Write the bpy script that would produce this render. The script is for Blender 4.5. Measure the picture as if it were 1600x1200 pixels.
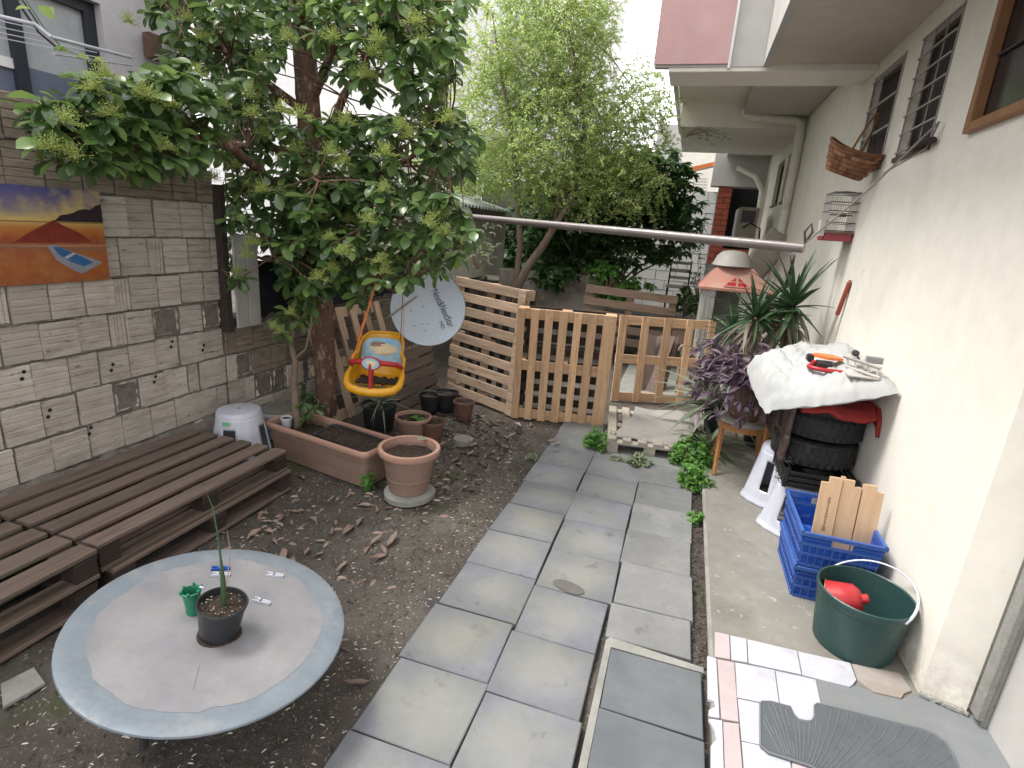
import bpy, bmesh, math, random
from mathutils import Vector, Matrix, Euler, noise as mnoise

# ------------------------------------------------------------------ scene, camera, light
for o in list(bpy.data.objects): bpy.data.objects.remove(o)
scene = bpy.context.scene
COL = scene.collection
rnd = random.Random(11)
R_ = math.radians

cd = bpy.data.cameras.new('camera'); cam = bpy.data.objects.new('camera', cd); COL.objects.link(cam)
rot = Matrix(((0.950137,-0.148504,0.274201),(0.30367,0.240767,-0.921855),(0.070881,0.959155,0.273858)))
cam.matrix_world = Matrix.Translation((0, 0, 1.8)) @ rot.to_4x4()
cd.sensor_width = 36.0; cd.lens = 36.0*850/1600
cd.clip_start = 0.05; cd.clip_end = 500
scene.camera = cam

SUN_EL, SUN_AZ = 60, 262      # azimuth: clockwise from +Y; the veiled sun stands to the left, over the neighbour's house
world = bpy.data.worlds.new('World'); scene.world = world; world.use_nodes = True
nt = world.node_tree; nt.nodes.clear()
wo = nt.nodes.new('ShaderNodeOutputWorld'); bg = nt.nodes.new('ShaderNodeBackground'); sky = nt.nodes.new('ShaderNodeTexSky')
sky.sky_type = 'NISHITA'; sky.sun_disc = False
sky.sun_elevation = R_(SUN_EL); sky.sun_rotation = R_(SUN_AZ)
sky.air_density = 1.0; sky.dust_density = 3.0; sky.ozone_density = 1.0
hs = nt.nodes.new('ShaderNodeHueSaturation'); hs.inputs['Saturation'].default_value = 0.35   # a veil of cloud
cl = nt.nodes.new('ShaderNodeMix'); cl.data_type = 'RGBA'; cl.inputs[0].default_value = 0.62; cl.inputs[7].default_value = (5.95, 5.8, 5.6, 1)   # even white overcast
nt.links.new(sky.outputs[0], hs.inputs['Color']); nt.links.new(hs.outputs[0], cl.inputs[6]); nt.links.new(cl.outputs[2], bg.inputs[0])
bg.inputs[1].default_value = 0.15
nt.links.new(bg.outputs[0], wo.inputs[0])
sd = bpy.data.lights.new('sun', 'SUN'); sd.energy = 1.5; sd.angle = R_(20); sd.color = (1.0, 0.96, 0.9)
sun = bpy.data.objects.new('sun', sd); COL.objects.link(sun)
el, az = R_(SUN_EL), R_(SUN_AZ)
dvec = Vector((math.sin(az)*math.cos(el), math.cos(az)*math.cos(el), math.sin(el)))
sun.rotation_euler = dvec.to_track_quat('Z', 'Y').to_euler()
scene.view_settings.view_transform = 'Standard'; scene.view_settings.look = 'None'
scene.view_settings.gamma = 1.0; scene.view_settings.use_curve_mapping = False
scene.view_settings.exposure = 1.52

# ------------------------------------------------------------------ materials
def newmat(name):
    m = bpy.data.materials.new(name); m.use_nodes = True
    n = m.node_tree.nodes; n.clear()
    out = n.new('ShaderNodeOutputMaterial'); p = n.new('ShaderNodeBsdfPrincipled')
    m.node_tree.links.new(p.outputs[0], out.inputs[0])
    return m, n, m.node_tree.links, p, out
def coords(n, l, scale=(1, 1, 1), rand=True):
    tc = n.new('ShaderNodeTexCoord'); mp = n.new('ShaderNodeMapping')
    l.new(tc.outputs['Object'], mp.inputs['Vector']); mp.inputs['Scale'].default_value = scale
    if rand:
        oi = n.new('ShaderNodeObjectInfo'); mu = n.new('ShaderNodeMath'); mu.operation = 'MULTIPLY'; mu.inputs[1].default_value = 37.0
        cb = n.new('ShaderNodeCombineXYZ'); l.new(oi.outputs['Random'], mu.inputs[0])
        for i in range(3): l.new(mu.outputs[0], cb.inputs[i])
        l.new(cb.outputs[0], mp.inputs['Location'])
    return mp.outputs[0]
def noise(n, l, vec, scale, detail=6, rough=.6, lo=.35, hi=.65):
    t = n.new('ShaderNodeTexNoise'); t.inputs['Scale'].default_value = scale; t.inputs['Detail'].default_value = detail; t.inputs['Roughness'].default_value = rough
    l.new(vec, t.inputs['Vector'])
    r = n.new('ShaderNodeMapRange'); r.inputs['From Min'].default_value = lo; r.inputs['From Max'].default_value = hi
    l.new(t.outputs['Fac'], r.inputs['Value'])
    return r.outputs[0]
def mixc(n, l, fac, a, b):
    x = n.new('ShaderNodeMix'); x.data_type = 'RGBA'
    for v, s in ((a, x.inputs[6]), (b, x.inputs[7])):
        if isinstance(v, tuple): s.default_value = (*v, 1) if len(v) == 3 else v
        else: l.new(v, s)
    if isinstance(fac, (int, float)): x.inputs[0].default_value = fac
    else: l.new(fac, x.inputs[0])
    return x.outputs[2]
def mul(n, l, a, k):
    x = n.new('ShaderNodeMath'); x.operation = 'MULTIPLY'; l.new(a, x.inputs[0])
    if isinstance(k, (int, float)): x.inputs[1].default_value = k
    else: l.new(k, x.inputs[1])
    return x.outputs[0]
def bump(n, l, p, h, strength, dist=.01):
    b = n.new('ShaderNodeBump'); b.inputs['Strength'].default_value = strength; b.inputs['Distance'].default_value = dist
    l.new(h, b.inputs['Height']); l.new(b.outputs[0], p.inputs['Normal'])
def M(name, a, b, scale=6, rough=.8, bmp=.3, bscale=60, stretch=(1, 1, 1), metal=0, spots=None, spot_scale=3, spot_amt=.7, spot_lo=.5, spot_hi=.7, vary=.25, spec=.3, rand=True, bdist=.004, dirt=None, dscale=25):
    m, n, l, p, out = newmat(name)
    v = coords(n, l, stretch, rand)
    c = mixc(n, l, noise(n, l, v, scale), a, b)
    f = noise(n, l, v, scale*6, 4, .6, .3, .7)
    c = mixc(n, l, mul(n, l, f, .35), c, tuple(x*.72 for x in a))
    if spots: c = mixc(n, l, mul(n, l, noise(n, l, v, spot_scale, 5, .65, spot_lo, spot_hi), spot_amt), c, spots)
    if dirt: c = mixc(n, l, mul(n, l, noise(n, l, v, dscale, 3, .7, .62, .72), .8), c, dirt)
    if vary:
        oi = n.new('ShaderNodeObjectInfo'); h = n.new('ShaderNodeHueSaturation')
        r = n.new('ShaderNodeMapRange'); r.inputs['To Min'].default_value = 1-vary; r.inputs['To Max'].default_value = 1+vary
        l.new(oi.outputs['Random'], r.inputs['Value']); l.new(r.outputs[0], h.inputs['Value']); l.new(c, h.inputs['Color']); c = h.outputs[0]
    l.new(c, p.inputs['Base Color'])
    rr = n.new('ShaderNodeMapRange'); rr.inputs['To Min'].default_value = max(.05, rough-.12); rr.inputs['To Max'].default_value = min(1, rough+.12)
    l.new(f, rr.inputs['Value']); l.new(rr.outputs[0], p.inputs['Roughness'])
    p.inputs['Metallic'].default_value = metal; p.inputs['Specular IOR Level'].default_value = spec
    if bmp: bump(n, l, p, noise(n, l, v, bscale, 5, .65, .2, .8), bmp, bdist)
    return m
def leafmat(name, cols, rough=.4, trans=.3, spec=.45, vein=True):
    m, n, l, p, out = newmat(name)
    g = n.new('ShaderNodeNewGeometry'); oi = n.new('ShaderNodeObjectInfo')
    ad = n.new('ShaderNodeMath'); ad.operation = 'ADD'; l.new(g.outputs['Random Per Island'], ad.inputs[0]); l.new(oi.outputs['Random'], ad.inputs[1])
    fr = n.new('ShaderNodeMath'); fr.operation = 'FRACT'; l.new(ad.outputs[0], fr.inputs[0])
    cr = n.new('ShaderNodeValToRGB'); l.new(fr.outputs[0], cr.inputs[0])
    e = cr.color_ramp.elements
    while len(e) < len(cols): e.new(.5)
    for i, c in enumerate(cols): e[i].position = i/(len(cols)-1); e[i].color = (*c, 1)
    l.new(cr.outputs[0], p.inputs['Base Color'])
    p.inputs['Roughness'].default_value = rough; p.inputs['Specular IOR Level'].default_value = spec
    tb = n.new('ShaderNodeBsdfTranslucent'); mx = n.new('ShaderNodeMixShader'); mx.inputs[0].default_value = trans
    hv = n.new('ShaderNodeHueSaturation'); hv.inputs['Value'].default_value = 1.6; hv.inputs['Hue'].default_value = .48; l.new(cr.outputs[0], hv.inputs['Color']); l.new(hv.outputs[0], tb.inputs[0])
    l.new(p.outputs[0], mx.inputs[1]); l.new(tb.outputs[0], mx.inputs[2]); l.new(mx.outputs[0], out.inputs[0])
    return m
def plain(name, c, rough=.5, metal=0, spec=.5, vary=0):
    return M(name, c, tuple(x*.86 for x in c), 8, rough, .08, 90, metal=metal, spec=spec, vary=vary)

MT = {}
MT['wood_new'] = M('pine_wood', (.70, .46, .285), (.58, .36, .205), 3, .75, .35, 12, (14, 1.2, 14), spots=(.30, .20, .13), spot_scale=1.2, spot_amt=.5, vary=.16, dirt=(.25, .15, .09), dscale=3)
MT['wood_newx'] = M('pine_wood_cross', (.62, .41, .26), (.52, .33, .19), 3, .78, .35, 12, (1.2, 14, 14), spots=(.25, .18, .12), spot_scale=1.2, spot_amt=.5, vary=.12)
MT['wood_grey'] = M('weathered_pallet_wood', (.60, .44, .32), (.45, .325, .235), 3, .85, .5, 12, (14, 1.2, 14), spots=(.17, .13, .10), spot_scale=1.6, spot_amt=.7, vary=.18, dirt=(.1, .07, .05), dscale=3)
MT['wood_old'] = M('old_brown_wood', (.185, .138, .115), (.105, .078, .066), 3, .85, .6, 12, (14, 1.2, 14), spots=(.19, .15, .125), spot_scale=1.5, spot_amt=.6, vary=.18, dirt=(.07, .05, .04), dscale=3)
MT['wood_dark'] = M('dark_wood', (.06, .046, .04), (.036, .028, .025), 3, .85, .5, 12, (14, 1.2, 14), vary=.2)
MT['wood_chair'] = M('varnished_wood', (.42, .19, .065), (.33, .14, .05), 4, .4, .15, 20, (10, 10, 1.2), vary=.06, spec=.5)
MT['bark'] = M('bark', (.20, .115, .082), (.11, .065, .048), 9, .9, .9, 26, (1, 1, .5), spots=(.42, .30, .24), spot_scale=22, spot_amt=.8, spot_lo=.54, spot_hi=.64, vary=0, rand=False, bdist=.012)
MT['bark2'] = M('smooth_bark', (.24, .18, .14), (.15, .11, .085), 10, .9, .6, 40, (1, 1, .5), vary=0, rand=False)
MT['brick'] = M('hollow_brick', (.54, .49, .44), (.43, .385, .34), 5, .92, .6, 30, (1, 1.3, 5), spots=(.29, .25, .215), spot_scale=3.2, spot_amt=.7, vary=.12, dirt=(.12, .09, .07), dscale=9)  # stretched noise: dark streaks for dirt and painted shade of the grooves
MT['brick_top'] = M('hollow_brick_damp', (.30, .25, .20), (.20, .165, .13), 5, .92, .6, 30, (1, 1.3, 7), spots=(.10, .085, .06), spot_scale=6, spot_amt=.8, vary=.14)
MT['mortar'] = M('mortar', (.24, .215, .195), (.15, .13, .12), 12, .95, .9, 30, vary=0, bdist=.015)
MT['dirt_core'] = M('wall_core', (.07, .06, .055), (.04, .035, .03), 12, .95, .5, 30, vary=0)
MT['render'] = M('cream_render', (.82, .79, .71), (.78, .75, .67), 1.2, .88, .12, 45, spots=(.50, .47, .42), spot_scale=1.3, spot_amt=.35, spot_lo=.52, spot_hi=.75, vary=0, rand=False)
MT['render_grey'] = M('grey_render', (.52, .51, .49), (.45, .44, .425), 1.5, .9, .25, 45, vary=0, rand=False)
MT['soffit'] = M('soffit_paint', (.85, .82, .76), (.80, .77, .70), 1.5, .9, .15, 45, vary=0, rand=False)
MT['soffit_dark'] = M('dark_soffit', (.60, .54, .475), (.54, .48, .42), 1.5, .9, .15, 45, vary=0, rand=False)  # darker tone for the soffit of the near bay
MT['pink'] = M('pink_balcony_paint', (.58, .37, .37), (.52, .33, .33), 2, .8, .15, 40, vary=0, rand=False, spots=(.62, .45, .44), spot_scale=3, spot_amt=.4)
MT['white_paint'] = M('white_wall_paint', (.80, .80, .80), (.72, .72, .73), 2, .8, .2, 30, vary=.04)
MT['lilac'] = M('lilac_render', (.52, .50, .54), (.46, .44, .48), 2, .85, .2, 40, vary=0, rand=False)
MT['paver'] = M('concrete_paver', (.215, .222, .25), (.15, .156, .182), 3.2, .9, .5, 160, spots=(.215, .22, .17), spot_scale=2.4, spot_amt=.6, spot_lo=.42, spot_hi=.68, vary=.12, dirt=(.12, .115, .10), dscale=8, bdist=.004)
MT['paver_grey'] = M('concrete_paver_grey', (.24, .245, .245), (.17, .174, .176), 3.2, .9, .5, 150, spots=(.27, .27, .245), spot_scale=4, spot_amt=.6, vary=.10, dirt=(.13, .125, .11), dscale=7, bdist=.004)
MT['slab_dark'] = M('smooth_grey_slab', (.145, .158, .168), (.112, .122, .134), 4, .8, .3, 120, spots=(.16, .165, .17), spot_scale=6, spot_amt=.5, vary=.05)
MT['cement'] = M('light_cement', (.30, .30, .28), (.22, .22, .205), 9, .93, .8, 50, vary=0)
MT['concrete'] = M('concrete_platform', (.25, .24, .215), (.185, .178, .158), 2.4, .9, .5, 60, spots=(.14, .13, .115), spot_scale=2.2, spot_amt=.75, spot_lo=.48, spot_hi=.66, vary=0, rand=False, dirt=(.38, .365, .335), dscale=14)
MT['apron'] = M('grey_apron', (.205, .218, .23), (.165, .178, .19), 3, .75, .25, 60, spots=(.2, .19, .18), spot_scale=5, spot_amt=.5, vary=0, rand=False)
MT['marble_w'] = M('white_marble', (.50, .50, .55), (.40, .405, .455), 5, .45, .05, 40, spots=(.30, .30, .33), spot_scale=13, spot_amt=.6, spot_lo=.58, spot_hi=.70, vary=.05)
MT['marble_p'] = M('pink_marble', (.47, .395, .405), (.41, .345, .355), 5, .5, .05, 40, spots=(.42, .36, .36), spot_scale=14, spot_amt=.5, spot_lo=.6, spot_hi=.72, vary=.05)
MT['marble_d'] = M('dirty_marble', (.36, .325, .30), (.26, .23, .205), 7, .6, .1, 40, spots=(.30, .25, .2), spot_scale=7, spot_amt=.7, vary=0)
MT['rubber'] = M('grey_rubber', (.10, .112, .122), (.08, .09, .098), 8, .6, .1, 90, vary=0)
MT['rubber_rib'] = M('grey_rubber_rib', (.145, .16, .172), (.115, .13, .14), 8, .55, .1, 90, vary=0)
MT['terra'] = M('terracotta_plastic', (.29, .19, .148), (.245, .16, .125), 4, .55, .15, 70, spots=(.27, .22, .175), spot_scale=5, spot_amt=.45, vary=.05, spec=.4)
MT['terra_rim'] = M('terracotta_rim', (.42, .25, .19), (.36, .215, .165), 4, .5, .1, 70, vary=.05, spec=.4)
MT['brown_pot'] = plain('brown_plastic', (.16, .085, .06), .5)
MT['black_pot'] = plain('black_plastic', (.022, .024, .028), .42)
MT['black_plast'] = plain('black_crate_plastic', (.018, .018, .02), .5)
MT['soil'] = M('potting_soil', (.085, .062, .048), (.035, .026, .02), 30, .95, 1, 60, spots=(.28, .22, .17), spot_scale=60, spot_amt=.8, spot_lo=.60, spot_hi=.68, vary=0, bdist=.02)
MT['white_pl'] = plain('white_plastic', (.56, .58, .66), .35)
MT['white_dish'] = M('dish_paint', (.66, .74, .84), (.62, .70, .82), 5, .4, .05, 40, vary=0, spec=.5)
MT['grey_metal'] = plain('grey_metal', (.32, .32, .33), .45, .6)
MT['dark_metal'] = plain('dark_metal', (.07, .07, .075), .5, .5)
MT['rust'] = M('rusty_metal', (.16, .09, .06), (.09, .06, .05), 20, .8, .4, 60, vary=0)
MT['table'] = M('galvanised_table', (.285, .278, .29), (.205, .205, .225), 5, .5, .12, 60, spots=(.26, .25, .235), spot_scale=9, spot_amt=.6, vary=0, metal=.15)
MT['table_rim'] = M('blue_grey_table_rim', (.20, .232, .262), (.165, .195, .228), 9, .5, .12, 60, spots=(.28, .285, .29), spot_scale=7, spot_amt=.65, vary=0, metal=.1)
MT['green_bucket'] = plain('dark_green_plastic', (.022, .062, .058), .42)
MT['green_cup'] = plain('green_plastic', (.02, .20, .11), .4)
MT['red'] = plain('red_plastic', (.42, .025, .03), .4)
MT['orange'] = plain('orange_plastic', (.75, .20, .05), .4)
MT['yellow'] = plain('yellow_plastic', (.66, .32, .012), .35)
MT['blue'] = M('blue_crate_plastic', (.015, .075, .40), (.012, .055, .30), 8, .45, .1, 60, spots=(.16, .25, .45), spot_scale=22, spot_amt=.5, spot_lo=.55, spot_hi=.68, vary=.05)
MT['blue_rim'] = M('faded_blue_plastic', (.055, .12, .36), (.035, .085, .32), 10, .55, .1, 60, vary=.05)
MT['sack'] = M('woven_white_sack', (.44, .45, .46), (.37, .38, .38), 5, .6, .4, 240, spots=(.48, .47, .42), spot_scale=3, spot_amt=.4, vary=0)
MT['carpet'] = M('beige_carpet', (.36, .34, .32), (.30, .285, .265), 6, .95, .9, 200, vary=0)
MT['redcloth'] = M('dark_red_cloth', (.33, .035, .03), (.17, .02, .02), 6, .85, .4, 90, vary=0)
MT['tyre'] = M('tyre_rubber', (.035, .036, .036), (.022, .022, .024), 12, .8, .4, 70, spots=(.075, .075, .075), spot_scale=8, spot_amt=.6, vary=.1)
MT['wicker'] = M('wicker', (.20, .085, .035), (.11, .045, .02), 20, .6, .5, 60, vary=.25)
MT['weave'] = leafmat('woven_cane', [(.22, .10, .05), (.10, .04, .022), (.30, .15, .08), (.14, .055, .028)], .55, .0, .3)
MT['grip_red'] = M('faded_red_grip', (.33, .07, .045), (.26, .055, .035), 8, .5, .1, vary=0)
MT['pvc'] = M('cream_drain_pipe', (.80, .77, .70), (.72, .69, .62), 4, .6, .1, 60, vary=0, spots=(.34, .3, .24), spot_scale=6, spot_amt=.4)
MT['pole'] = M('pole_paint', (.20, .172, .165), (.155, .13, .125), 5, .35, .1, 60, vary=0, spec=.6)
MT['glass'] = plain('dark_window_glass', (.02, .022, .026), .12, spec=.6)
MT['curtain'] = M('curtain', (.075, .07, .066), (.045, .042, .04), 3, .8, .2, 60, (1, 18, 1), vary=0)
MT['shutter'] = M('brown_shutter', (.075, .06, .055), (.05, .04, .038), 6, .7, .2, 40, vary=0)
MT['grille'] = plain('grey_grille_paint', (.36, .34, .33), .5)
MT['grille_brown'] = plain('brown_frame_paint', (.09, .065, .055), .5)
MT['wood_frame'] = M('brown_window_frame', (.30, .155, .075), (.24, .12, .06), 4, .5, .15, 30, vary=0)
MT['anthracite'] = plain('anthracite_frame', (.025, .03, .045), .4)
MT['pane_blue'] = plain('reflective_pane', (.16, .18, .26), .15, spec=.8)
MT['pane_light'] = plain('pane_with_blind', (.44, .46, .50), .3, spec=.5)
MT['corr'] = M('corrugated_sheet', (.42, .46, .44), (.33, .37, .35), 4, .6, .1, 40, vary=0, spots=(.24, .28, .2), spot_scale=6, spot_amt=.5)
MT['sheet'] = M('grey_metal_sheet', (.46, .44, .41), (.38, .36, .34), 3, .6, .1, 40, vary=0, spots=(.3, .28, .25), spot_scale=3, spot_amt=.5)
MT['wood_mid'] = M('brown_pallet_wood', (.34, .24, .18), (.24, .17, .125), 3, .85, .5, 12, (14, 1.2, 14), vary=.15, dirt=(.1,.07,.05), dscale=3)
MT['sheet_light'] = M('pale_metal_sheet', (.72, .69, .64), (.62, .59, .55), 3, .6, .1, 40, vary=0, spots=(.45,.42,.38), spot_scale=3, spot_amt=.5)
MT['stained_concrete'] = M('stained_concrete', (.50, .46, .41), (.36, .33, .29), 2.4, .95, .6, 50, spots=(.22,.19,.16), spot_scale=1.8, spot_amt=.85, spot_lo=.45, spot_hi=.62, vary=0, dirt=(.6,.57,.53), dscale=9)
MT['tarp'] = M('black_torn_tarp', (.012, .014, .024), (.008, .01, .015), 5, .5, .4, 14, vary=0)
MT['redbrick'] = M('red_brick', (.33, .085, .05), (.25, .06, .04), 8, .9, .4, 50, vary=.15)
MT['black'] = plain('shade_black', (.012, .012, .014), .9)  # near-black colour standing for the shade inside rooms and holes
MT['salmon'] = M('faded_salmon_plastic', (.55, .25, .20), (.45, .24, .19), 5, .6, .1, 60, vary=0, spots=(.42, .33, .27), spot_scale=4, spot_amt=.7)
MT['grey_pl'] = M('weathered_white_plastic', (.50, .49, .47), (.40, .39, .37), 5, .6, .1, 60, vary=.05)
MT['oldcream'] = M('old_cream_plastic', (.42, .38, .32), (.30, .27, .23), 6, .7, .1, 60, vary=0)
MT['leaf'] = leafmat('glossy_leaf', [(.045, .085, .036), (.08, .15, .048), (.115, .21, .062), (.20, .32, .09), (.06, .105, .046), (.145, .245, .072)], .28, .30, .7)
MT['leaf_lime'] = leafmat('lime_leaflet', [(.25, .38, .12), (.36, .47, .16), (.19, .32, .09), (.47, .54, .22)], .6, .5, .2)
MT['leaf_dark'] = leafmat('dark_shrub_leaf', [(.035, .075, .032), (.06, .125, .045), (.09, .18, .06), (.045, .095, .038)], .4, .3, .5)
MT['leaf_weed'] = leafmat('weed_leaf', [(.08, .20, .04), (.12, .27, .06), (.17, .33, .09)], .5, .35, .3)
MT['leaf_pale'] = leafmat('pale_weed_leaf', [(.20, .26, .15), (.28, .33, .2), (.15, .2, .11)], .6, .3, .3)
MT['flower'] = leafmat('flower_bud', [(.38, .46, .14), (.48, .54, .20), (.32, .42, .12)], .7, .3, .2)
MT['leaf_purple'] = leafmat('purple_leaf', [(.085, .055, .085), (.13, .09, .12), (.18, .14, .16), (.07, .035, .075)], .5, .2, .4)
MT['leaf_yucca'] = leafmat('yucca_leaf', [(.022, .05, .022), (.035, .08, .03), (.05, .10, .045)], .4, .1, .5)
MT['leaf_dead'] = leafmat('dead_leaf', [(.21, .18, .145), (.30, .26, .21), (.14, .12, .10)], .8, .1, .2)
MT['leaf_dry'] = leafmat('dry_fallen_leaf', [(.26, .19, .155), (.38, .29, .24), (.19, .135, .11), (.42, .35, .29)], .8, .1, .2)
MT['leaf_spider'] = leafmat('striped_leaf', [(.10, .14, .08), (.26, .29, .22), (.07, .10, .055)], .5, .2, .4)
MT['fur'] = M('pale_fur', (.45, .38, .29), (.34, .27, .19), 12, .95, 1, 70, vary=0, bdist=.02)
MT['fur_dark'] = plain('dark_nose', (.02, .015, .013), .3)
MT['blue_ink'] = plain('blue_ink', (.05, .07, .16), .5)
MT['petal'] = M('pale_chips', (.55, .50, .43), (.40, .36, .30), 20, .9, 0, vary=0)
MT['gravel'] = M('dark_chips', (.10, .08, .065), (.06, .05, .04), 20, .9, 0, vary=0)
MT['sticker_blue'] = M('sticker_sky', (.22, .42, .60), (.45, .60, .68), 14, .4, 0, vary=0, rand=False)
MT['sticker_cream'] = plain('sticker_cream', (.72, .60, .38), .4)
MT['sticker_brown'] = plain('sticker_brown', (.25, .13, .08), .4)
MT['sticker_green'] = plain('sticker_green', (.12, .45, .22), .4)

def worn(m):
    "slabs trodden pale and mossy in the middle, dark and damp along their edges"
    n = m.node_tree.nodes; l = m.node_tree.links; p = [q for q in n if q.type == 'BSDF_PRINCIPLED'][0]
    src = p.inputs['Base Color'].links[0].from_socket; tc = n.new('ShaderNodeTexCoord')
    mp = n.new('ShaderNodeMapping'); mp.inputs['Location'].default_value = (-.5,-.5,-.5); l.new(tc.outputs['Generated'], mp.inputs['Vector'])
    sp = n.new('ShaderNodeSeparateXYZ'); l.new(mp.outputs[0], sp.inputs[0])
    cb = n.new('ShaderNodeCombineXYZ'); l.new(sp.outputs[0], cb.inputs[0]); l.new(sp.outputs[1], cb.inputs[1])
    ln = n.new('ShaderNodeVectorMath'); ln.operation = 'LENGTH'; l.new(cb.outputs[0], ln.inputs[0])
    nz = noise(n, l, coords(n, l, (1,1,1), True), 4, 6, .7, .3, .7); ad = n.new('ShaderNodeMath'); ad.operation = 'MULTIPLY_ADD'; ad.inputs[1].default_value = .34; l.new(nz, ad.inputs[0]); l.new(ln.outputs['Value'], ad.inputs[2])
    mr = n.new('ShaderNodeMapRange'); mr.inputs['From Min'].default_value = .66; mr.inputs['From Max'].default_value = .30; l.new(ad.outputs[0], mr.inputs['Value'])
    c = mixc(n, l, mul(n, l, mr.outputs[0], .42), src, (.30,.30,.262))
    me_ = n.new('ShaderNodeMapRange'); me_.inputs['From Min'].default_value = .62; me_.inputs['From Max'].default_value = .95; l.new(ad.outputs[0], me_.inputs['Value'])
    c = mixc(n, l, mul(n, l, me_.outputs[0], .40), c, (.125,.13,.155)); l.new(c, p.inputs['Base Color'])
worn(MT['paver'])
def splash(m):
    "mud splashed on the foot of a wall"
    n = m.node_tree.nodes; l = m.node_tree.links; p = [q for q in n if q.type == 'BSDF_PRINCIPLED'][0]
    src = p.inputs['Base Color'].links[0].from_socket; g = n.new('ShaderNodeNewGeometry'); sp = n.new('ShaderNodeSeparateXYZ'); l.new(g.outputs['Position'], sp.inputs[0])
    mr = n.new('ShaderNodeMapRange'); mr.inputs['From Min'].default_value = .42; mr.inputs['From Max'].default_value = .06; l.new(sp.outputs['Z'], mr.inputs['Value'])
    f = mul(n, l, mr.outputs[0], noise(n, l, g.outputs['Position'], 7, 8, .75, .38, .62)); c = mixc(n, l, mul(n, l, f, .8), src, (.34,.30,.25))
    mp = n.new('ShaderNodeMapping'); mp.inputs['Scale'].default_value = (1, 5, .45); l.new(g.outputs['Position'], mp.inputs['Vector'])
    c = mixc(n, l, mul(n, l, noise(n, l, mp.outputs[0], 2.0, 6, .7, .60, .74), .16), c, (.42,.40,.35))
    c = mixc(n, l, mul(n, l, noise(n, l, g.outputs['Position'], 3.3, 3, .8, .70, .74), .45), c, (.50,.44,.38))
    l.new(c, p.inputs['Base Color'])
splash(MT['render'])
def ground_mat():
    m, n, l, p, out = newmat('dirt_ground')
    v = coords(n, l, (1, 1, 1), False)
    c = mixc(n, l, noise(n, l, v, 3.0, 8, .7, .35, .65), (.098, .084, .073), (.05, .042, .037))
    c = mixc(n, l, mul(n, l, noise(n, l, v, 1.3, 4, .6, .52, .66), .75), c, (.125, .115, .10))
    c = mixc(n, l, mul(n, l, noise(n, l, v, 2.1, 6, .65, .56, .66), .8), c, (.05, .066, .018))
    c = mixc(n, l, mul(n, l, noise(n, l, v, 1.7, 6, .6, .60, .68), .8), c, (.035, .038, .045))
    c = mixc(n, l, mul(n, l, noise(n, l, v, 90, 2, .5, .64, .68), .7), c, (.30, .26, .21))
    l.new(c, p.inputs['Base Color']); p.inputs['Roughness'].default_value = .93
    bump(n, l, p, noise(n, l, v, 28, 8, .7, .2, .8), .6, .02)
    return m
MT['dirt'] = ground_mat()

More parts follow.
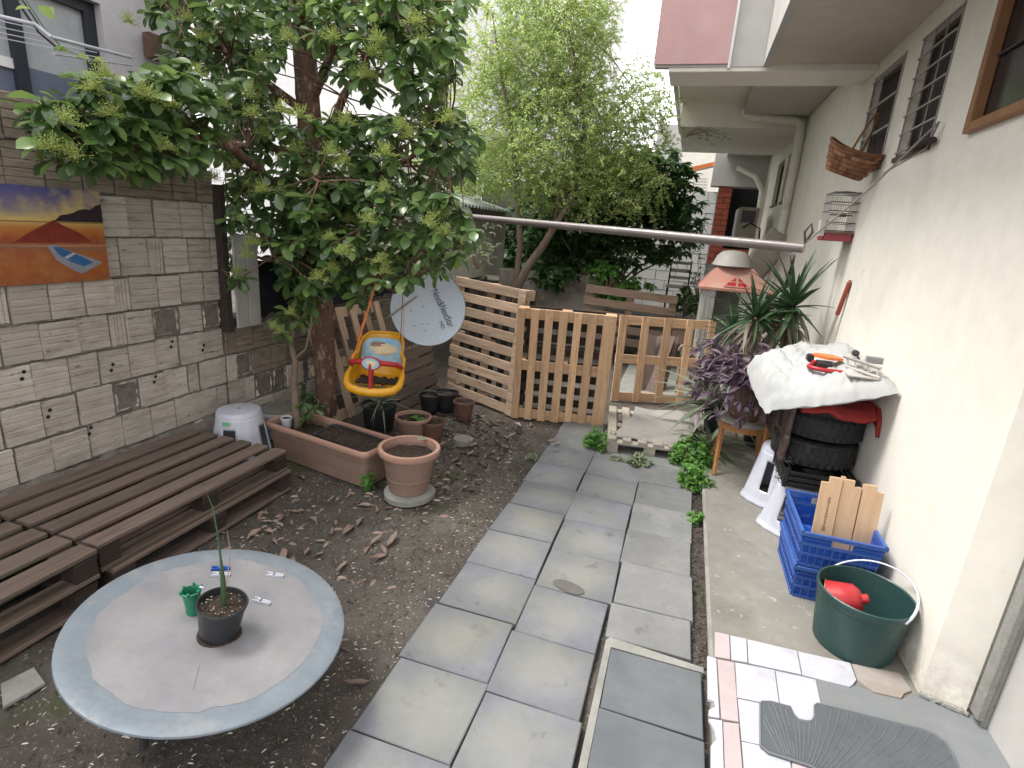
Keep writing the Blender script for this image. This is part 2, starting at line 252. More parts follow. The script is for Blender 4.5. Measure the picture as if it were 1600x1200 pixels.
# ------------------------------------------------------------------ mesh builder
XF = {}      # object -> world matrix, kept by hand
class MB:
    def __init__(s): s.v = []; s.f = []
    def add(s, vs, fs, m=None):
        k = len(s.v)
        s.v += [tuple((m @ Vector(p)) if m is not None else p) for p in vs]
        s.f += [tuple(i+k for i in f) for f in fs]
        return s
    def box(s, x0, x1, y0, y1, z0, z1, c=0, m=None):
        if c <= 0:
            return s.add([(x0,y0,z0),(x1,y0,z0),(x1,y1,z0),(x0,y1,z0),(x0,y0,z1),(x1,y0,z1),(x1,y1,z1),(x0,y1,z1)],
                [(0,3,2,1),(4,5,6,7),(0,1,5,4),(1,2,6,5),(2,3,7,6),(3,0,4,7)], m)
        d = [x1-x0, y1-y0, z1-z0]; ax = d.index(max(d)); u, w = [(1,2),(2,0),(0,1)][ax]
        lo = (x0,y0,z0); hi = (x1,y1,z1)
        c = min(c, .45*d[u], .45*d[w])
        pr = [(lo[u]+c,lo[w]),(hi[u]-c,lo[w]),(hi[u],lo[w]+c),(hi[u],hi[w]-c),(hi[u]-c,hi[w]),(lo[u]+c,hi[w]),(lo[u],hi[w]-c),(lo[u],lo[w]+c)]
        vs = []
        for e in (lo[ax], hi[ax]):
            for a, b in pr:
                q = [0,0,0]; q[ax] = e; q[u] = a; q[w] = b; vs.append(tuple(q))
        fs = [tuple(reversed(range(8))), tuple(range(8,16))] + [(i,(i+1)%8,8+(i+1)%8,8+i) for i in range(8)]
        return s.add(vs, fs, m)
    def cbox(s, c, d, ch=0, m=None):
        return s.box(c[0]-d[0]/2, c[0]+d[0]/2, c[1]-d[1]/2, c[1]+d[1]/2, c[2]-d[2]/2, c[2]+d[2]/2, ch, m)
    def tube(s, pts, rad, n=8, caps=True, m=None, flat=1.0):
        pts = [Vector(p) for p in pts]; k = len(pts)
        if not isinstance(rad, (list, tuple)): rad = [rad]*k
        vs = []; fs = []; up = Vector((0,0,1))
        t0 = (pts[1]-pts[0]).normalized()
        if abs(t0.z) > .9: up = Vector((1,0,0))
        a = t0.cross(up).normalized(); prev = t0
        for i, p in enumerate(pts):
            t = (pts[min(i+1,k-1)]-pts[max(i-1,0)])
            t = t.normalized() if t.length > 1e-9 else prev
            a = (a - t*a.dot(t)); a = a.normalized() if a.length > 1e-6 else t.orthogonal().normalized()
            b = t.cross(a); prev = t
            for j in range(n):
                q = 2*math.pi*j/n
                vs.append(tuple(p + (a*math.cos(q) + b*math.sin(q)*flat)*rad[i]))
        for i in range(k-1):
            for j in range(n): fs.append((i*n+j, i*n+(j+1)%n, (i+1)*n+(j+1)%n, (i+1)*n+j))
        if caps: fs += [tuple(reversed(range(n))), tuple((k-1)*n+j for j in range(n))]
        return s.add(vs, fs, m)
    def lathe(s, prof, c=(0,0,0), n=24, m=None, wob=0, sx=1, sy=1):
        vs = []; fs = []; k = len(prof)
        for r, z in prof:
            for j in range(n):
                q = 2*math.pi*j/n; rr = r*(1+wob*math.sin(3*q+z*9))
                vs.append((c[0]+rr*math.cos(q)*sx, c[1]+rr*math.sin(q)*sy, c[2]+z))
        for i in range(k-1):
            for j in range(n): fs.append((i*n+j, i*n+(j+1)%n, (i+1)*n+(j+1)%n, (i+1)*n+j))
        return s.add(vs, fs, m)
    def prism(s, poly, z0, z1, m=None):
        k = len(poly)
        a = sum(poly[i][0]*poly[(i+1)%k][1]-poly[(i+1)%k][0]*poly[i][1] for i in range(k))
        if a < 0: poly = list(reversed(poly))
        vs = [(p[0],p[1],z0) for p in poly] + [(p[0],p[1],z1) for p in poly]
        return s.add(vs, [tuple(reversed(range(k))), tuple(range(k,2*k))] + [(i,(i+1)%k,k+(i+1)%k,k+i) for i in range(k)], m)
    def grid(s, fn, nu, nv, m=None, flip=False):
        vs = [fn(i/nu, j/nv) for j in range(nv+1) for i in range(nu+1)]
        fs = []
        for j in range(nv):
            for i in range(nu):
                a = j*(nu+1)+i; q = (a, a+1, a+nu+2, a+nu+1); fs.append(q[::-1] if flip else q)
        return s.add(vs, fs, m)
    def build(s, name, mat, parent=None, world=True, smooth=None, solid=0, sub=0):
        me = bpy.data.meshes.new(name)
        vs = s.v
        if parent is not None and world:
            inv = XF[parent].inverted(); vs = [tuple(inv @ Vector(p)) for p in vs]
        me.from_pydata(vs, [], s.f); me.materials.append(mat if not isinstance(mat, str) else MT[mat])
        if smooth is not None:
            me.polygons.foreach_set('use_smooth', [True]*len(me.polygons)); me.set_sharp_from_angle(angle=R_(smooth))
        me.validate(); me.update()
        o = bpy.data.objects.new(name, me); COL.objects.link(o)
        if parent is not None: o.parent = parent; XF[o] = XF[parent].copy()
        else: XF[o] = Matrix.Identity(4)
        if solid:
            md = o.modifiers.new('thickness', 'SOLIDIFY'); md.thickness = solid; md.offset = 0
        if sub:
            md = o.modifiers.new('smooth', 'SUBSURF'); md.levels = sub; md.render_levels = sub
        return o
def tag(o, label, cat, group=None):
    o['label'] = label; o['category'] = cat
    if group: o['group'] = group
    return o
def struct(o): o['kind'] = 'structure'; return o
def stuff(o): o['kind'] = 'stuff'; return o
def thing(name, label, cat, loc=(0,0,0), rot=(0,0,0), group=None, mat=None):
    o = bpy.data.objects.new(name, None); COL.objects.link(o); o.empty_display_size = .05
    m = mat if mat is not None else (Matrix.Translation(loc) @ Euler(rot, 'XYZ').to_matrix().to_4x4())
    o.matrix_world = m; XF[o] = m.copy()
    return tag(o, label, cat, group)
def dup(o, mat, label, keep_materials=True, mats=None):
    c = o.copy(); COL.objects.link(c); c.matrix_world = mat; XF[c] = mat.copy(); c['label'] = label
    def rec(src, dst):
        for ch in [q for q in src.children]:
            d = ch.copy(); COL.objects.link(d); d.parent = dst; d.matrix_parent_inverse = Matrix.Identity(4); XF[d] = XF[dst]
            rec(ch, d)
    rec(o, c)
    return c
def inst(name, mesh, parent, lm):
    "an object that shares a mesh, with local matrix lm under parent"
    o = bpy.data.objects.new(name, mesh); COL.objects.link(o)
    if parent is not None: o.parent = parent
    o.matrix_basis = lm
    XF[o] = (XF[parent] if parent is not None else Matrix.Identity(4)) @ lm
    return o
def frame(o, u, v, w=None):
    "matrix with origin o, x axis u, y axis v (made square)"
    u = Vector(u).normalized(); v = Vector(v); v = (v-u*v.dot(u)).normalized(); w = u.cross(v)
    return Matrix(((u.x,v.x,w.x,o[0]),(u.y,v.y,w.y,o[1]),(u.z,v.z,w.z,o[2]),(0,0,0,1)))
def lerp(a, b, t): return tuple(a[i]+(b[i]-a[i])*t for i in range(len(a)))
def inpoly(x, y, p):
    c = False; j = len(p)-1
    for i in range(len(p)):
        if (p[i][1] > y) != (p[j][1] > y) and x < (p[j][0]-p[i][0])*(y-p[i][1])/(p[j][1]-p[i][1])+p[i][0]: c = not c
        j = i
    return c
def hole_wall(mb, org, u, v, nrm, U0, U1, V0, V1, holes, depth):
    "wall face with real openings; u, v in-plane axes, nrm points out of the face, reveals go inwards"
    org, u, v, nrm = Vector(org), Vector(u), Vector(v), Vector(nrm)
    us = sorted({U0, U1, *[h[0] for h in holes], *[h[1] for h in holes]}); vs_ = sorted({V0, V1, *[h[2] for h in holes], *[h[3] for h in holes]})
    P = lambda a, b, d=0: tuple(org+u*a+v*b-nrm*d)
    for i in range(len(us)-1):
        for j in range(len(vs_)-1):
            a0, a1, b0, b1 = us[i], us[i+1], vs_[j], vs_[j+1]
            if any(h[0] <= a0 and a1 <= h[1] and h[2] <= b0 and b1 <= h[3] for h in holes): continue
            q = [P(a0,b0),P(a1,b0),P(a1,b1),P(a0,b1)]
            mb.add(q, [(0,1,2,3)])
            mb.add([P(a0,b0,depth),P(a1,b0,depth),P(a1,b1,depth),P(a0,b1,depth)], [(3,2,1,0)])
    for h in holes:
        for (a0,b0),(a1,b1) in (((h[0],h[2]),(h[1],h[2])),((h[1],h[2]),(h[1],h[3])),((h[1],h[3]),(h[0],h[3])),((h[0],h[3]),(h[0],h[2]))):
            mb.add([P(a0,b0),P(a1,b1),P(a1,b1,depth),P(a0,b0,depth)], [(0,1,2,3)])
    for (a0,b0),(a1,b1) in (((U0,V0),(U1,V0)),((U1,V0),(U1,V1)),((U1,V1),(U0,V1)),((U0,V1),(U0,V0))):
        mb.add([P(a0,b0),P(a1,b1),P(a1,b1,depth),P(a0,b0,depth)], [(3,2,1,0)])

# ------------------------------------------------------------------ ground
mb = MB()
def gz(x, y):
    if -3.3 < x < .4 and -1 < y < 7:
        return .016*mnoise.noise(Vector((x*2.2, y*2.2, 3)))+.010*mnoise.noise(Vector((x*7, y*7, 1)))+.006*mnoise.noise(Vector((x*19, y*19, 5)))-.012
    return -.012
NX, NY = 150, 220
mb.grid(lambda a, b: (-3.6+4.2*a, -1+9*b, gz(-3.6+4.2*a, -1+9*b)), NX, NY)
for x0, x1, y0, y1 in ((-120,-3.6,-120,150),(.6,120,-120,150),(-3.6,.6,-120,-1),(-3.6,.6,8,150)):
    mb.add([(x0,y0,-.014),(x1,y0,-.014),(x1,y1,-.014),(x0,y1,-.014)], [(0,1,2,3)])
struct(mb.build('ground', 'dirt', smooth=60))

# ------------------------------------------------------------------ paved path
path = bpy.data.objects.new('path', None); COL.objects.link(path); XF[path] = Matrix.Identity(4); struct(path)
def paver(x0, x1, y0, y1, z=.02, mat='paver', name='paver', parent=None, t=.05, ch=.004, tilt=.003):
    m = MB(); n = 4; c = ch
    w = lambda: rnd.uniform(-.004, .004)
    cs = [(x0+w(),y0+w()),(x1+w(),y0+w()),(x1+w(),y1+w()),(x0+w(),y1+w())]
    dz = [rnd.uniform(-tilt, tilt) for _ in range(4)]
    ins = lambda i, d: (cs[i][0]+(d if i in (0,3) else -d), cs[i][1]+(d if i in (0,1) else -d))
    vs = [(*cs[i], z-t) for i in range(4)]+[(*cs[i], z-c+dz[i]) for i in range(4)]+[(*ins(i,c), z+dz[i]) for i in range(4)]
    fs = [(0,1,5,4),(1,2,6,5),(2,3,7,6),(3,0,4,7),(4,5,9,8),(5,6,10,9),(6,7,11,10),(7,4,8,11),(8,9,10,11)]
    m.add(vs, fs)
    return m.build(name, mat, parent if parent is not None else path)
cy = [(-.915,-.522,1.345-.372*4),(-.512,-.121,1.685-.37*5),(-.109,.272,2.435-.374*0)]
for ci, (xa, xb, ys) in enumerate(cy):
    y = ys; k = 0
    step = (.372, .369, .375)[ci]
    end = (5.0, 5.0, 5.0)[ci]
    while y < end:
        sh = .005*math.sin(k*1.7+ci*2) if ci == 1 else .006*math.sin(k*2.3+ci)
        g = .013 if ci == 1 and 1.2 < y < 2.1 else .003
        paver(xa+sh-.0015, xb+sh+.0035-(g-.003), y, y+step-.004, mat='paver' if ci < 2 else 'paver_grey', z=.02+(.006 if ci == 2 else 0), tilt=.004)
        y += step; k += 1
paver(-.109, .272, 2.17, 2.428, mat='paver_grey', z=.026)
for y0, y1 in ((1.76, 2.098),(1.38, 1.754),(1.0,1.374),(.62,.994),(.1,.61)):
    paver(-.068, .318, y0, y1, z=.034, mat='slab_dark', name='slab', tilt=.002)
mb = MB(); mb.prism([(-.105,.1),(-.073,.1),(-.073,2.103),(.325,2.103),(.325,2.135),(-.085,2.165),(-.10,2.14)], -.03, .03)
mb.build('cement_band', 'cement', path)
mb = MB(); mb.box(-.6, .8, 6.3, 9.0, -.03, .01); mb.build('slab', 'cement', path)

q = (-0.342,2.456,0.021); mb = MB(); mb.add([(q[0]+.085*math.cos(a)*(1+.12*math.sin(2*a)), q[1]+.045*math.sin(a)-.02*math.cos(a), .0262) for a in [i*math.pi/12 for i in range(24)]], [tuple(range(24))]); mb.build('stain', M('dry_stain', (.135,.125,.12), (.12,.11,.105), 20, .9, 0, vary=0), path)
# gutter debris
mb = MB()
for i in range(900):
    x = rnd.uniform(.278, .345); y = rnd.uniform(2.15, 4.6); s = rnd.uniform(.003, .011); a = rnd.uniform(0, 3.1)
    mb.add([(x+s*math.cos(a+q*1.57), y+s*math.sin(a+q*1.57)*.6, .004+rnd.uniform(0,.006)) for q in range(4)]+[(x, y, .012)], [(0,1,4),(1,2,4),(2,3,4),(3,0,4)])
stuff(tag(mb.build('gutter_grit', 'gravel'), 'loose grit and crumbs filling the gap between pavers and step', 'grit'))

# ------------------------------------------------------------------ raised concrete platform with marble pieces
plat = MB(); plat.prism([(.335,-1),(.345,1.5),(.352,2.2),(.355,3),(.36,4.3),(.365,6),(.37,14),(1.6,14),(1.6,-1)], -.05, .06)
platform = struct(plat.build('platform', 'concrete'))
mb = MB(); mb.tube([(.352,.1,.052),(.356,2.2,.052),(.36,4.2,.05)], .012, 6); mb.build('worn_edge', 'cement', platform)
mb = MB()
ap = [(0.704,2.223,0.064),(0.914,2.234,0.064),(0.997,2.232,0.064),(1.101,2.232,0.064),(1.18,2.291,0.064),(1.33,2.24,.064),(1.55,2.24,.064),(1.55,1.2,.064),(0.528,1.554,0.064),(0.506,1.906,0.064)]
mb.prism([p[:2] for p in ap], .03, .064); mb.build('apron', 'apron', platform)
MP = [([(0.374,2.34,0.07),(0.436,2.344,0.07),(0.431,2.183,0.07),(0.367,2.173,0.07)],'marble_p'),
 ([(0.441,2.341,0.07),(0.511,2.348,0.07),(0.502,2.192,0.07),(0.436,2.181,0.07)],'marble_w'),
 ([(0.516,2.346,0.07),(0.724,2.355,0.07),(0.717,2.207,0.07),(0.507,2.19,0.07)],'marble_w'),
 ([(0.729,2.353,0.07),(0.94,2.366,0.07),(0.94,2.267,0.07),(0.92,2.233,0.07),(0.901,2.211,0.07),(0.722,2.205,0.07)],'marble_w'),
 ([(0.947,2.365,0.07),(1.137,2.383,0.07),(1.151,2.29,0.07),(1.116,2.262,0.07),(1.093,2.226,0.07),(0.992,2.22,0.07),(0.968,2.242,0.07),(0.946,2.269,0.07)],'marble_d'),
 ([(0.335,2.164,0.07),(0.372,2.163,0.07),(0.371,1.842,0.07),(0.331,1.835,0.07),(0.334,1.867,0.07),(0.359,1.892,0.07),(0.355,1.917,0.07),(0.331,1.92,0.07)],'marble_w'),
 ([(0.377,2.161,0.07),(0.446,2.169,0.07),(0.44,1.851,0.07),(0.378,1.841,0.07)],'marble_p'),
 ([(0.451,2.171,0.07),(0.61,2.19,0.07),(0.602,2.008,0.07),(0.536,1.982,0.07),(0.444,1.972,0.07)],'marble_w'),
 ([(0.614,2.188,0.07),(0.77,2.199,0.07),(0.763,2.056,0.07),(0.724,1.956,0.07),(0.645,1.94,0.07),(0.607,2.007,0.07)],'marble_w'),
 ([(0.446,1.966,0.07),(0.53,1.976,0.07),(0.508,1.775,0.07),(0.445,1.769,0.07)],'marble_w'),
 ([(0.331,1.823,0.07),(0.38,1.833,0.07),(0.372,1.491,0.07),(0.327,1.474,0.07),(0.336,1.705,0.07),(0.357,1.741,0.07),(0.35,1.78,0.07)],'marble_w'),
 ([(0.384,1.829,0.07),(0.439,1.842,0.07),(0.436,1.515,0.07),(0.376,1.492,0.07)],'marble_p'),
 ([(0.445,1.764,0.07),(0.508,1.772,0.07),(0.605,1.764,0.07),(0.587,1.572,0.07),(0.44,1.516,0.07)],'marble_w'),
 ([(0.611,1.764,0.07),(0.719,1.762,0.07),(0.809,1.724,0.07),(0.758,1.594,0.07),(0.589,1.551,0.07)],'marble_p')]
for poly, mt in MP:
    mb = MB(); mb.prism([(p[0],p[1]) for p in poly], .058, .0705); mb.build('marble_piece', mt, platform)

# ------------------------------------------------------------------ house on the right
XW = 1.18
house = thing('house', 'cream rendered house with barred windows and a pink balcony overhead', 'house', (1.6, 5, 0))
mb = MB()
holes = [(4.66,5.33,2.42,3.12),(3.81,4.36,2.42,3.11),(2.62,3.31,2.43,3.2),(8.72,9.42,2.47,3.12),(9.72,10.42,2.47,3.12)]
hole_wall(mb, (XW,0,0), (0,1,0), (0,0,1), (-1,0,0), 2.29, 12.0, .02, 3.42, [(a,b,c,d) for a,b,c,d in holes], .28)
mb.build('wall', 'render', house)
# door jamb and recess
mb = MB(); mb.add([(XW,2.29,.075),(1.325,2.245,.062),(1.325,2.245,3.3),(XW,2.29,3.3)], [(0,1,2,3)])
mb.add([(1.325,2.245,.062),(1.325,2.30,.062),(1.325,2.30,3.3),(1.325,2.245,3.3)], [(0,1,2,3)])
mb.build('door_jamb', 'render', house)
mb = MB(); mb.box(1.327,1.352,2.18,2.235,.10,2.9,.003); mb.box(1.353,1.375,2.19,2.235,.05,2.9,.003); mb.build('door_frame', 'cement', house)
mb = MB(); mb.box(1.376,1.43,1.2,2.23,.055,2.9); d = mb.build('door', MT['render_grey'], house)
mb = MB(); mb.box(1.30,1.56,1.0,2.17,-.02,.045,.01); mb.build('door_sill', 'sheet', house)
mb = MB()
for i in range(46):
    t = rnd.random(); x = 1.18+.145*t; y = 2.285-.045*t; s = rnd.uniform(.006, .016)
    mb.lathe([(0,-s*.6),(s,-s*.3),(s*.9,s*.3),(0,s*.6)], (x, y-.004, .068+rnd.uniform(0,.012)), 5)
mb.build('crumbled_plaster', 'cement', house)
# window frame parts
def window_unit(y0, y1, z0, z1, kind):
    w = MB(); xo = XW+.05; fw = .03
    for a in ((y0,y0+fw,z0,z1),(y1-fw,y1,z0,z1),(y0+fw,y1-fw,z0,z0+fw),(y0+fw,y1-fw,z1-fw,z1)):
        w.box(xo, xo+.05, a[0], a[1], a[2], a[3])
    fr = w.build('window', 'grille_brown', house)
    p = MB(); p.box(xo+.03, xo+.036, y0+fw, y1-fw, z0+fw, z1-fw)
    p.build('pane', 'glass' if kind != 'shutter' else 'shutter', fr)
    if kind == 'shutter':
        for i in range(11):
            s = MB(); yy = y0+fw+(y1-y0-2*fw)*(i+.5)/11
            s.box(xo+.004, xo+.026, yy-.018, yy+.012, z0+fw, z1-fw, .004); s.build('slat', 'shutter', fr)
        g = MB()
        for k in range(4): g.cbox((XW-.012, (y0+y1)/2, z0+.04+(z1-z0-.08)*k/3), (.010, y1-y0, .015))
        for k in range(2): g.cbox((XW-.004, y0+.01+(y1-y0-.02)*k, (z0+z1)/2), (.008, .016, z1-z0))
        g.build('grille', 'grille', fr)
    elif kind == 'grid':
        c = MB(); c.grid(lambda a, b: (xo+.028-.006*math.sin(a*40), y0+fw+.1+(y1-y0-2*fw-.1)*a, z0+fw+(z1-z0-2*fw)*b), 40, 1); c.build('curtain', 'curtain', fr)
        g = MB()
        for k in range(7): g.cbox((XW-.012, (y0+y1)/2, z0+.02+(z1-z0-.04)*k/6), (.008, y1-y0, .010))
        for k in range(4): g.cbox((XW-.003, y0+.008+(y1-y0-.016)*k/3, (z0+z1)/2), (.006, .008, z1-z0))
        g.build('grille', 'grille', fr)
    s = MB(); s.box(XW-.018, XW+.05, y0-.015, y1+.015, z0-.035, z0-.002, .006); s.build('sill', 'grille_brown', fr)
    return fr
window_unit(4.66, 5.33, 2.42, 3.12, 'shutter'); window_unit(3.81, 4.36, 2.42, 3.11, 'grid')
for a in (8.72, 9.72):
    window_unit(a, a+.7, 2.47, 3.12, 'plain')
w = MB()
for a in ((2.60,2.65,2.385,3.22),(3.285,3.335,2.385,3.22),(2.65,3.285,2.385,2.43),(2.65,3.285,3.17,3.22)):
    w.box(XW-.03, XW+.02, a[0], a[1], a[2], a[3], .004)
fr = w.build('window', 'wood_frame', house)
p = MB(); p.box(XW+.02, XW+.03, 2.62, 3.31, 2.43, 3.18); p.build('pane', 'glass', fr)
p = MB(); p.box(XW+.005, XW+.018, 2.655, 3.28, 2.70, 2.708); p.build('muntin', 'curtain', fr)
# floor above: soffits, beams, balcony
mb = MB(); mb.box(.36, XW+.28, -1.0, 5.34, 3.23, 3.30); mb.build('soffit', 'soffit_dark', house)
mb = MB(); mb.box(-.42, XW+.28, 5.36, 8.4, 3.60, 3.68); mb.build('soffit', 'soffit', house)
mb = MB(); mb.box(-.40, XW-.002, 5.345, 5.80, 3.18, 3.595, .006); mb.build('beam', 'soffit', house)
mb = MB(); mb.box(-.385, XW+.0, 8.4, 10.7, 3.302, 3.70); mb.build('beam', 'soffit', house)
mb = MB(); mb.box(.345, .40, -1.0, 5.34, 3.215, 6.2); mb.build('upper_wall', 'render_grey', house)
mb = MB(); mb.box(-.52, .343, 5.335, 5.40, 3.215, 6.0); mb.box(-.52,-.46,5.40,11.5,3.72,4.6); mb.build('balcony', 'render_grey', house)
mb = MB(); mb.box(-.53, .068, 5.318, 5.333, 3.235, 6.0); mb.build('balcony_panel', 'pink', house)
mb = MB(); mb.box(.07, .092, 5.312, 5.333, 3.20, 6.0, .003); mb.build('drip_trim', 'white_paint', house)
mb = MB(); mb.box(.40, 3.2, -1.0, 12, 3.43, 6.5); mb.build('upper_storey', 'render_grey', house)
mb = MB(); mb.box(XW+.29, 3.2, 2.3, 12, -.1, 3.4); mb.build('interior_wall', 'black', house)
# drain pipe
pp = [(0.485,8.2,3.711),(0.523,8.2,3.623),(0.657,8.2,3.594),(1.162,8.2,3.568),(1.272,8.2,3.525),(1.285,8.2,3.424),(1.294,8.2,3.167),(1.319,8.2,1.717)]
top = pp[0]
xp = 1.09
px = [(.42,8.28,3.50),(.43,8.28,3.44),(.50,8.28,3.41),(1.04,8.28,3.37),(1.10,8.26,3.33),(1.115,8.25,3.22),(1.115,8.25,1.2),(1.115,8.25,.1)]
mb = MB(); mb.tube(px, .055, 12); pipe = mb.build('drain_pipe', 'pvc', house, smooth=50)
for z in (3.16, 2.9, 1.9):
    mb = MB(); mb.lathe([(.055,-.03),(.062,-.03),(.062,.03),(.055,.03)], (1.115,8.25,z), 12); mb.build('coupling', 'pvc', pipe, smooth=40)

# ------------------------------------------------------------------ brick walls on the left
def brick_mesh(w, h, d, vertical=False, seed=0):
    r = random.Random(seed); n = 5 if not vertical else 4; m = MB(); pts = []
    span = h if not vertical else w
    for i in range(n):
        a = span*i/n; b = span*(i+1)/n
        g = .006 if i else .0
        pts += [(a+g*.6, .001*r.random()), (a+g, .0055+.002*r.random()), (b-g, .0055+.002*r.random())]
    pts.append((span, .001))
    k = len(pts); vs = []; o = w if not vertical else h
    for e in (0, o):
        for t, dd in pts:
            vs.append((dd, e, t) if not vertical else (dd, t, e))
    for e in (0, o):
        for t in (0, span):
            vs.append((-d, e, t) if not vertical else (-d, t, e))
    fs = [(i, i+k, i+k+1, i+1) if not vertical else (i, i+1, i+k+1, i+k) for i in range(k-1)]
    B = 2*k
    fs += [tuple([B]+list(range(k))+[B+1]), tuple([B+2]+list(range(k, 2*k))+[B+3])][:2]
    fs += [(B, B+2, k, 0), (B+1, k-1, 2*k-1, B+3)]
    m.add([(p[0], p[1]+rnd.uniform(-.0015,.0015), p[2]) for p in vs], fs)
    me = bpy.data.meshes.new('brick'); me.from_pydata(m.v, [], m.f); me.materials.append(MT['brick'])
    bm = bmesh.new(); bm.from_mesh(me); bmesh.ops.recalc_face_normals(bm, faces=bm.faces); bm.to_mesh(me); bm.free()
    return me
BH = {}
def brick_for(w, h, vert, k):
    key = (round(w,2), round(h,3), vert, k%3)
    if key not in BH: BH[key] = brick_mesh(w, h, .1, vert, k%3+7)
    return BH[key]
WX = -3.25
def brick_run(parent, y0, y1, zs, seed, skip=(), topmat=None):
    r = random.Random(seed); k = 0
    for row in range(len(zs)-1):
        z0, z1 = zs[row], zs[row+1]; y = y0 + (r.uniform(0, .12) if row % 2 else 0)
        if y > y0+.03:
            me = brick_for(.09, z1-z0-.014, True, 1); inst('brick', me, parent, XF[parent].inverted() @ Matrix.Translation((WX, y0, z0)))
        while y < y1-.04:
            v = r.random() < .13
            w = .10 if v else r.choice((.175,.185,.19,.185,.21))
            w = min(w, y1-y)
            if w < .04: break
            k += 1
            hole = any(abs(y+w/2-s[0]) < .09 and abs((z0+z1)/2-s[1]) < .1 for s in skip)
            if not hole:
                me = brick_for(w-r.choice((.005,.009,.014)), z1-z0-.010-r.choice((0,.004,.009)), v, k)
                o = inst('brick', me, parent, XF[parent].inverted() @ Matrix.Translation((WX+r.uniform(-.011,.007), y+r.uniform(-.002,.002), z0+.004)) @ Euler((r.uniform(-.012,.012), r.uniform(-.012,.012), r.uniform(-.02,.02))).to_matrix().to_4x4())
                if topmat and row >= len(zs)-1-topmat:
                    o.material_slots[0].link = 'OBJECT'; o.material_slots[0].material = MT['brick_top']
            else:
                q = MB()      # broken brick, torn open
                def fn(a, b):
                    e = min(a, 1-a, b, 1-b); z = -.055 if .12 < e else -.006
                    return (WX+z+.022*mnoise.noise(Vector((a*5+k, b*6, row)))-(.02 if e < .02 else 0), y+.006+(w-.012)*a, z0+.005+(z1-z0-.014)*b)
                q.grid(fn, 12, 12, flip=False); q.build('brick', 'brick', parent, smooth=30)
            y += w
zs = [0,.07,.29,.505,.72,.935,1.145,1.355,1.585,1.825,2.05,2.27]
wl = thing('brick_wall', 'tall bare wall of hollow bricks behind the pallets with a beach picture on it', 'wall', (WX, 1.5, 0))
mb = MB(); mb.box(WX-.22, WX-.012, -1.2, 3.19, -.05, 2.26)
mb.build('mortar_core', 'mortar', wl)
brick_run(wl, .45, 3.215, zs, 3, skip=((2.68,1.04),(3.12,1.05),(2.45,.6)), topmat=2)
# mortar blobs squeezed from joints
mb = MB()
for i in range(900):
    row = rnd.choice(zs[1:-1]); y = rnd.uniform(.6, 3.2); s = rnd.uniform(.006, .016)
    mb.lathe([(0,-s*.5),(s,-s*.2),(s*.8,s*.3),(0,s*.5)], (WX+.002, y, row+rnd.uniform(-.006,.006)), 5, sx=.5, sy=rnd.uniform(1,3))
mb.build('mortar', 'mortar', wl, smooth=40)
for y, z in ((1.86,.86),(2.33,.80),(2.75,.87),(1.95,.62),(2.6,.66),(3.0,.80),(2.15,.45)):
    for dz_ in (0, .035):
        mb = MB(); mb.lathe([(.0001,0),(.011,0)], n=9, m=Matrix.Translation((WX+.016, y+dz_*.4, z+dz_)) @ Matrix.Rotation(R_(90), 4, 'Y')); mb.build('hole', 'black', wl)  # flat black discs, painted shade of small punched holes
# debris ledge between wall and pallets
mb = MB(); mb.grid(lambda a, b: (WX-.02+.13*b, .2+3.0*a, .29-.10*b*b+.03*mnoise.noise(Vector((a*30, b*3, 2)))), 120, 5); 
struct(mb.build('earth_bank', 'mortar', smooth=60))

lw = thing('low_brick_wall', 'low wall of grimy hollow bricks behind the tree, half hidden by black sheeting', 'wall', (WX, 5, 0))
mb = MB(); mb.box(WX-.22, WX-.012, 3.22, 9.0, -.05, .98); mb.build('mortar_core', 'mortar', lw)
brick_run(lw, 3.23, 6.8, [0,.07,.29,.505,.72,.93], 8, skip=((3.62,.4),(3.85,.39),(3.45,.62),(4.1,.38),(4.1,.18)), topmat=2)

# picture nailed to the wall
pic = thing('beach_picture', 'canvas print of a beach sunset with a blue rowing boat, hung on the brick wall', 'picture', (WX+.03, 2.0, 1.58))
m, n, l, p, out = newmat('beach_print')
v = coords(n, l, (1,1,1), False); sp = n.new('ShaderNodeSeparateXYZ'); l.new(v, sp.inputs[0])
mr = n.new('ShaderNodeMapRange'); mr.inputs['From Min'].default_value = -.25; mr.inputs['From Max'].default_value = .25; l.new(sp.outputs['Z'], mr.inputs['Value'])
cr = n.new('ShaderNodeValToRGB'); l.new(mr.outputs[0], cr.inputs[0]); e = cr.color_ramp.elements
stops = [(0,(0.216,0.061,0.027)),(.18,(0.297,0.081,0.027)),(.40,(0.270,0.074,0.041)),(.415,(0.405,0.189,0.121)),(.44,(0.216,0.068,0.041)),(.50,(0.297,0.054,0.027)),(.60,(0.405,0.162,0.041)),(.655,(0.513,0.338,0.135)),(.66,(0.041,0.020,0.020)),(.675,(0.608,0.446,0.135)),(.80,(0.540,0.446,0.189)),(.90,(0.324,0.257,0.230)),(1,(0.068,0.081,0.270))]
while len(e) < len(stops): e.new(.5)
for i, (q, c) in enumerate(stops): e[i].position = q; e[i].color = (*c, 1)
nn = noise(n, l, v, 13, 5, .7, .4, .7)
c = mixc(n, l, mul(n, l, nn, .5), cr.outputs[0], (.36,.20,.06))
msk = n.new('ShaderNodeMapRange'); msk.inputs['From Min'].default_value = .08; msk.inputs['From Max'].default_value = .14; l.new(sp.outputs['Z'], msk.inputs['Value'])
cl = mixc(n, l, noise(n, l, v, 6, 5, .6, .42, .6), (.055,.06,.20), (.42,.33,.17))
c = mixc(n, l, mul(n, l, msk.outputs[0], .75), c, cl)
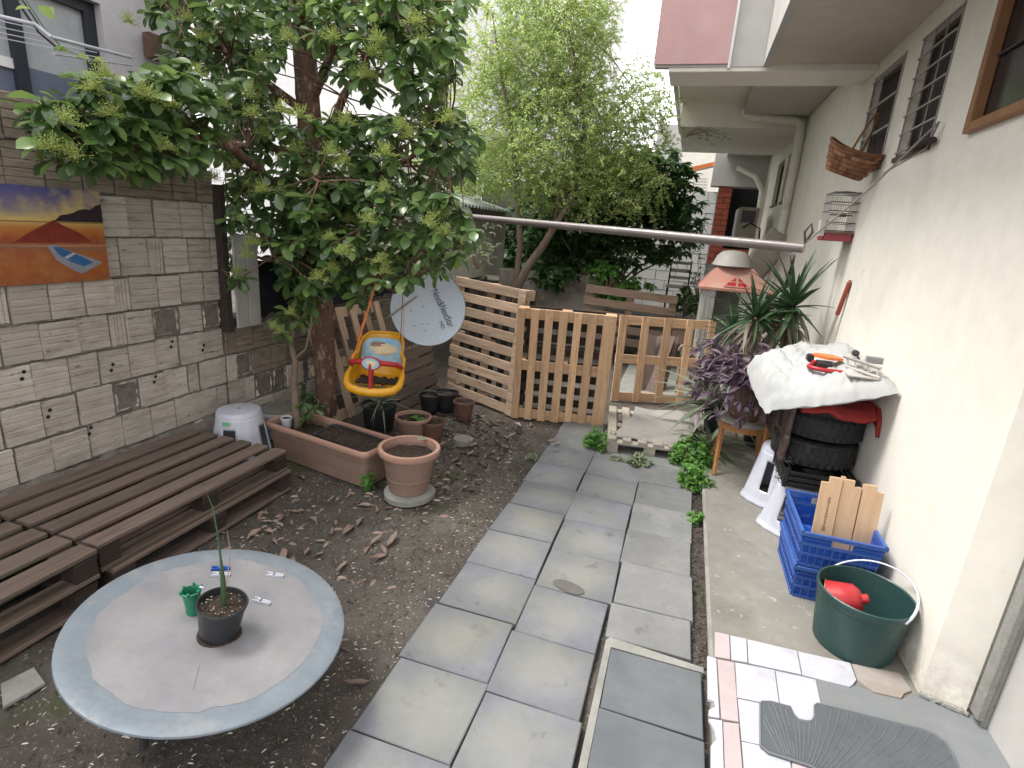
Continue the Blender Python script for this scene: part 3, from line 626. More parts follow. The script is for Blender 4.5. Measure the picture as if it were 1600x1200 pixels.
hv = n.new('ShaderNodeHueSaturation'); hv.inputs['Saturation'].default_value = 1.05; hv.inputs['Value'].default_value = 1.1; l.new(c, hv.inputs['Color']); l.new(hv.outputs[0], p.inputs['Base Color']); p.inputs['Roughness'].default_value = .45
YA, YB, ZA, ZB = 1.45, 2.385, 1.345, 1.835
mb = MB(); mb.box(WX+.012, WX+.03, YA, YB, ZA, ZB); mb.build('canvas', m, pic)
def flat(name, mat, pts, dz):
    "thin printed patch; pts in picture fractions from left/bottom"
    q = MB(); k = len(pts)
    q.add([(WX+.030+dz, YA+(YB-YA)*a, ZA+(ZB-ZA)*b) for a, b in pts], [tuple(range(k))]); return q.build(name, mat, pic)
pr = lambda nme, c: M(nme, c, tuple(x*.7 for x in c), 20, .45, 0, vary=0, rand=False)
flat('printed_hills', pr('print_hills', (.035,.022,.03)), [(.72,.655),(.76,.72),(.80,.735),(.83,.75),(.86,.78),(.90,.80),(.93,.79),(.965,.84),(1,.86),(1,.655)], .0012)
flat('printed_sand', pr('print_red_sand', (.24,.035,.02)), [(.50,.43),(.60,.55),(.69,.64),(.72,.67),(.76,.62),(.84,.55),(.90,.47),(.92,.43)], .0010)
flat('printed_boardwalk', pr('print_boardwalk', (.30,.16,.10)), [(.38,.385),(1,.345),(1,.365),(.38,.405)], .0014)
boat_o = [(.665,.405),(.70,.41),(.80,.33),(.90,.255),(.965,.205),(.88,.125),(.83,.085),(.77,.15),(.70,.25)]
flat('printed_boat', pr('print_boat_hull', (.30,.31,.36)), boat_o, .0018)
flat('printed_boat_inside', pr('print_boat_inside', (.04,.14,.34)), [(.695,.385),(.73,.385),(.83,.29),(.91,.21),(.85,.165),(.78,.22),(.715,.31)], .0024)
flat('printed_thwart', pr('print_thwart', (.45,.50,.55)), [(.745,.275),(.80,.325),(.815,.31),(.76,.255)], .0030)

# ------------------------------------------------------------------ pallets
def pallet(name, label, mat, W=.8, L=1.2, nslat=5, slat_w=.10, wood='wood_new', woodx='wood_newx', group=None, gaps=None, cross=3, bottom=3, blocks=True, seed=1, th=.022, H=.144, slat_ws=None, back=0, face_board=None):
    """origin at a corner; slats run along local y, spread along local x; deck is at the top (local z=H)"""
    r = random.Random(seed)
    t = thing(name, label, 'pallet', mat=mat, group=group)
    ws = slat_ws or [slat_w]*nslat
    gap = (W-sum(ws))/(len(ws)-1)
    x = 0
    for i, w in enumerate(ws):
        m = MB(); j = lambda: r.uniform(-.003, .003)
        m.box(x+j(), x+w+j(), j()-.002, L+j()+.002, H-th+.001, H+j()*.4+.001, .003)
        o = m.build('slat', wood, t, world=False); x += w+gap
    cb = 0.1
    for i in range(cross):
        y = (L-cb)*i/(cross-1); m = MB()
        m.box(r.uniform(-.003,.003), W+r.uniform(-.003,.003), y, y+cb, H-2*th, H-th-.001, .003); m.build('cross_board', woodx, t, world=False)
    if blocks:
        for i in range(cross):
            for k in range(3):
                y = (L-cb)*i/(cross-1)+.003; xx = (W-.1)*k/2+.003; m = MB()
                m.box(xx, xx+.094, y, y+.094, th+.001, H-2*th-.001, .003); m.build('block', woodx, t, world=False)
    if bottom:
        for k in range(bottom):
            xx = (W-.1)*k/(bottom-1); m = MB(); m.box(xx, xx+.1, r.uniform(0,.004), L-r.uniform(0,.004), 0, th, .003); m.build('bottom_board', wood, t, world=False)
    for k in range(back):
        y = (L-.075)*k/(back-1); m = MB(); m.box(.004, W-.004, y, y+.075, .001, th-.001, .003); m.build('back_board', 'wood_dark', t, world=False)  # back boards coloured dark, so the shade between the slats is painted in
    if face_board is not None:
        m = MB(); m.box(.0, W, face_board, face_board+.085, H+.004, H+.024, .003); m.build('face_board', woodx, t, world=False)
    # nail heads
    nb = MB()
    x = 0
    for w in ws:
        for i in range(cross):
            y = (L-cb)*i/(cross-1)+cb/2
            for dx, dy in ((.25,.25),(.75,-.25)): nb.lathe([(.005,H+.0005),(.0001,H+.003)], (x+w*dx, y+cb*dy, 0), 5)
        x += w+gap
    stuff(nb.build('nail_heads', 'rust', t, world=False))
    return t
def stand(bl, br, tl, H=.144, horizontal=False):
    "matrix for a pallet standing up: deck faces the viewer; bl, br bottom corners of the deck face, tl top left corner"
    u = (Vector(br)-Vector(bl)).normalized(); v = (Vector(tl)-Vector(bl)).normalized()
    w = u.cross(v).normalized()      # points towards the viewer
    m = frame(Vector(bl)-w*H, u, v)
    if horizontal:                   # slats run along u: swap axes
        o = Vector(br)-w*H
        m = Matrix(((v.x,-u.x,w.x,o.x),(v.y,-u.y,w.y,o.y),(v.z,-u.z,w.z,o.z),(0,0,0,1)))
    return m
# two piles of two old pallets as a low platform
def flat_m(x, y, z, a): return Matrix.Translation((x, y, z)) @ Matrix.Rotation(R_(a), 4, 'Z')
ww = [.125,.12,.13,.12,.12,.125]
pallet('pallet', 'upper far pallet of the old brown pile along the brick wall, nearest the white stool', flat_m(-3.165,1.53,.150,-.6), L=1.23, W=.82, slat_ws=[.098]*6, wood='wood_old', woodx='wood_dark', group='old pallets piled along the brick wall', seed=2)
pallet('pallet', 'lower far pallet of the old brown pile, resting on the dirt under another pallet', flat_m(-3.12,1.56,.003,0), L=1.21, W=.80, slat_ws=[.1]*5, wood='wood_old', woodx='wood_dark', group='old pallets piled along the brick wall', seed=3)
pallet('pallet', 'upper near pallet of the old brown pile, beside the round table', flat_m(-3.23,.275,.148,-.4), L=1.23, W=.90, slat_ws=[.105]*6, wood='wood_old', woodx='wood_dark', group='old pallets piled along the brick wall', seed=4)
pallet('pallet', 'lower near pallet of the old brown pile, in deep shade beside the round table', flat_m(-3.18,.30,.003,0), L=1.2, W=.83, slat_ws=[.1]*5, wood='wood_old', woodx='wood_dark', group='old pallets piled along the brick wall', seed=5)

# pallet fence across the yard
pallet('pallet', 'tall pallet with horizontal slats standing between the satellite dish and the orange pallet',
    stand((-2.398,5.336,0), (-1.43,4.93,0.0), (-2.33,5.34,1.24), horizontal=True), W=1.25, L=1.0, slat_ws=[.092]*9, wood='wood_grey', woodx='wood_grey', seed=6, group='pallets fencing off the yard', bottom=0, back=7, face_board=.01)
pallet('pallet', 'fresh orange pallet with upright slats standing in the middle of the fence',
    stand((-1.44,4.90,.0), (-.575,5.05,.0), (-1.42,4.80,1.11)), W=.905, L=1.11, slat_ws=[.07,.075,.075,.075,.075,.08,.12], wood='wood_new', woodx='wood_newx', seed=7, group='pallets fencing off the yard', bottom=0, back=9)
pallet('pallet', 'pale pallet with widely spaced upright slats behind the mat, closing the path',
    stand((-.60,6.02,.0), (.42,6.40,.0), (-.64,6.06,.98)), W=1.09, L=.97, slat_ws=[.08,.08,.085,.08,.08], wood='wood_new', woodx='wood_newx', seed=8, group='pallets fencing off the yard', bottom=0, blocks=False)
# two dark pallets leaning on the low wall behind the swing
pallet('pallet', 'shaded pallet with sloping slats leaning on the low wall under the black sheeting',
    stand((-2.80,3.95,.0), (-2.72,5.05,.0), (-3.12,4.02,.98)), W=1.1, L=1.02, slat_ws=[.09]*6, wood='wood_grey', woodx='wood_grey', seed=9, group='dark pallets leaning behind the swing', bottom=0)
pallet('pallet', 'dark pallet with horizontal slats leaning between the tree and the dish',
    stand((-2.47,4.10,.0), (-2.40,5.30,.0), (-2.68,4.12,.80), horizontal=True), W=.80, L=1.2, slat_ws=[.09]*7, wood='wood_old', woodx='wood_old', seed=10, group='dark pallets leaning behind the swing', bottom=0)
# low pallet with a mat at the end of the path
lp = pallet('pallet', 'low whitewashed pallet lying on the path under a beige mat', frame((-.42,5.30,.03),(.96,.12,0),(.0,-1,0)) @ Matrix.Identity(4), W=.72, L=.95, slat_ws=[.075]*6, wood='oldcream', woodx='oldcream', seed=11, H=.12)
lp.matrix_world = flat_m(-.43,4.42,.02,7); 
XF[lp] = lp.matrix_world.copy()
mb = MB()
def matf(a, b):
    x = -.40+.62*a+.10*b*1; y = 4.50+.92*b-.04*a
    z = .152+.012*math.sin(a*7+b*3)+(.05*(abs(a-1)<.12)*(b<.4)) - .02*(b<.06)
    return (x+.05*math.sin(b*3), y+.11*a, z)
mb.grid(matf, 26, 26)
o = mb.build('mat', 'carpet', smooth=80, solid=.012); tag(o, 'beige scrap of carpet draped over the low pallet', 'mat')
# back pallet beyond the fence
pallet('pallet', 'brown pallet on its side beyond the fence, in front of the white block wall',
    stand((-1.35,7.7,.30), (-.09,8.05,.25), (-1.30,7.75,1.05), horizontal=True), W=.8, L=1.3, slat_ws=[.11]*5, wood='wood_mid', woodx='wood_mid', seed=12, bottom=0)

# ------------------------------------------------------------------ round tilted table and things on it
tn = Vector((.16,.06,1)).normalized(); tc = Vector((-1.41,1.26,.374)); tr = .4445
tu = Vector((1,0,0)); tu = (tu-tn*tu.dot(tn)).normalized(); tv = tn.cross(tu)
TM = Matrix(((tu.x,tv.x,tn.x,tc.x),(tu.y,tv.y,tn.y,tc.y),(tu.z,tv.z,tn.z,tc.z),(0,0,0,1)))
tb = thing('round_table', 'low round metal table with a blue-grey border, tilted on the dirt beside the pallets', 'table', mat=TM)
mb = MB(); prof = [(0,0),(.15,.0005),(.30,.0012),(.365,.002)]
top_ = [(0,0,.0012)]+[((.362+.016*mnoise.noise(Vector((math.cos(q)*3, math.sin(q)*3, 1)))+.006*mnoise.noise(Vector((math.cos(q)*12, math.sin(q)*12, 1))))*math.cos(q), (.362+.016*mnoise.noise(Vector((math.cos(q)*3, math.sin(q)*3, 1)))+.006*mnoise.noise(Vector((math.cos(q)*12, math.sin(q)*12, 1))))*math.sin(q), .0030) for q in [i*math.pi/90 for i in range(180)]]
mb.add(top_, [(0, 1+i, 1+(i+1)%180) for i in range(180)]); mb.build('tabletop', 'table', tb, world=False, smooth=30)
mb = MB(); mb.lathe([(.0001,-.006),(.30,.0008),(.37,.0022),(.40,.003),(tr-.006,.004),(tr,.001),(tr+.001,-.006),(tr-.006,-.010),(.40,-.03),(.36,-.045),(.30,-.05),(0,-.05)], n=64)
mb.build('rim', 'table_rim', tb, world=False, smooth=40)
mb = MB(); mb.lathe([(.30,-.05),(.28,-.075),(.12,-.10),(.05,-.10)], n=32); mb.build('pan', 'dark_metal', tb, world=False, smooth=40)
for a in (20, 140, 260):
    mb = MB(); q = R_(a); mb.tube([(.24*math.cos(q), .24*math.sin(q), -.07), (.22*math.cos(q), .22*math.sin(q), -.37)], .014, 8); mb.build('leg', 'dark_metal', tb, world=False, smooth=40)
mb = MB(); mb.tube([(.10,-.16,.0026),(.16,-.24,.0028)], .0008, 4); mb.build('scratch', 'grey_metal', tb, world=False)
def on_table(x, y): # z of the table top
    return tc.z - (tn.x*(x-tc.x)+tn.y*(y-tc.y))/tn.z + .002
def soil(parent, cx, cy, z, r, n=90, world=True, seed=1, sx=1, sy=1):
    m = MB(); rr = random.Random(seed)
    def fn(a, b):
        q = a*2*math.pi; d = r*b
        return (cx+d*math.cos(q)*sx, cy+d*math.sin(q)*sy, z+.014*mnoise.noise(Vector((d*math.cos(q)*25+seed, d*math.sin(q)*25, 1)))+.006*mnoise.noise(Vector((d*math.cos(q)*70, d*math.sin(q)*70, 1))))
    m.grid(fn, 28, 8); o = m.build('soil', 'soil', parent, world=world, smooth=70)
    return o
def pot(name, label, x, y, z, r, h, mat, rim=.012, rimmat=None, taper=.74, group=None, soilz=.85, n=28, lip=.03, cat='plant pot', seed=1, rings=True):
    t = thing(name, label, cat, (x,y,z), group=group)
    m = MB(); b = r*taper
    prof = [(0,.0),(b*.95,0),(b,.006),(b+(r-b)*.3,h*.3)]
    if rings: prof += [(b+(r-b)*.31+.003,h*.31),(b+(r-b)*.34+.003,h*.34),(b+(r-b)*.35,h*.35)]
    prof += [(b+(r-b)*.9,h-lip),(r-.004,h-lip)]
    m.lathe(prof+[(r-.010,h-lip+.002),(b+(r-b)*.8-.004,h*.7),(b*.9,.02),(0,.02)], (x,y,z), n); m.build('body', mat, t, smooth=35)
    m = MB(); m.lathe([(r-.004,h-lip-.001),(r+rim*.7,h-lip),(r+rim,h-lip*.6),(r+rim*.8,h-.003),(r+rim*.2,h),(r-.006,h-.004),(r-.009,h-lip)], (x,y,z), n); m.build('rim', rimmat or mat, t, smooth=50)
    if soilz: soil(t, x, y, z+h*soilz, b+(r-b)*soilz-.004, seed=seed)
    return t
px_, py_ = -1.368, 1.235
zt = on_table(px_, py_)
pm = Matrix.Translation((px_, py_, zt)) @ Vector((0,0,1)).rotation_difference(tn).to_matrix().to_4x4()
t = thing('potted_seedling', 'black nursery pot with a single tall seedling, standing on the round table', 'potted plant', mat=pm)
m = MB(); m.lathe([(0,0),(.058,0),(.062,.004),(.075,.112),(.079,.114),(.082,.126),(.080,.131),(.076,.130),(.073,.118),(.06,.01),(0,.01)], n=32); m.build('pot', 'black_pot', t, world=False, smooth=35)
soil(t, 0, 0, .108, .073, world=False, seed=4)
m = MB(); rr = random.Random(3)
for i in range(38):
    a = rr.uniform(0,6.28); d = .068*math.sqrt(rr.random()); s = rr.uniform(.001,.0034)
    m.lathe([(0,-s*.6),(s,0),(s*.4,s*.7)], (d*math.cos(a), d*math.sin(a), .118), 5)
stuff(m.build('perlite', 'petal', t, world=False))
m = MB(); m.tube([(0,.01,.10),(-.008,.012,.135),(-.024,.018,.19),(-.05,.024,.27),(-.082,.030,.36),(-.118,.036,.44),(-.150,.04,.475)], [.006,.0095,.0085,.0035,.0028,.0022,.0008], 8); m.build('stem', 'leaf_yucca', t, world=False, smooth=60)
m = MB(); m.tube([(-.02,.03,.13),(-.06,.08,.155),(-.13,.16,.19),(-.19,.20,.235)], [.0022,.0018,.0016,.0007], 6); m.build('twig', 'bark2', t, world=False, smooth=60)
# mud ring
m = MB(); m.lathe([(.05,.001),(.066,.004),(.071,.001)], n=26, wob=.05); m.build('mud_ring', 'soil', t, world=False)
gx, gy = -1.508, 1.262
t = thing('green_cup', 'small green plastic cup with a notched rim, beside the black pot on the table', 'cup', (gx,gy,on_table(gx,gy)))
m = MB(); m.lathe([(0,0),(.023,0),(.0235,.03),(.027,.055),(.0295,.082),(.033,.084),(.0335,.091),(.030,.093),(.0265,.086),(.025,.06),(0,.055)], (gx,gy,on_table(gx,gy)), 22); m.build('body', 'green_cup', t, smooth=35)
for a in range(6):
    m = MB(); q = a*1.047; m.cbox((gx+.0325*math.cos(q), gy+.0325*math.sin(q), on_table(gx,gy)+.094), (.009,.009,.012), .002); m.build('tab', 'green_cup', t)
m = MB(); m.cbox((gx+.03, gy+.018, on_table(gx,gy)+.101), (.018,.007,.006), .002); m.build('clip', 'white_pl', t)
def peg(x, y, a, label, mat, group='clothes pegs on the round table'):
    z = on_table(x, y)+.001
    t = thing('clothes_peg', label, 'clothes peg', mat=Matrix.Translation((x,y,z)) @ Vector((0,0,1)).rotation_difference(tn).to_matrix().to_4x4() @ Matrix.Rotation(R_(a), 4, 'Z'), group=group)
    for s in (-1, 1):
        m = MB(); m.add([(-.034,s*.003+s*.006,0),(-.01,s*.001,0),(.034,s*.0015,0),(.034,s*.007,0),(0,s*.009,0),(-.034,s*.011,0)]+[(-.034,s*.003+s*.006,.009),(-.01,s*.001,.009),(.034,s*.0015,.009),(.034,s*.007,.009),(0,s*.009,.009),(-.034,s*.011,.009)],
              [(0,1,2,3,4,5),(11,10,9,8,7,6)]+[(i,(i+1)%6,6+(i+1)%6,6+i) for i in range(6)]); m.build('arm', mat, t, world=False)
    m = MB(); m.tube([(-.004,-.008,.010),(-.004,.008,.010)], .0035, 8); m.build('spring', 'grey_metal', t, world=False)
peg(-1.425, 1.578, 25, 'clear white peg nearest the far edge of the table', 'white_pl')
peg(-1.36, 1.43, 12, 'clear white peg lying half way between the pot and the rim', 'white_pl')
peg(-1.612, 1.49, 38, 'blue peg just behind the black pot', 'blue')
peg(-1.585, 1.462, 35, 'white peg touching the blue one behind the black pot', 'white_pl')

# ------------------------------------------------------------------ white stool beside the planter
def stool(label, x, y, z, h=.42, r=.165, rot=0, sticker=False, group='white plastic stools', slot=(.22,.80,.30,.34), arch=.86):
    t = thing('plastic_stool', label, 'stool', mat=Matrix.Translation((x,y,z)) @ Matrix.Rotation(R_(rot), 4, 'Z'), group=group)
    m = MB(); m.lathe([(0,h),(r-.03,h),(r-.008,h-.006),(r,h-.02),(r+.004,h-.04),(r-.006,h-.045)], n=32); m.build('seat', 'white_pl', t, world=False, smooth=40)
    m = MB(); m.lathe([(.006,h+.0006),(.010,h+.0012),(.014,h+.0006)], n=10); m.build('vent', 'dark_metal', t, world=False)
    NA, NB = 72, 20
    def body(a, b):
        ang = a*2*math.pi; hh = h-.040-(h-.040)*b; sq = (abs(math.cos(ang))**5+abs(math.sin(ang))**5)**(-1/5)
        sq = 1+(sq-1)*.55*b+.0; flute = 1+.012*math.cos(ang*16)*(b > .15)
        rr = (r+.0+.052*b+(.008 if b > .93 else 0))*sq*flute
        return (rr*math.cos(ang), rr*math.sin(ang), hh)
    vs = [body(i/NA, j/NB) for j in range(NB+1) for i in range(NA)]; fs = []
    for j in range(NB):
        for i in range(NA):
            ang = (i+.5)/NA*4 % 1.0; d = min(ang, 1-ang)*math.pi/2; bb = (j+.5)/NB
            if (slot[0] < bb < slot[1] and d < slot[2]) or (bb > arch and d < slot[3]): continue
            fs.append((j*NA+i, (j+1)*NA+i, (j+1)*NA+(i+1)%NA, j*NA+(i+1)%NA))
    m = MB(); m.add(vs, fs); m.build('body', 'white_pl', t, world=False, smooth=50, solid=.005)
    m = MB(); m.lathe([(r+.03,h*.55),(r+.025,h*.5)], n=24)
    if sticker:
        a0 = R_(sticker-rot)
        m = MB(); m.grid(lambda a, b: ((r+.016+.006*b)*math.cos(a0+(a-.5)*.30), (r+.014+.006*b)*math.sin(a0+(a-.5)*.30), h-.052-.025*b), 6, 2, flip=True); m.build('sticker', 'sticker_green', t, world=False)
    return t
stool('white plastic stool between the end of the pallet pile and the long planter', -2.93, 2.985, .0, h=.415, r=.15, rot=18, sticker=-78)

# ------------------------------------------------------------------ long planter with its contents
ang = R_(-10.8); c_, s_ = math.cos(ang), math.sin(ang)
PM = Matrix.Translation((-1.86,2.94,0)) @ Matrix.Rotation(ang, 4, 'Z')   # origin: right front bottom corner; x to the left is negative
t = thing('planter', 'long terracotta coloured planter box in front of the tree', 'planter', mat=PM)
PL, PD, PH = 1.02, .36, .285
def rrect(w0, w1, d0, d1, rad, n=5):
    pts = []
    for cx, cy_, a in ((w1-rad,d0+rad,-90),(w1-rad,d1-rad,0),(w0+rad,d1-rad,90),(w0+rad,d0+rad,180)):
        for i in range(n+1):
            q = R_(a+90*i/n); pts.append((cx+rad*math.cos(q), cy_+rad*math.sin(q)))
    return pts
def loft(m, loops):
    k = len(loops[0]); vs = [p for L_ in loops for p in L_]; fs = []
    for i in range(len(loops)-1):
        for j in range(k): fs.append((i*k+j, i*k+(j+1)%k, (i+1)*k+(j+1)%k, (i+1)*k+j))
    m.add(vs, fs)
lo = lambda e, z, rad=.04: [(a, b, z) for a, b in rrect(-PL+.05-e, -.05+e, .05-e, PD-.05+e, rad)]
m = MB(); loft(m, [lo(-.0,0),lo(.0,.002),lo(.018,.13),lo(.030,PH-.045),lo(.026,PH-.045),lo(.005,.05),lo(.0,.03)])
m.add(lo(-.002,.03), [tuple(range(24))]); m.build('body', 'terra', t, world=False, smooth=35)
m = MB(); loft(m, [lo(.030,PH-.046),lo(.048,PH-.044,.05),lo(.053,PH-.03,.055),lo(.050,PH-.010,.055),lo(.040,PH,.05),lo(.030,PH-.003,.04),lo(.026,PH-.02),lo(.025,PH-.046)]); m.build('rim', 'terra_rim', t, world=False, smooth=60)
m = MB(); m.grid(lambda a, b: (-PL+.05+(PL-.1)*a, .045+(PD-.09)*b, .215+.02*mnoise.noise(Vector((a*14,b*6,3)))+.008*mnoise.noise(Vector((a*60,b*25,3)))-.03*(a<.12)), 60, 20); m.build('soil', 'soil', t, world=False, smooth=70)
for zz in (.09, .19):
    m = MB(); loft(m, [lo(.0215+.012*(zz>.1),zz),lo(.0235+.012*(zz>.1),zz+.003),lo(.0225+.012*(zz>.1),zz+.006)]); m.build('ridge', 'terra', t, world=False, smooth=60)
# tray of soil sunk in the planter
tm = PM @ Matrix.Translation((-.30,.17,.245)) @ Euler((R_(4),R_(3),R_(3))).to_matrix().to_4x4()
t2 = thing('seed_tray', 'black seed tray heaped with dry soil, sunk in the long planter', 'seed tray', mat=tm)
m = MB()
rr_ = lambda e, z: [(a, b, z) for a, b in rrect(-.25-e, .25+e, -.11-e, .11+e, .03)]
loft(m, [rr_(-.03,-.05),rr_(0,.03),rr_(.004,.032),rr_(-.006,.024)]); m.build('tray', 'black_pot', t2, world=False, smooth=50)
m = MB(); m.grid(lambda a, b: (-.25+.5*a, -.11+.22*b, .014+.035*math.sin(a*3.14)*math.sin(b*3.14)+.012*mnoise.noise(Vector((a*22,b*11,3)))+.006*mnoise.noise(Vector((a*60,b*30,3)))), 50, 24); m.build('soil', 'soil', t2, world=False, smooth=70)
# small white pot at the planter's left end
t = pot('small_pot', 'small white pot wedged in the left end of the long planter', *(-2.744,3.251,0.21)[:2], .21, .042, .085, 'white_pl', rim=.003, lip=.012, seed=9, rings=False)

# terracotta pots
t = pot('large_pot', 'large round terracotta pot with dry soil at the end of the planter', -1.585, 3.04, .045, .185, .315, 'terra', rim=.024, rimmat='terra_rim', taper=.70, soilz=.80, n=40, lip=.045, seed=2)
o = MB(); o.lathe([(0,0),(.165,0),(.172,.006),(.172,.040),(.16,.046),(0,.046)], (-1.575,3.03,0), 28, wob=.03); tag(o.build('pot_saucer', 'cement', smooth=40), 'chipped pale saucer under the large terracotta pot', 'saucer')
pot('terracotta_pot', 'medium terracotta pot half hidden behind the large one, with a pale leaf lying on it', *(-2.035,3.962,0)[:2], 0, .145, .21, 'terra', rim=.012, rimmat='terra_rim', n=32, seed=3)
pot('black_pot', 'dark pot just right of the medium terracotta pot', -1.86, 3.98, 0, .10, .19, 'brown_pot', rim=.008, n=26, seed=4)
pot('black_pot', 'small black pot below the satellite dish', *(-2.203,4.632,0)[:2], 0, .10, .20, 'black_pot', rim=.008, n=26, seed=5)
pot('black_pot', 'dark pot standing behind the small black one below the dish', -2.10, 4.78, 0, .12, .20, 'black_pot', rim=.008, n=26, seed=6)
pot('brown_pot', 'small brown pot in front of the horizontal slatted pallet', *(-1.838,4.623,0)[:2], 0, .098, .19, 'brown_pot', rim=.008, n=26, seed=7)
o = MB(); o.lathe([(0,0),(.085,0),(.09,.02),(.085,.05),(.06,.056),(0,.054)], (-1.607,4.056,0), 20, wob=.05); tag(o.build('round_stone', 'concrete', smooth=40), 'flat round grey stone on the dirt below the brown pot', 'stone')
# plastic drum lid / bucket left of the tree
bx, by = (-3.04,3.535,0.22)[:2]
t = thing('white_basin', 'white plastic basin with a mossy lid behind the stool', 'basin', (bx,by,0))
m = MB(); m.lathe([(0,0),(.13,0),(.165,.19),(.172,.195),(.172,.225),(.165,.232)], (bx,by,0), 32); m.build('body', 'white_pl', t, smooth=40)
m = MB(); m.lathe([(.171,.232),(.165,.242),(.15,.244),(.148,.238),(0,.24)], (bx,by,0), 32); m.build('lid', 'concrete', t, smooth=40)
# broken tile bottom left
mb = MB(); q = [(-2.113,0.972,0.02),(-2.233,1.036,0.02),(-2.209,1.133,0.02),(-2.093,1.098,0.02)]; mb.prism([p[:2] for p in q], .0, .012); tag(mb.build('broken_tile', 'cement'), 'pale broken tile on the dirt between pallets and table', 'tile')

# ------------------------------------------------------------------ satellite dish
dc = Vector((-2.245,4.62,1.03)); dn = Vector((.36,-.90,.22)).normalized()
du = Vector((0,0,1)).cross(dn).normalized(); dv = dn.cross(du)
DM = Matrix(((du.x,dv.x,dn.x,dc.x),(du.y,dv.y,dn.y,dc.y),(du.z,dv.z,dn.z,dc.z),(0,0,0,1)))
t = thing('satellite_dish', 'pale blue satellite dish with blue lettering, leaning on the pallets behind the swing', 'satellite dish', mat=DM)
dr = .345; dz = lambda r: .055*(r/dr)**2-.055
m = MB(); m.lathe([(r, dz(r)) for r in [.0001,.05,.1,.15,.2,.25,.3,.335]]+[(dr,.002),(dr+.004,-.004),(dr-.002,-.012),(.3,dz(.3)-.012),(.15,dz(.15)-.012),(.0001,dz(0)-.012)], n=56, sy=1.0); m.build('reflector', 'white_dish', t, world=False, smooth=40)
m = MB(); m.lathe([(dr-.002,-.002),(dr+.005,.003),(dr+.008,-.006),(dr,-.012)], n=56); m.build('rim', 'grey_metal', t, world=False, smooth=50)
m = MB(); m.tube([(-.36,-.10,-.03),(-.25,-.02,.05),(-.10,.10,.10)], .012, 8); arm = m.build('arm', 'sheet', t, world=False, smooth=50)
for a, b in ((-.16,-.03),(-.12,-.17),(-.05,-.15),(.0,-.14),(-.02,-.21),(-.05,.02)):
    m = MB(); r = math.hypot(a,b); m.lathe([(.0001,.003),(.005,.002),(.006,0)], (a,b,dz(r)+.001), 8); m.build('bolt', 'dark_metal', t, world=False)
def text_mesh(body, size, m4, name, mat, parent, wrap=None, ext=.001, shear=.15):
    cu = bpy.data.curves.new(name, 'FONT'); cu.body = body; cu.size = size; cu.align_x = 'CENTER'; cu.align_y = 'CENTER'; cu.extrude = ext; cu.shear = shear; cu.resolution_u = 3
    to = bpy.data.objects.new(name, cu); COL.objects.link(to)
    dg = bpy.context.evaluated_depsgraph_get(); me = bpy.data.meshes.new_from_object(to.evaluated_get(dg))
    bpy.data.objects.remove(to); me.materials.clear(); me.materials.append(MT[mat]); me.name = name
    for vv in me.vertices:
        co = m4 @ vv.co
        if wrap: co = wrap(co)
        vv.co = co
    o = bpy.data.objects.new(name, me); COL.objects.link(o); o.parent = parent; XF[o] = XF[parent].copy(); return o
wr = lambda co: Vector((co.x, co.y, co.z+dz(math.hypot(co.x, co.y))+.004))
text_mesh('Next&NextStar', .082, Matrix.Translation((.135,.015,0)) @ Matrix.Rotation(R_(-62), 4, 'Z') @ Matrix.Diagonal((.72,1.15,1,1)), 'lettering', 'blue_ink', t, wr)
text_mesh('HD', .05, Matrix.Translation((.135,-.145,0)) @ Matrix.Rotation(R_(-62), 4, 'Z'), 'lettering', 'blue_ink', t, wr, shear=0)

# ------------------------------------------------------------------ child's swing
sx, sy, sz = -2.015, 3.36, .66
t = thing('baby_swing', 'yellow plastic baby swing with a red T bar hanging from the tree', 'swing', (sx,sy,sz))
SM = Matrix.Translation((sx,sy,sz)) @ Matrix.Rotation(R_(16), 4, 'Z') @ Matrix.Diagonal((1.08,1.0,1.0,1)) 
def U(s):
    "plan curve of the shell: s 0..1 from right front, round the back, to left front"
    if s < .25: return (.165-.0*s, -.10+.16*(s/.25))
    if s > .75: return (-.165, -.10+.16*((1-s)/.25))
    q = math.pi*(s-.25)/.5; return (.165*math.cos(q), .06+.11*math.sin(q))
def htop(s):
    q = abs(s-.5)*2
    return .045+.285*(1-max(0,(q-.22)/.78)**1.3 if q > .22 else 1)**1.1
m = MB()
def shell(a, b):
    x, y = U(a); h = htop(a); z = .0+h*b; k = 1+.05*b-.16*(1-b)**3; lean = .05*b*(1 if abs(a-.5) < .3 else .3)
    return (x*k*(1-.22*max(0,b-.3)*(htop(a)>.2)), y*k+lean*.5, z)
m.grid(shell, 36, 12, m=SM); m.build('seat_shell', 'yellow', t, smooth=60, solid=.008)
m = MB(); top = []
for i in range(37): top.append(SM @ Vector(shell(i/36,1)))
m.tube(top, .011, 8); m.build('shell_rim', 'yellow', t, smooth=60)
m = MB(); m.prism([(a,b) for a,b in [U(i/24) for i in range(25)]], .0, .012, SM); m.build('seat', 'yellow', t)
m = MB(); fr_ = [(.172,-.04,.10),(.180,-.09,.07),(.172,-.14,.02),(.14,-.175,-.005),(.07,-.195,-.018),(0,-.20,-.02),(-.07,-.195,-.018),(-.14,-.175,-.005),(-.172,-.14,.02),(-.180,-.09,.07),(-.172,-.04,.10)]
m.tube([SM @ Vector(p) for p in fr_], [.014,.02,.026,.03,.032,.032,.032,.03,.026,.02,.014], 10); m.build('front_bar', 'yellow', t, smooth=60)
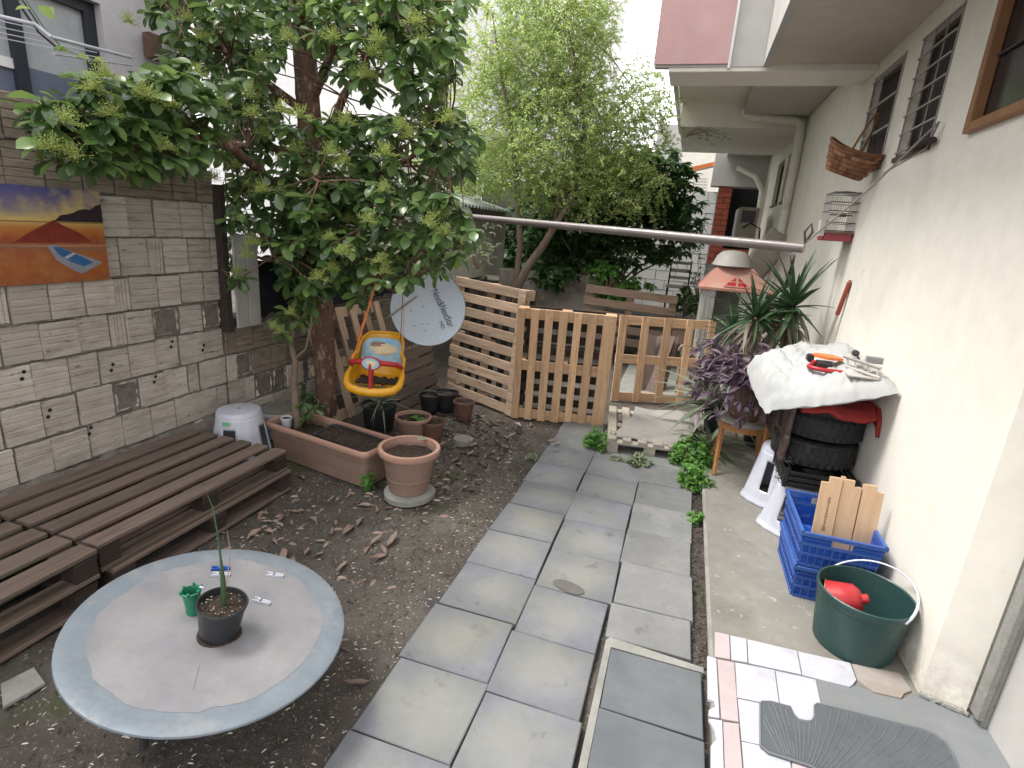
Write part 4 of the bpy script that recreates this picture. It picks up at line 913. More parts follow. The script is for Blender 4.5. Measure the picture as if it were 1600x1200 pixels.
m = MB(); m.tube([SM @ Vector(p) for p in [(-.165,-.05,.135),(-.15,-.12,.17),(-.08,-.165,.185),(0,-.175,.19),(.08,-.165,.185),(.15,-.12,.17),(.165,-.05,.135)]], [.018,.018,.019,.02,.019,.018,.018], 8); tb_ = m.build('safety_bar', 'red', t, smooth=60)
m = MB(); m.tube([SM @ Vector(p) for p in [(0,-.178,.18),(0,-.19,.08),(0,-.195,-.005)]], [.030,.022,.022], 8, flat=.6); m.build('post', 'red', t, smooth=60)
m = MB(); m.lathe([(.0001,.004),(.06,.004),(.066,0),(.066,-.012)], n=24, m=SM @ Matrix.Translation((0,-.194,.185)) @ Matrix.Rotation(R_(90), 4, 'X') @ Matrix.Diagonal((1,.72,1,1))); pl_ = m.build('badge_rim', 'red', t, smooth=30)
BM = SM @ Matrix.Translation((0,-.2,.185)) @ Matrix.Rotation(R_(90), 4, 'X') @ Matrix.Diagonal((1,.72,1,1))
m = MB(); m.lathe([(.0001,.001),(.055,.0)], n=24, m=BM); m.build('badge', 'sticker_blue', t)
m = MB(); m.lathe([(.0001,.003),(.034,.0022)], (.004,.002,0), n=16, m=BM, wob=.12); m.build('badge_print', 'sticker_cream', t)
# printed panel on the backrest
def pan(a, b, off=.012):
    x, y, z = shell(.5+(a-.5)*.40, .36+.52*b); v_ = Vector((x,y,0))-Vector((0,-.05,0)); v_.normalize()
    return tuple(SM @ Vector((x-v_.x*off, y-v_.y*off, z)))
m = MB(); m.grid(lambda a, b: pan(1-a, b), 10, 6); m.build('picture_panel', 'sticker_blue', t, smooth=60)
m = MB(); m.add([pan(.5+.26*math.cos(q)*(1+.2*math.sin(3*q)), .50+.26*math.sin(q), .015) for q in [i*math.pi/9 for i in range(18)]], [tuple(range(18))]); m.build('picture_print', 'sticker_cream', t)
m = MB(); m.add([pan(.62+.15*math.cos(q), .72+.13*math.sin(q)*(1+.3*math.cos(2*q)), .018) for q in [i*math.pi/6 for i in range(12)]], [tuple(range(12))]); m.build('picture_print', 'sticker_brown', t)
# dark soil-coloured sheet laid in the seat
m = MB(); m.grid(lambda a, b: tuple(SM @ Vector((-.13+.26*a, -.12+.18*b, .02+.03*mnoise.noise(Vector((a*9,b*7,1)))))), 14, 10); m.build('litter', 'soil', t, smooth=40)
br = Vector((-2.30,3.62,1.42))
for nm, a, b, mt in (('strap',(-.150,.03,.285),(-.035,.0,0),'orange'),('strap',(.172,-.05,.14),(.05,0,.0),'orange'),('rope',(.13,.08,.30),(.04,0,.0),'dark_metal'),('rope',(-.165,-.05,.14),(-.03,0,0),'orange')):
    m = MB(); p0 = SM @ Vector(a); p1 = (Vector((-2.10,3.55,1.40)) if a[0] < 0 else Vector((-1.97,3.55,1.40)))+Vector(b)
    m.tube([p0, p0.lerp(p1, .5)+Vector((.004,0,0)), p1], .0095 if nm == 'strap' and a[0] < -.1 else .005, 6, flat=.35); m.build(nm, mt, t, smooth=60)

# ------------------------------------------------------------------ stack of stools, tyres and a sack against the wall
stool('white stool nearest the wooden chair, under the back of the tyre stack', .845, 3.98, .06, h=.42, r=.150, rot=-38, slot=(.15,.70,.14,.10), arch=1.1, group='white stools under the tyre stack')
stool('white stool right behind the blue crates, under the black crate', .915, 3.60, .06, h=.34, r=.150, rot=-38, slot=(.15,.70,.14,.10), arch=1.1, group='white stools under the tyre stack')
def tyre(label, x, y, z, R, w, rot=(0,0,0), seed=1):
    t = thing('tyre', label, 'tyre', (x,y,z), rot, group='old tyres stacked by the wall')
    m = MB(); r0 = R*.60
    prof = [(r0,.02*w),(r0+.02,0),(R*.82,-.01*w),(R*.93,.04*w),(R*.985,.18*w),(R,.35*w),(R,.65*w),(R*.985,.82*w),(R*.93,.96*w),(R*.82,1.01*w),(r0+.02,w),(r0,.98*w),(r0+.01,.85*w),(R*.90,.8*w),(R*.92,.5*w),(R*.90,.2*w),(r0+.01,.15*w),(r0,.02*w)]
    m.lathe(prof, n=48); m.build('carcass', 'tyre', t, world=False, smooth=40)
    m = MB(); rr = random.Random(seed); n = 34
    for i in range(n):
        a = 2*math.pi*i/n
        for k, (z0, z1) in enumerate(((.10,.30),(.33,.62),(.65,.90))):
            q = a+(k-1)*.05+rr.uniform(-.01,.01)
            mm = Matrix.Rotation(q, 4, 'Z')
            m.box(R*.975, R+.0035, -.017*R/.26, .012*R/.26, z0*w, z1*w, 0, mm)
    stuff(m.build('tread', 'tyre', t, world=False))
    return t
m = MB()
# black open crate under the tyres
t = thing('black_crate', 'black slatted plastic crate on the white stool, below the tyres', 'crate', (.96,3.62,.40))
def slat_crate(t, x0, x1, y0, y1, z0, z1, mat, rows, mats=None):
    m = MB(); m.box(x0+.004, x1-.004, y0+.004, y1-.004, z0, z0+.008); m.build('bottom', mat, t)
    h = (z1-z0)/rows
    for i in range(rows):
        for nm, a in (('side_slat',(x0,x1,y0,y0+.008)),('side_slat',(x0,x1,y1-.008,y1)),('side_slat',(x0,x0+.008,y0+.008,y1-.008)),('side_slat',(x1-.008,x1,y0+.008,y1-.008))):
            m = MB(); m.box(a[0],a[1],a[2],a[3], z0+h*i+.008*(i>0), z0+h*(i+1)-.006, .002); m.build(nm, mat, t)
    for cx in (x0+.006, x1-.006):
        for cy_ in (y0+.006, y1-.006):
            m = MB(); m.cbox((cx,cy_,(z0+z1)/2), (.024,.024,z1-z0+.004), .003); m.build('corner_post', mat, t)
slat_crate(t, .755, 1.15, 3.43, 3.83, .405, .515, 'black_plast', 3)
tyre('lowest tyre of the stack, resting on the black crate', .945, 3.74, .52, .24, .155, (R_(1.5),R_(-1),0), 1)
tyre('middle tyre of the stack, with worn shoulder blocks', .955, 3.73, .685, .235, .15, (R_(-2.5),R_(1),R_(20)), 2)
tyre('topmost tyre of the stack, mostly under the red cloth and sack', .94, 3.76, .84, .23, .075, (R_(1),R_(-2),R_(50)), 3)
# brown peeling board standing behind the stools
t = thing('peeling_board', 'brown peeling padded board standing on edge beside the tyres', 'board', (.74,4.05,.46))
m = MB()
def pb(a, b):
    return (.735+.008*mnoise.noise(Vector((a*8,b*4,2)))+.02*a, 3.50+.85*a, .53+.37*b+.008*mnoise.noise(Vector((a*20,b*10,1))))
m.grid(pb, 30, 14); m.build('panel', M('peeling_leatherette', (.13,.085,.075), (.06,.04,.038), 16, .55, .9, 30, spots=(.25,.2,.18), spot_scale=22, spot_amt=.7, spot_lo=.6, spot_hi=.68, vary=0, bdist=.01), t, smooth=50, solid=.03)
m = MB(); rr = random.Random(6)
for i in range(40):
    q = Vector((.74+rr.uniform(-.02,.05), 3.50+rr.uniform(-.03,.06), .49+rr.uniform(-.09,.09))); d = Vector((rr.uniform(-.03,.05), rr.uniform(-.04,.01), rr.uniform(-.04,.02)))
    m.tube([q, q+d*.5+Vector((0,-.01,.01)), q+d], [.004,.003,.0015], 5)
stuff(m.build('torn_fringe', 'curtain', t))
# red cloth
m = MB()
def rc(a, b):
    x = .76+.56*a; y = 3.42+.55*b
    z = .935+.02*mnoise.noise(Vector((a*6,b*5,4)))+.015*math.sin(a*9)-(.045*max(0,(.12-b)/.12))-(.085*max(0,(a-.86)/.14)**1.3)*(1-b*.5)
    return (min(x,1.165)+.01*math.sin(b*12)*(a>.8), y-.02*math.sin(a*7)+(-.05*max(0,a-.8)), z)
m.grid(rc, 44, 24); tag(m.build('red_cloth', 'redcloth', smooth=70, solid=.02), 'dark red folded cloth hanging over the tyre stack beneath the white sack', 'cloth')
# sack
C00, C10, C01, C11 = Vector((.57,3.40,.875)), Vector((1.168,3.26,1.115)), Vector((.49,3.98,1.03)), Vector((1.15,4.32,1.12))
def sk(a, b, side):
    u, v = 2*a-1, 2*b-1
    p = C00*(1-a)*(1-b)+C10*a*(1-b)+C01*(1-a)*b+C11*a*b
    p = p+Vector((0,-.05,0))*(1-u*u)*(1-b)+Vector((-.02,0,0))*(1-v*v)*(1-a)
    k = max(0,1-u**4)**.55*max(0,1-v**4)**.55
    w = .030*mnoise.noise(Vector((a*3.2,b*3.2,side+2)))+.014*mnoise.noise(Vector((a*8+b*3,b*5,side)))+.005*mnoise.noise(Vector((a*24,b*24,side)))+.007*mnoise.noise(Vector((a*50-b*26,b*8,side)))-.012*(1-abs(mnoise.noise(Vector((a*6+b*2,b*5-a*2,side+4)))))**6+.012
    z = k*((.125+w*1.6) if side else (-.045+w*.3))-.055*(abs(u)>.9)*(1-a)*.4
    x = min(p.x, 1.168)
    return (x+.004*mnoise.noise(Vector((a*20,b*20,9)))*(1-k), p.y+.012*mnoise.noise(Vector((a*14,b*14,5)))*(1-k), p.z+z+.012*mnoise.noise(Vector((a*9,b*9,7)))*(1-k))
m = MB(); m.grid(lambda a, b: sk(a,b,1), 56, 56); m.grid(lambda a, b: sk(a,b,0), 56, 56, flip=True)
sack = m.build('sack', 'sack', smooth=80); tag(sack, 'lumpy white woven sack on top of the tyre stack', 'sack')
# tape, hose and shoe like jumble on the sack
from mathutils.bvhtree import BVHTree
SB = BVHTree.FromPolygons([v_.co for v_ in sack.data.vertices], [tuple(p_.vertices) for p_ in sack.data.polygons])
def rest(p):
    "the point where something seen at p lies on the sack"
    o_ = Vector((0,0,1.8)); h_ = SB.ray_cast(o_, (Vector(p)-o_).normalized()); return h_[0] if h_[0] is not None else Vector(p)
t = thing('orange_tool', 'orange and black hand tool with a red hose loop lying on the sack', 'tool', (0.889,3.75,1.142))
cx, cy_, cz = rest((0.892,3.75,1.105)); cz += .004
def hh(x, y): return cz
m = MB(); m.prism([(cx-.055,cy_+.06),(cx-.02,cy_+.11),(cx+.06,cy_+.11),(cx+.10,cy_+.06),(cx+.10,cy_+.0),(cx+.02,cy_-.01)], cz+.045, cz+.06); m.build('orange_plate', 'orange', t)
pts = []
for i in range(15):
    q = math.pi*(.45+1.25*i/14); pts.append((cx+.015+.085*math.cos(q)+(.06 if i > 11 else 0), cy_-.01+.06*math.sin(q), cz-.005+.02*(i<4)))
m = MB(); m.tube(pts, .013, 8); m.build('hose', 'red', t, smooth=60)
m = MB(); m.box(cx-.03, cx+.045, cy_-.03, cy_+.035, cz-.005, cz+.035, .012); m.box(cx-.075, cx-.04, cy_+.04, cy_+.09, cz+.01, cz+.055, .01); m.build('body', 'black_plast', t)
t = thing('metal_clamp', 'old grey metal hinge clamp on wheels lying on the sack by the wall', 'tool', (1.07,3.65,1.169))
b0 = rest((1.001,3.66,1.133))+Vector((0,0,.012)); b1 = rest((1.149,3.54,1.112))+Vector((0,0,.012)); a0 = b0+Vector((-.02,.02,.055)); a1 = b1+Vector((.0,.02,.05))
m = MB(); m.tube([a0, a1], .011, 8); m.build('upper_bar', 'sheet', t, smooth=50)
m = MB(); m.tube([b0, b1], .009, 8); m.box(b0.x-.01, b1.x+.0, b1.y-.01, b0.y+.0, min(b0.z,b1.z)-.012, min(b0.z,b1.z)-.004); m.build('base_bar', 'sheet', t, smooth=50)
for k in (.08, .30, .66, .92):
    m = MB(); m.tube([a0.lerp(a1,k), b0.lerp(b1,k)], .005, 6); m.build('strut', 'sheet', t)
m = MB(); q = a0.lerp(a1,.28)+Vector((.0,.0,.035)); m.lathe([(.0,-.014),(.018,-.01),(.018,.01),(0,.014)], n=14, m=Matrix.Translation(q) @ Matrix.Rotation(R_(90), 4, 'X')); m.tube([q, a0.lerp(a1,.45)], .006, 6); m.build('knob', 'dark_metal', t, smooth=40)
m = MB(); q = a0.lerp(a1,.72)+Vector((.02,.02,.025)); m.cbox(q, (.075,.04,.035), .005); m.build('block', 'grey_metal', t)

# ------------------------------------------------------------------ blue crates with boards
def blue_crate(label, x0, x1, y0, y1, z0, z1, seed):
    t = thing('blue_crate', label, 'crate', ((x0+x1)/2,(y0+y1)/2,z0), group='blue fruit crates by the wall')
    tp = .012   # taper
    m = MB(); m.box(x0+tp, x1-tp, y0+tp, y1-tp, z0, z0+.008); m.build('bottom', 'blue', t)
    H = z1-z0
    def panel(P, L, mat='blue'):
        "P(u,v,d): u along 0..L, v height 0..H, d outwards"
        rows = [(0,.30),(.34,.36),(.40,.62),(.66,.68)]
        n = max(4, int(L/.035)); 
        for r0, r1 in ((.0,.07),(.33,.40),(.62,.70)):
            mb_ = MB(); vs = [P(u,v,d) for d in (0,.010) for u,v in ((0,r0*H),(L,r0*H),(L,r1*H),(0,r1*H))]
            mb_.add(vs, [(0,3,2,1),(4,5,6,7),(0,1,5,4),(1,2,6,5),(2,3,7,6),(3,0,4,7)]); mb_.build('band', 'blue_rim', t)
        mb_ = MB()
        for i in range(n+1):
            u = L*i/n; w = .0045
            for r0, r1 in ((.07,.33),(.40,.62)):
                vs = [P(uu,v*H,d) for d in (.0005,.007) for uu,v in ((max(0,u-w),r0),(min(L,u+w),r0),(min(L,u+w),r1),(max(0,u-w),r1))]
                mb_.add(vs, [(0,3,2,1),(4,5,6,7),(0,1,5,4),(1,2,6,5),(2,3,7,6),(3,0,4,7)])
        mb_.build('ribs', 'blue_rim', t)['kind'] = 'stuff'
        mb_ = MB(); mb_.add([P(0,.07*H,0),P(L,.07*H,0),P(L,.62*H,0),P(0,.62*H,0),P(0,.07*H,-.003),P(L,.07*H,-.003),P(L,.62*H,-.003),P(0,.62*H,-.003)], [(0,1,2,3),(7,6,5,4)]); mb_.build('side', mat, t)
        # upper part with the hand hole
        hl, hr = L*.36, L*.64
        for u0, u1, r0, r1 in ((0,hl,.70,.90),(hr,L,.70,.90)):
            mb_ = MB(); vs = [P(u,v,d) for d in (0,.004) for u,v in ((u0,r0*H),(u1,r0*H),(u1,r1*H),(u0,r1*H))]
            mb_.add(vs, [(0,3,2,1),(4,5,6,7),(0,1,5,4),(1,2,6,5),(2,3,7,6),(3,0,4,7)]); mb_.build('side', mat, t)
        for r0, r1, d1 in ((.90,1.0,.016),(.80,.83,.011)):
            for (ua, ub) in (((0,L),) if r0 == .90 else ((0,hl),(hr,L))):
                mb_ = MB(); vs = [P(u,v,d) for d in (0,d1) for u,v in ((ua-(.012 if r0 == .9 else 0),r0*H),(ub+(.012 if r0 == .9 else 0),r0*H),(ub+(.012 if r0 == .9 else 0),r1*H),(ua-(.012 if r0 == .9 else 0),r1*H))]
                mb_.add(vs, [(0,3,2,1),(4,5,6,7),(0,1,5,4),(1,2,6,5),(2,3,7,6),(3,0,4,7)]); mb_.build('rim', 'blue_rim', t)
    k = lambda v: tp*(1-v/H)
    panel(lambda u,v,d: (x0+k(v)+(x1-x0-2*k(v))*u/(x1-x0), y0+k(v)-d, z0+v), x1-x0)
    panel(lambda u,v,d: (x1-k(v)-(x1-x0-2*k(v))*u/(x1-x0), y1-k(v)+d, z0+v), x1-x0)
    panel(lambda u,v,d: (x0+k(v)-d, y1-k(v)-(y1-y0-2*k(v))*u/(y1-y0), z0+v), y1-y0)
    panel(lambda u,v,d: (x1-k(v)+d, y0+k(v)+(y1-y0-2*k(v))*u/(y1-y0), z0+v), y1-y0)
    return t
blue_crate('lower blue crate, standing on the concrete behind the green bucket', .765, 1.10, 2.80, 3.27, .062, .245, 1)
blue_crate('upper blue crate, holding three pale boards', .76, 1.115, 2.795, 3.285, .25, .445, 2)
def notched(label, x0, x1, ztop, cutl, cutr, ydn, seed):
    t = MB(); h = ztop-.30; w = x1-x0
    o = [(0,0),(w,0),(w,h-(.032 if cutr else 0))]+([(w-.035,h-.032),(w-.035,h)] if cutr else [])+([(.035,h),(.035,h-.032)] if cutl else [])+[(0,h-(.032 if cutl else 0))]
    u = Vector((1,.06,0)); v = Vector((.02,.12,1))
    m4 = frame((x0, ydn, .30), u, v)
    t.prism(o, -.009, .009, m4)
    return tag(t.build('board', 'wood_board'), label, 'board', 'boards standing in the blue crate')
MT['wood_board'] = M('planed_board', (.60, .42, .27), (.54, .36, .22), 3, .6, .15, 16, (12, 4, 1.2), vary=.08)
b = notched('left board in the blue crate, with a faint stamp', .832, .925, .69, True, False, 2.93, 1)
t_ = MB(); rr = random.Random(4)
u = Vector((1,.06,0)); v = Vector((.02,.12,1)); m4 = frame((.835,2.93,.30), u, v)
for i in range(22):
    a = .10+.0085*i; w = rr.uniform(.006,.014) if i > 2 else .016
    t_.box(.045-w/2, .045+w/2, a, a+.0035, .0095, .0102, 0, m4)
XF[b] = Matrix.Identity(4); s_ = t_.build('stamp', 'brown_pot', b)
notched('middle board in the blue crate, narrow with a knot', .930, 1.02, .685, False, True, 2.945, 2)
notched('right board in the blue crate, nearest the wall', 1.027, 1.125, .675, False, True, 2.95, 3)
notched('thin board behind the others in the blue crate', .90, .99, .68, True, True, 2.99, 4)

# ------------------------------------------------------------------ green bucket with a red scoop
bx, by, bz = .985, 2.53, .062
t = thing('green_bucket', 'dark green plastic bucket with a white handle on the concrete by the wall', 'bucket', (bx,by,bz))
m = MB(); m.lathe([(0,0),(.155,0),(.162,.006),(.186,.235),(.190,.238),(.193,.262),(.196,.266),(.196,.280),(.191,.284),(.186,.280),(.183,.235),(.158,.01),(0,.008)], (bx,by,bz), 56); m.build('body', 'green_bucket', t, smooth=30)
m = MB(); m.lathe([(.1835,.215),(.181,.217),(.1835,.219)], (bx,by,bz), 48); m.build('inner_rib', 'green_bucket', t, smooth=60)
pts = []
for i in range(21):
    q = math.pi*i/20; dx = Vector((.55,-.83,0)); sd_ = Vector((.83,.55,0))
    d = dx*math.cos(q)*.197 
    pts.append(Vector((bx,by,bz+.262))+d+sd_*math.sin(q)*.17+Vector((0,0,.10*math.sin(q))))
m = MB(); m.tube([p for p in pts], [.0062 if i < 6 else .0042 for i in range(21)], 8); m.build('handle', 'white_pl', t, smooth=60)
t = thing('red_scoop', 'red plastic scoop lying inside the green bucket', 'scoop', (bx-.05,by+.02,bz+.18))
sm = Matrix.Translation((bx-.045,by+.03,bz+.20)) @ Vector((0,0,1)).rotation_difference(Vector((-.75,.15,-.35)).normalized()).to_matrix().to_4x4() @ Matrix.Diagonal((1.38,1.38,1.02,1))
m = MB(); m.lathe([(.0,-.055),(.03,-.052),(.048,-.03),(.056,.02),(.064,.075),(.061,.075),(.053,.02),(.045,-.028),(.0,-.045)], n=28, m=sm); m.build('cup', 'red', t, smooth=50)
m = MB(); m.lathe([(0,-.082),(.012,-.080),(.017,-.072),(.015,-.06),(.022,-.048)], n=16, m=sm); m.build('grip', 'red', t, smooth=60)
m = MB(); m.prism([(-.055,-.05),(.05,-.06),(.055,.05),(-.04,.06)], .078, .082, sm); m.build('cardboard_lid', 'wood_newx', t)

# ------------------------------------------------------------------ door mat
mp = [(0.528,1.964,0.078),(0.536,1.977,0.078),(0.571,1.99,0.078),(0.64,1.992,0.078),(0.646,1.957,0.078),(0.661,1.939,0.078),(0.693,1.942,0.078),(0.71,1.952,0.078),(0.724,1.979,0.078),(0.735,2.036,0.078),(0.747,2.051,0.078),(1.111,2.07,0.078),(1.152,2.065,0.078),(1.179,2.039,0.078),(1.182,1.999,0.078),(1.177,1.918,0.078),(1.151,1.812,0.078),(0.729,1.722,0.078),(0.663,1.741,0.078),(0.529,1.744,0.078),(0.506,1.761,0.078)]
mp = [(p[0],p[1]) for p in mp]
t = thing('door_mat', 'grey rubber door mat with a notched edge and fanned ribs', 'door mat', (.85,1.9,.072))
m = MB(); m.prism(mp, .0715, .080); m.build('mat', 'rubber', t)
m = MB(); k = len(mp); m.tube([(a,b,.0795) for a,b in mp+[mp[0]]], .0045, 5, caps=False); m.build('edge', 'rubber_rib', t, smooth=60)
m = MB()
F1 = Vector((0.595,1.636,0.078)[:2]+(0,)) if False else Vector((.60,1.62,0))
for i in range(34):
    a = R_(100-i*3.4); run = []
    for j in range(80):
        d = .05+.011*j; q = F1+Vector((math.cos(a+.35*d), math.sin(a+.35*d), 0))*d
        ok = inpoly(q.x, q.y, mp) and inpoly(q.x+.008, q.y+.008, mp) and inpoly(q.x-.008, q.y-.008, mp)
        if ok and (i*7+j//5) % 9 != 0: run.append((q.x, q.y, .0805))
        else:
            if len(run) > 2: m.tube(run, .0026, 4)
            run = []
    if len(run) > 2: m.tube(run, .0026, 4)
stuff(m.build('ribs', 'rubber_rib', t, smooth=60))

# ------------------------------------------------------------------ wooden chair with a potted purple plant
t = thing('wooden_chair', 'small varnished wooden chair with a round pale seat on the concrete, carrying a plant', 'chair', (.60,4.42,.06))
sc = Vector((.60,4.44,.49))
m = MB(); m.lathe([(0,0),(.19,0),(.20,.006),(.205,.02),(.20,.032),(.185,.036),(0,.034)], (sc.x,sc.y,sc.z-.02), 28, wob=.015); m.build('seat', 'marble_d', t, smooth=40)
m = MB(); m.lathe([(.165,-.07),(.18,-.07),(.18,-.022),(.165,-.022)], (sc.x,sc.y,sc.z), 24); m.build('apron', 'wood_chair', t, smooth=40)
for (ax, ay, bx_, by_) in ((-.155,-.07,-.16,-.20),(-.13,.13,-.16,.20)):
    m = MB(); m.tube([(sc.x+ax,sc.y+ay,sc.z-.02),(sc.x+ax*.98,sc.y+ay*1.1,.33),(sc.x+(ax+bx_)/2,sc.y+(ay+by_)/2,.2),(sc.x+bx_,sc.y+by_,.062)], [.020,.019,.017,.015], 6, flat=1.2); m.build('leg', 'wood_chair', t, smooth=40)
for s in (-1, 1):
    x = sc.x+.155; y = sc.y+.15*s
    m = MB(); m.tube([(x+.04,y*1.0,.062),(x+.005,y,.30),(x+.0,y,.50),(x+.02,y,.75),(x+.075,y,.98)], [.016,.018,.019,.017,.014], 6, flat=1.25); m.build('back_post', 'wood_chair', t, smooth=40)
m = MB(); m.tube([(sc.x+.235,sc.y-.15,.93),(sc.x+.215,sc.y,.93),(sc.x+.235,sc.y+.15,.93)], .02, 6, flat=1.6); m.build('back_rail', 'wood_chair', t, smooth=40)

LEAFK = {}
def leaf_mesh(name, mat, w=.36, droop=.35, fold=.12, n=4, shape='oval', double=False):
    m = MB(); vs = []; fs = []
    for i in range(n+1):
        s = i/n
        if shape == 'oval': ww_ = w*.5*math.sin(math.pi*min(1, s*.96+.04))**.8*(1-.25*s)
        elif shape == 'obovate': ww_ = w*.5*min(1, .16+1.25*s)*(1-max(0,(s-.55)/.45)**2.4)**.5
        elif shape == 'blade': ww_ = w*.5*(min(1, s*5+.35))*(1-s**2.2)
        else: ww_ = w*.5*math.sin(math.pi*s**.75)**.9
        y = s*(1-.12*droop*s); z = -droop*s*s
        if i == n: vs.append((0, y, z)); break
        vs += [(-ww_, y, z+fold*ww_*2), (0, y, z), (ww_, y, z+fold*ww_*2)]
    for i in range(n-1):
        a = i*3; fs += [(a,a+1,a+4,a+3),(a+1,a+2,a+5,a+4)]
    a = (n-1)*3; e = len(vs)-1; fs += [(a,a+1,e),(a+1,a+2,e)]
    m.add(vs, fs)
    me = bpy.data.meshes.new(name); me.from_pydata(m.v, [], m.f); me.materials.append(MT[mat])
    me.polygons.foreach_set('use_smooth', [True]*len(me.polygons)); me.update()
    return me, m.v, m.f
def leaf_mat4(p, d, size, roll=0, up=Vector((0,0,1))):
    d = Vector(d).normalized(); x = d.cross(up)
    if x.length < 1e-3: x = Vector((1,0,0))
    x.normalize(); z = x.cross(d)
    m = Matrix(((x.x,d.x,z.x,p[0]),(x.y,d.y,z.y,p[1]),(x.z,d.z,z.z,p[2]),(0,0,0,1)))
    return m @ Matrix.Rotation(roll, 4, 'Y') @ Matrix.Diagonal((size,size,size,1))
def place_leaves(t, mats4, mesh3, limit=300, partname='leaf', stuffname='foliage', cam_pos=Vector((0,0,1.8)), stuffmat=None):
    me, V, F = mesh3
    mats4 = sorted(mats4, key=lambda q: (q.translation-cam_pos).length/max(1e-4, q.col[1].length))
    inv = XF[t].inverted()
    for q in mats4[:limit]: inst(partname, me, t, inv @ q)
    if len(mats4) > limit:
        m = MB()
        for q in mats4[limit:]: m.add(V, F, q)
        o = m.build(stuffname, me.materials[0], t, smooth=180); stuff(o)

lm_ = leaf_mesh('leaf', 'leaf_weed', .6, .3, .15, 4)[0]; lm2_ = leaf_mesh('leaf', 'leaf_pale', .6, .3, .15, 4)[0]
for o_ in list(bpy.data.objects):
    if o_.get('label', '').startswith('medium terracotta pot'):
        c_ = XF[o_].translation
        for k_, (dx_, dy_, mm_) in enumerate(((-.03,.0,lm_),(.02,.02,lm_),(.0,-.05,lm2_),(.05,-.03,lm_))): inst('leaf', mm_, o_, XF[o_].inverted() @ leaf_mat4(c_+Vector((dx_,dy_,.19)), (math.cos(k_*2.1), math.sin(k_*2.1), .15), .10, .2*k_))
    if o_.get('label', '').startswith('large round terracotta'):
        c_ = XF[o_].translation; inst('leaf', lm2_, o_, XF[o_].inverted() @ leaf_mat4(c_+Vector((.0,.12,.318)), (.5,.8,.1), .09, .3))
# purple trailing plant in a brown pot on the chair
t = pot('purple_plant', 'trailing purple plant in a brown pot on the wooden chair', .60, 4.42, .508, .15, .30, 'brown_pot', cat='potted plant', seed=11)
m = MB(); m.box(.58,.60,4.262,4.268,.62,.65,.001); m.box(.565,.615,4.258,4.266,.605,.66,.004); m.build('buckle', 'grey_metal', t)
rr = random.Random(21); ml = []; stems = MB()
for i in range(74):
    a = rr.uniform(0, 6.28); L = rr.uniform(.0,.34); o_ = Vector((.60+.09*math.cos(a), 4.42+.09*math.sin(a), .80))
    d = Vector((math.cos(a)-.35, math.sin(a)-.35, 0)); pts = [o_]
    for k in range(1, 7):
        s = k/6; pts.append(o_+d*(.20*s+.03)+Vector((rr.uniform(-.02,.02), rr.uniform(-.02,.02), .16*math.sin(s*2.2)*(1 if i%3 else 1.7)-L*s*s*1.2)))
    stems.tube(pts, .0045, 5)
    for k in range(1, 7):
        for e in range(2 if k > 2 else 1):
            dd = Vector((rr.uniform(-1,1)+.4*d.x, rr.uniform(-1,1)+.4*d.y, rr.uniform(-.5,.7))); ml.append(leaf_mat4(pts[k], dd, rr.uniform(.08,.15), rr.uniform(-.5,.5)))
stems.build('stems', 'leaf_purple', t, smooth=60)
place_leaves(t, ml, leaf_mesh('leaf', 'leaf_purple', .30, .25, .2, 4), 300)

# yucca behind the chair
t = thing('yucca', 'spiky green yucca with grey drooping dead leaves in a pot by the wall', 'potted plant', (.86,5.15,.06))
m = MB(); m.lathe([(0,0),(.13,0),(.165,.28),(.175,.30),(.165,.30),(.15,.27),(0,.27)], (.86,5.15,.06), 24); m.build('pot', 'black_pot', t, smooth=35)
R1 = Vector((0.894,5.1,1.322)); R2 = Vector((0.61,5,1.221)); R3 = Vector((0.484,5.3,1.032))
for a, b in ((Vector((.88,5.15,.33)), R1), (Vector((.82,5.12,.33)), R2), (Vector((.80,5.15,.33)), R3)):
    m = MB(); m.tube([a, a.lerp(b,.5)+Vector((.02,.01,0)), b], [.032,.028,.03], 8); m.build('stem', 'bark2', t, smooth=50)
ml = []; dead = []; rr = random.Random(4)
for c, n, sz, bias in ((R1,60,.52,.25),(R2,40,.42,.1),(R3,30,.36,0)):
    for i in range(n):
        a = 2.399*i; e = R_(84-118*(i/n)**.85); d = Vector((math.cos(a)*math.cos(e), math.sin(a)*math.cos(e), math.sin(e)))
        ml.append(leaf_mat4(c+d*.02, d, sz*rr.uniform(.75,1.08), rr.uniform(-.3,.3)))
    for i in range(int(n*.9)):
        a = rr.uniform(0,6.28); e = R_(rr.uniform(-75,-5)); d = Vector((math.cos(a)*math.cos(e), math.sin(a)*math.cos(e), math.sin(e)))
        dead.append(leaf_mat4(c+Vector((0,0,-rr.uniform(.02,.14)))+d*.02, d, sz*rr.uniform(.55,.95), rr.uniform(-.8,.8)))
def keepw(q): # no blade passes through the wall
    tip = q @ Vector((0,.95,0)); return tip.x < XW-.01
ml = [q for q in ml if keepw(q)]; dead = [q for q in dead if keepw(q)]
place_leaves(t, ml, leaf_mesh('leaf', 'leaf_yucca', .098, .14, .3, 5, 'blade'), 200)
place_leaves(t, dead, leaf_mesh('dead_leaf', 'leaf_dead', .12, .55, .3, 6, 'blade'), 100, 'dead_leaf', 'dead_foliage')
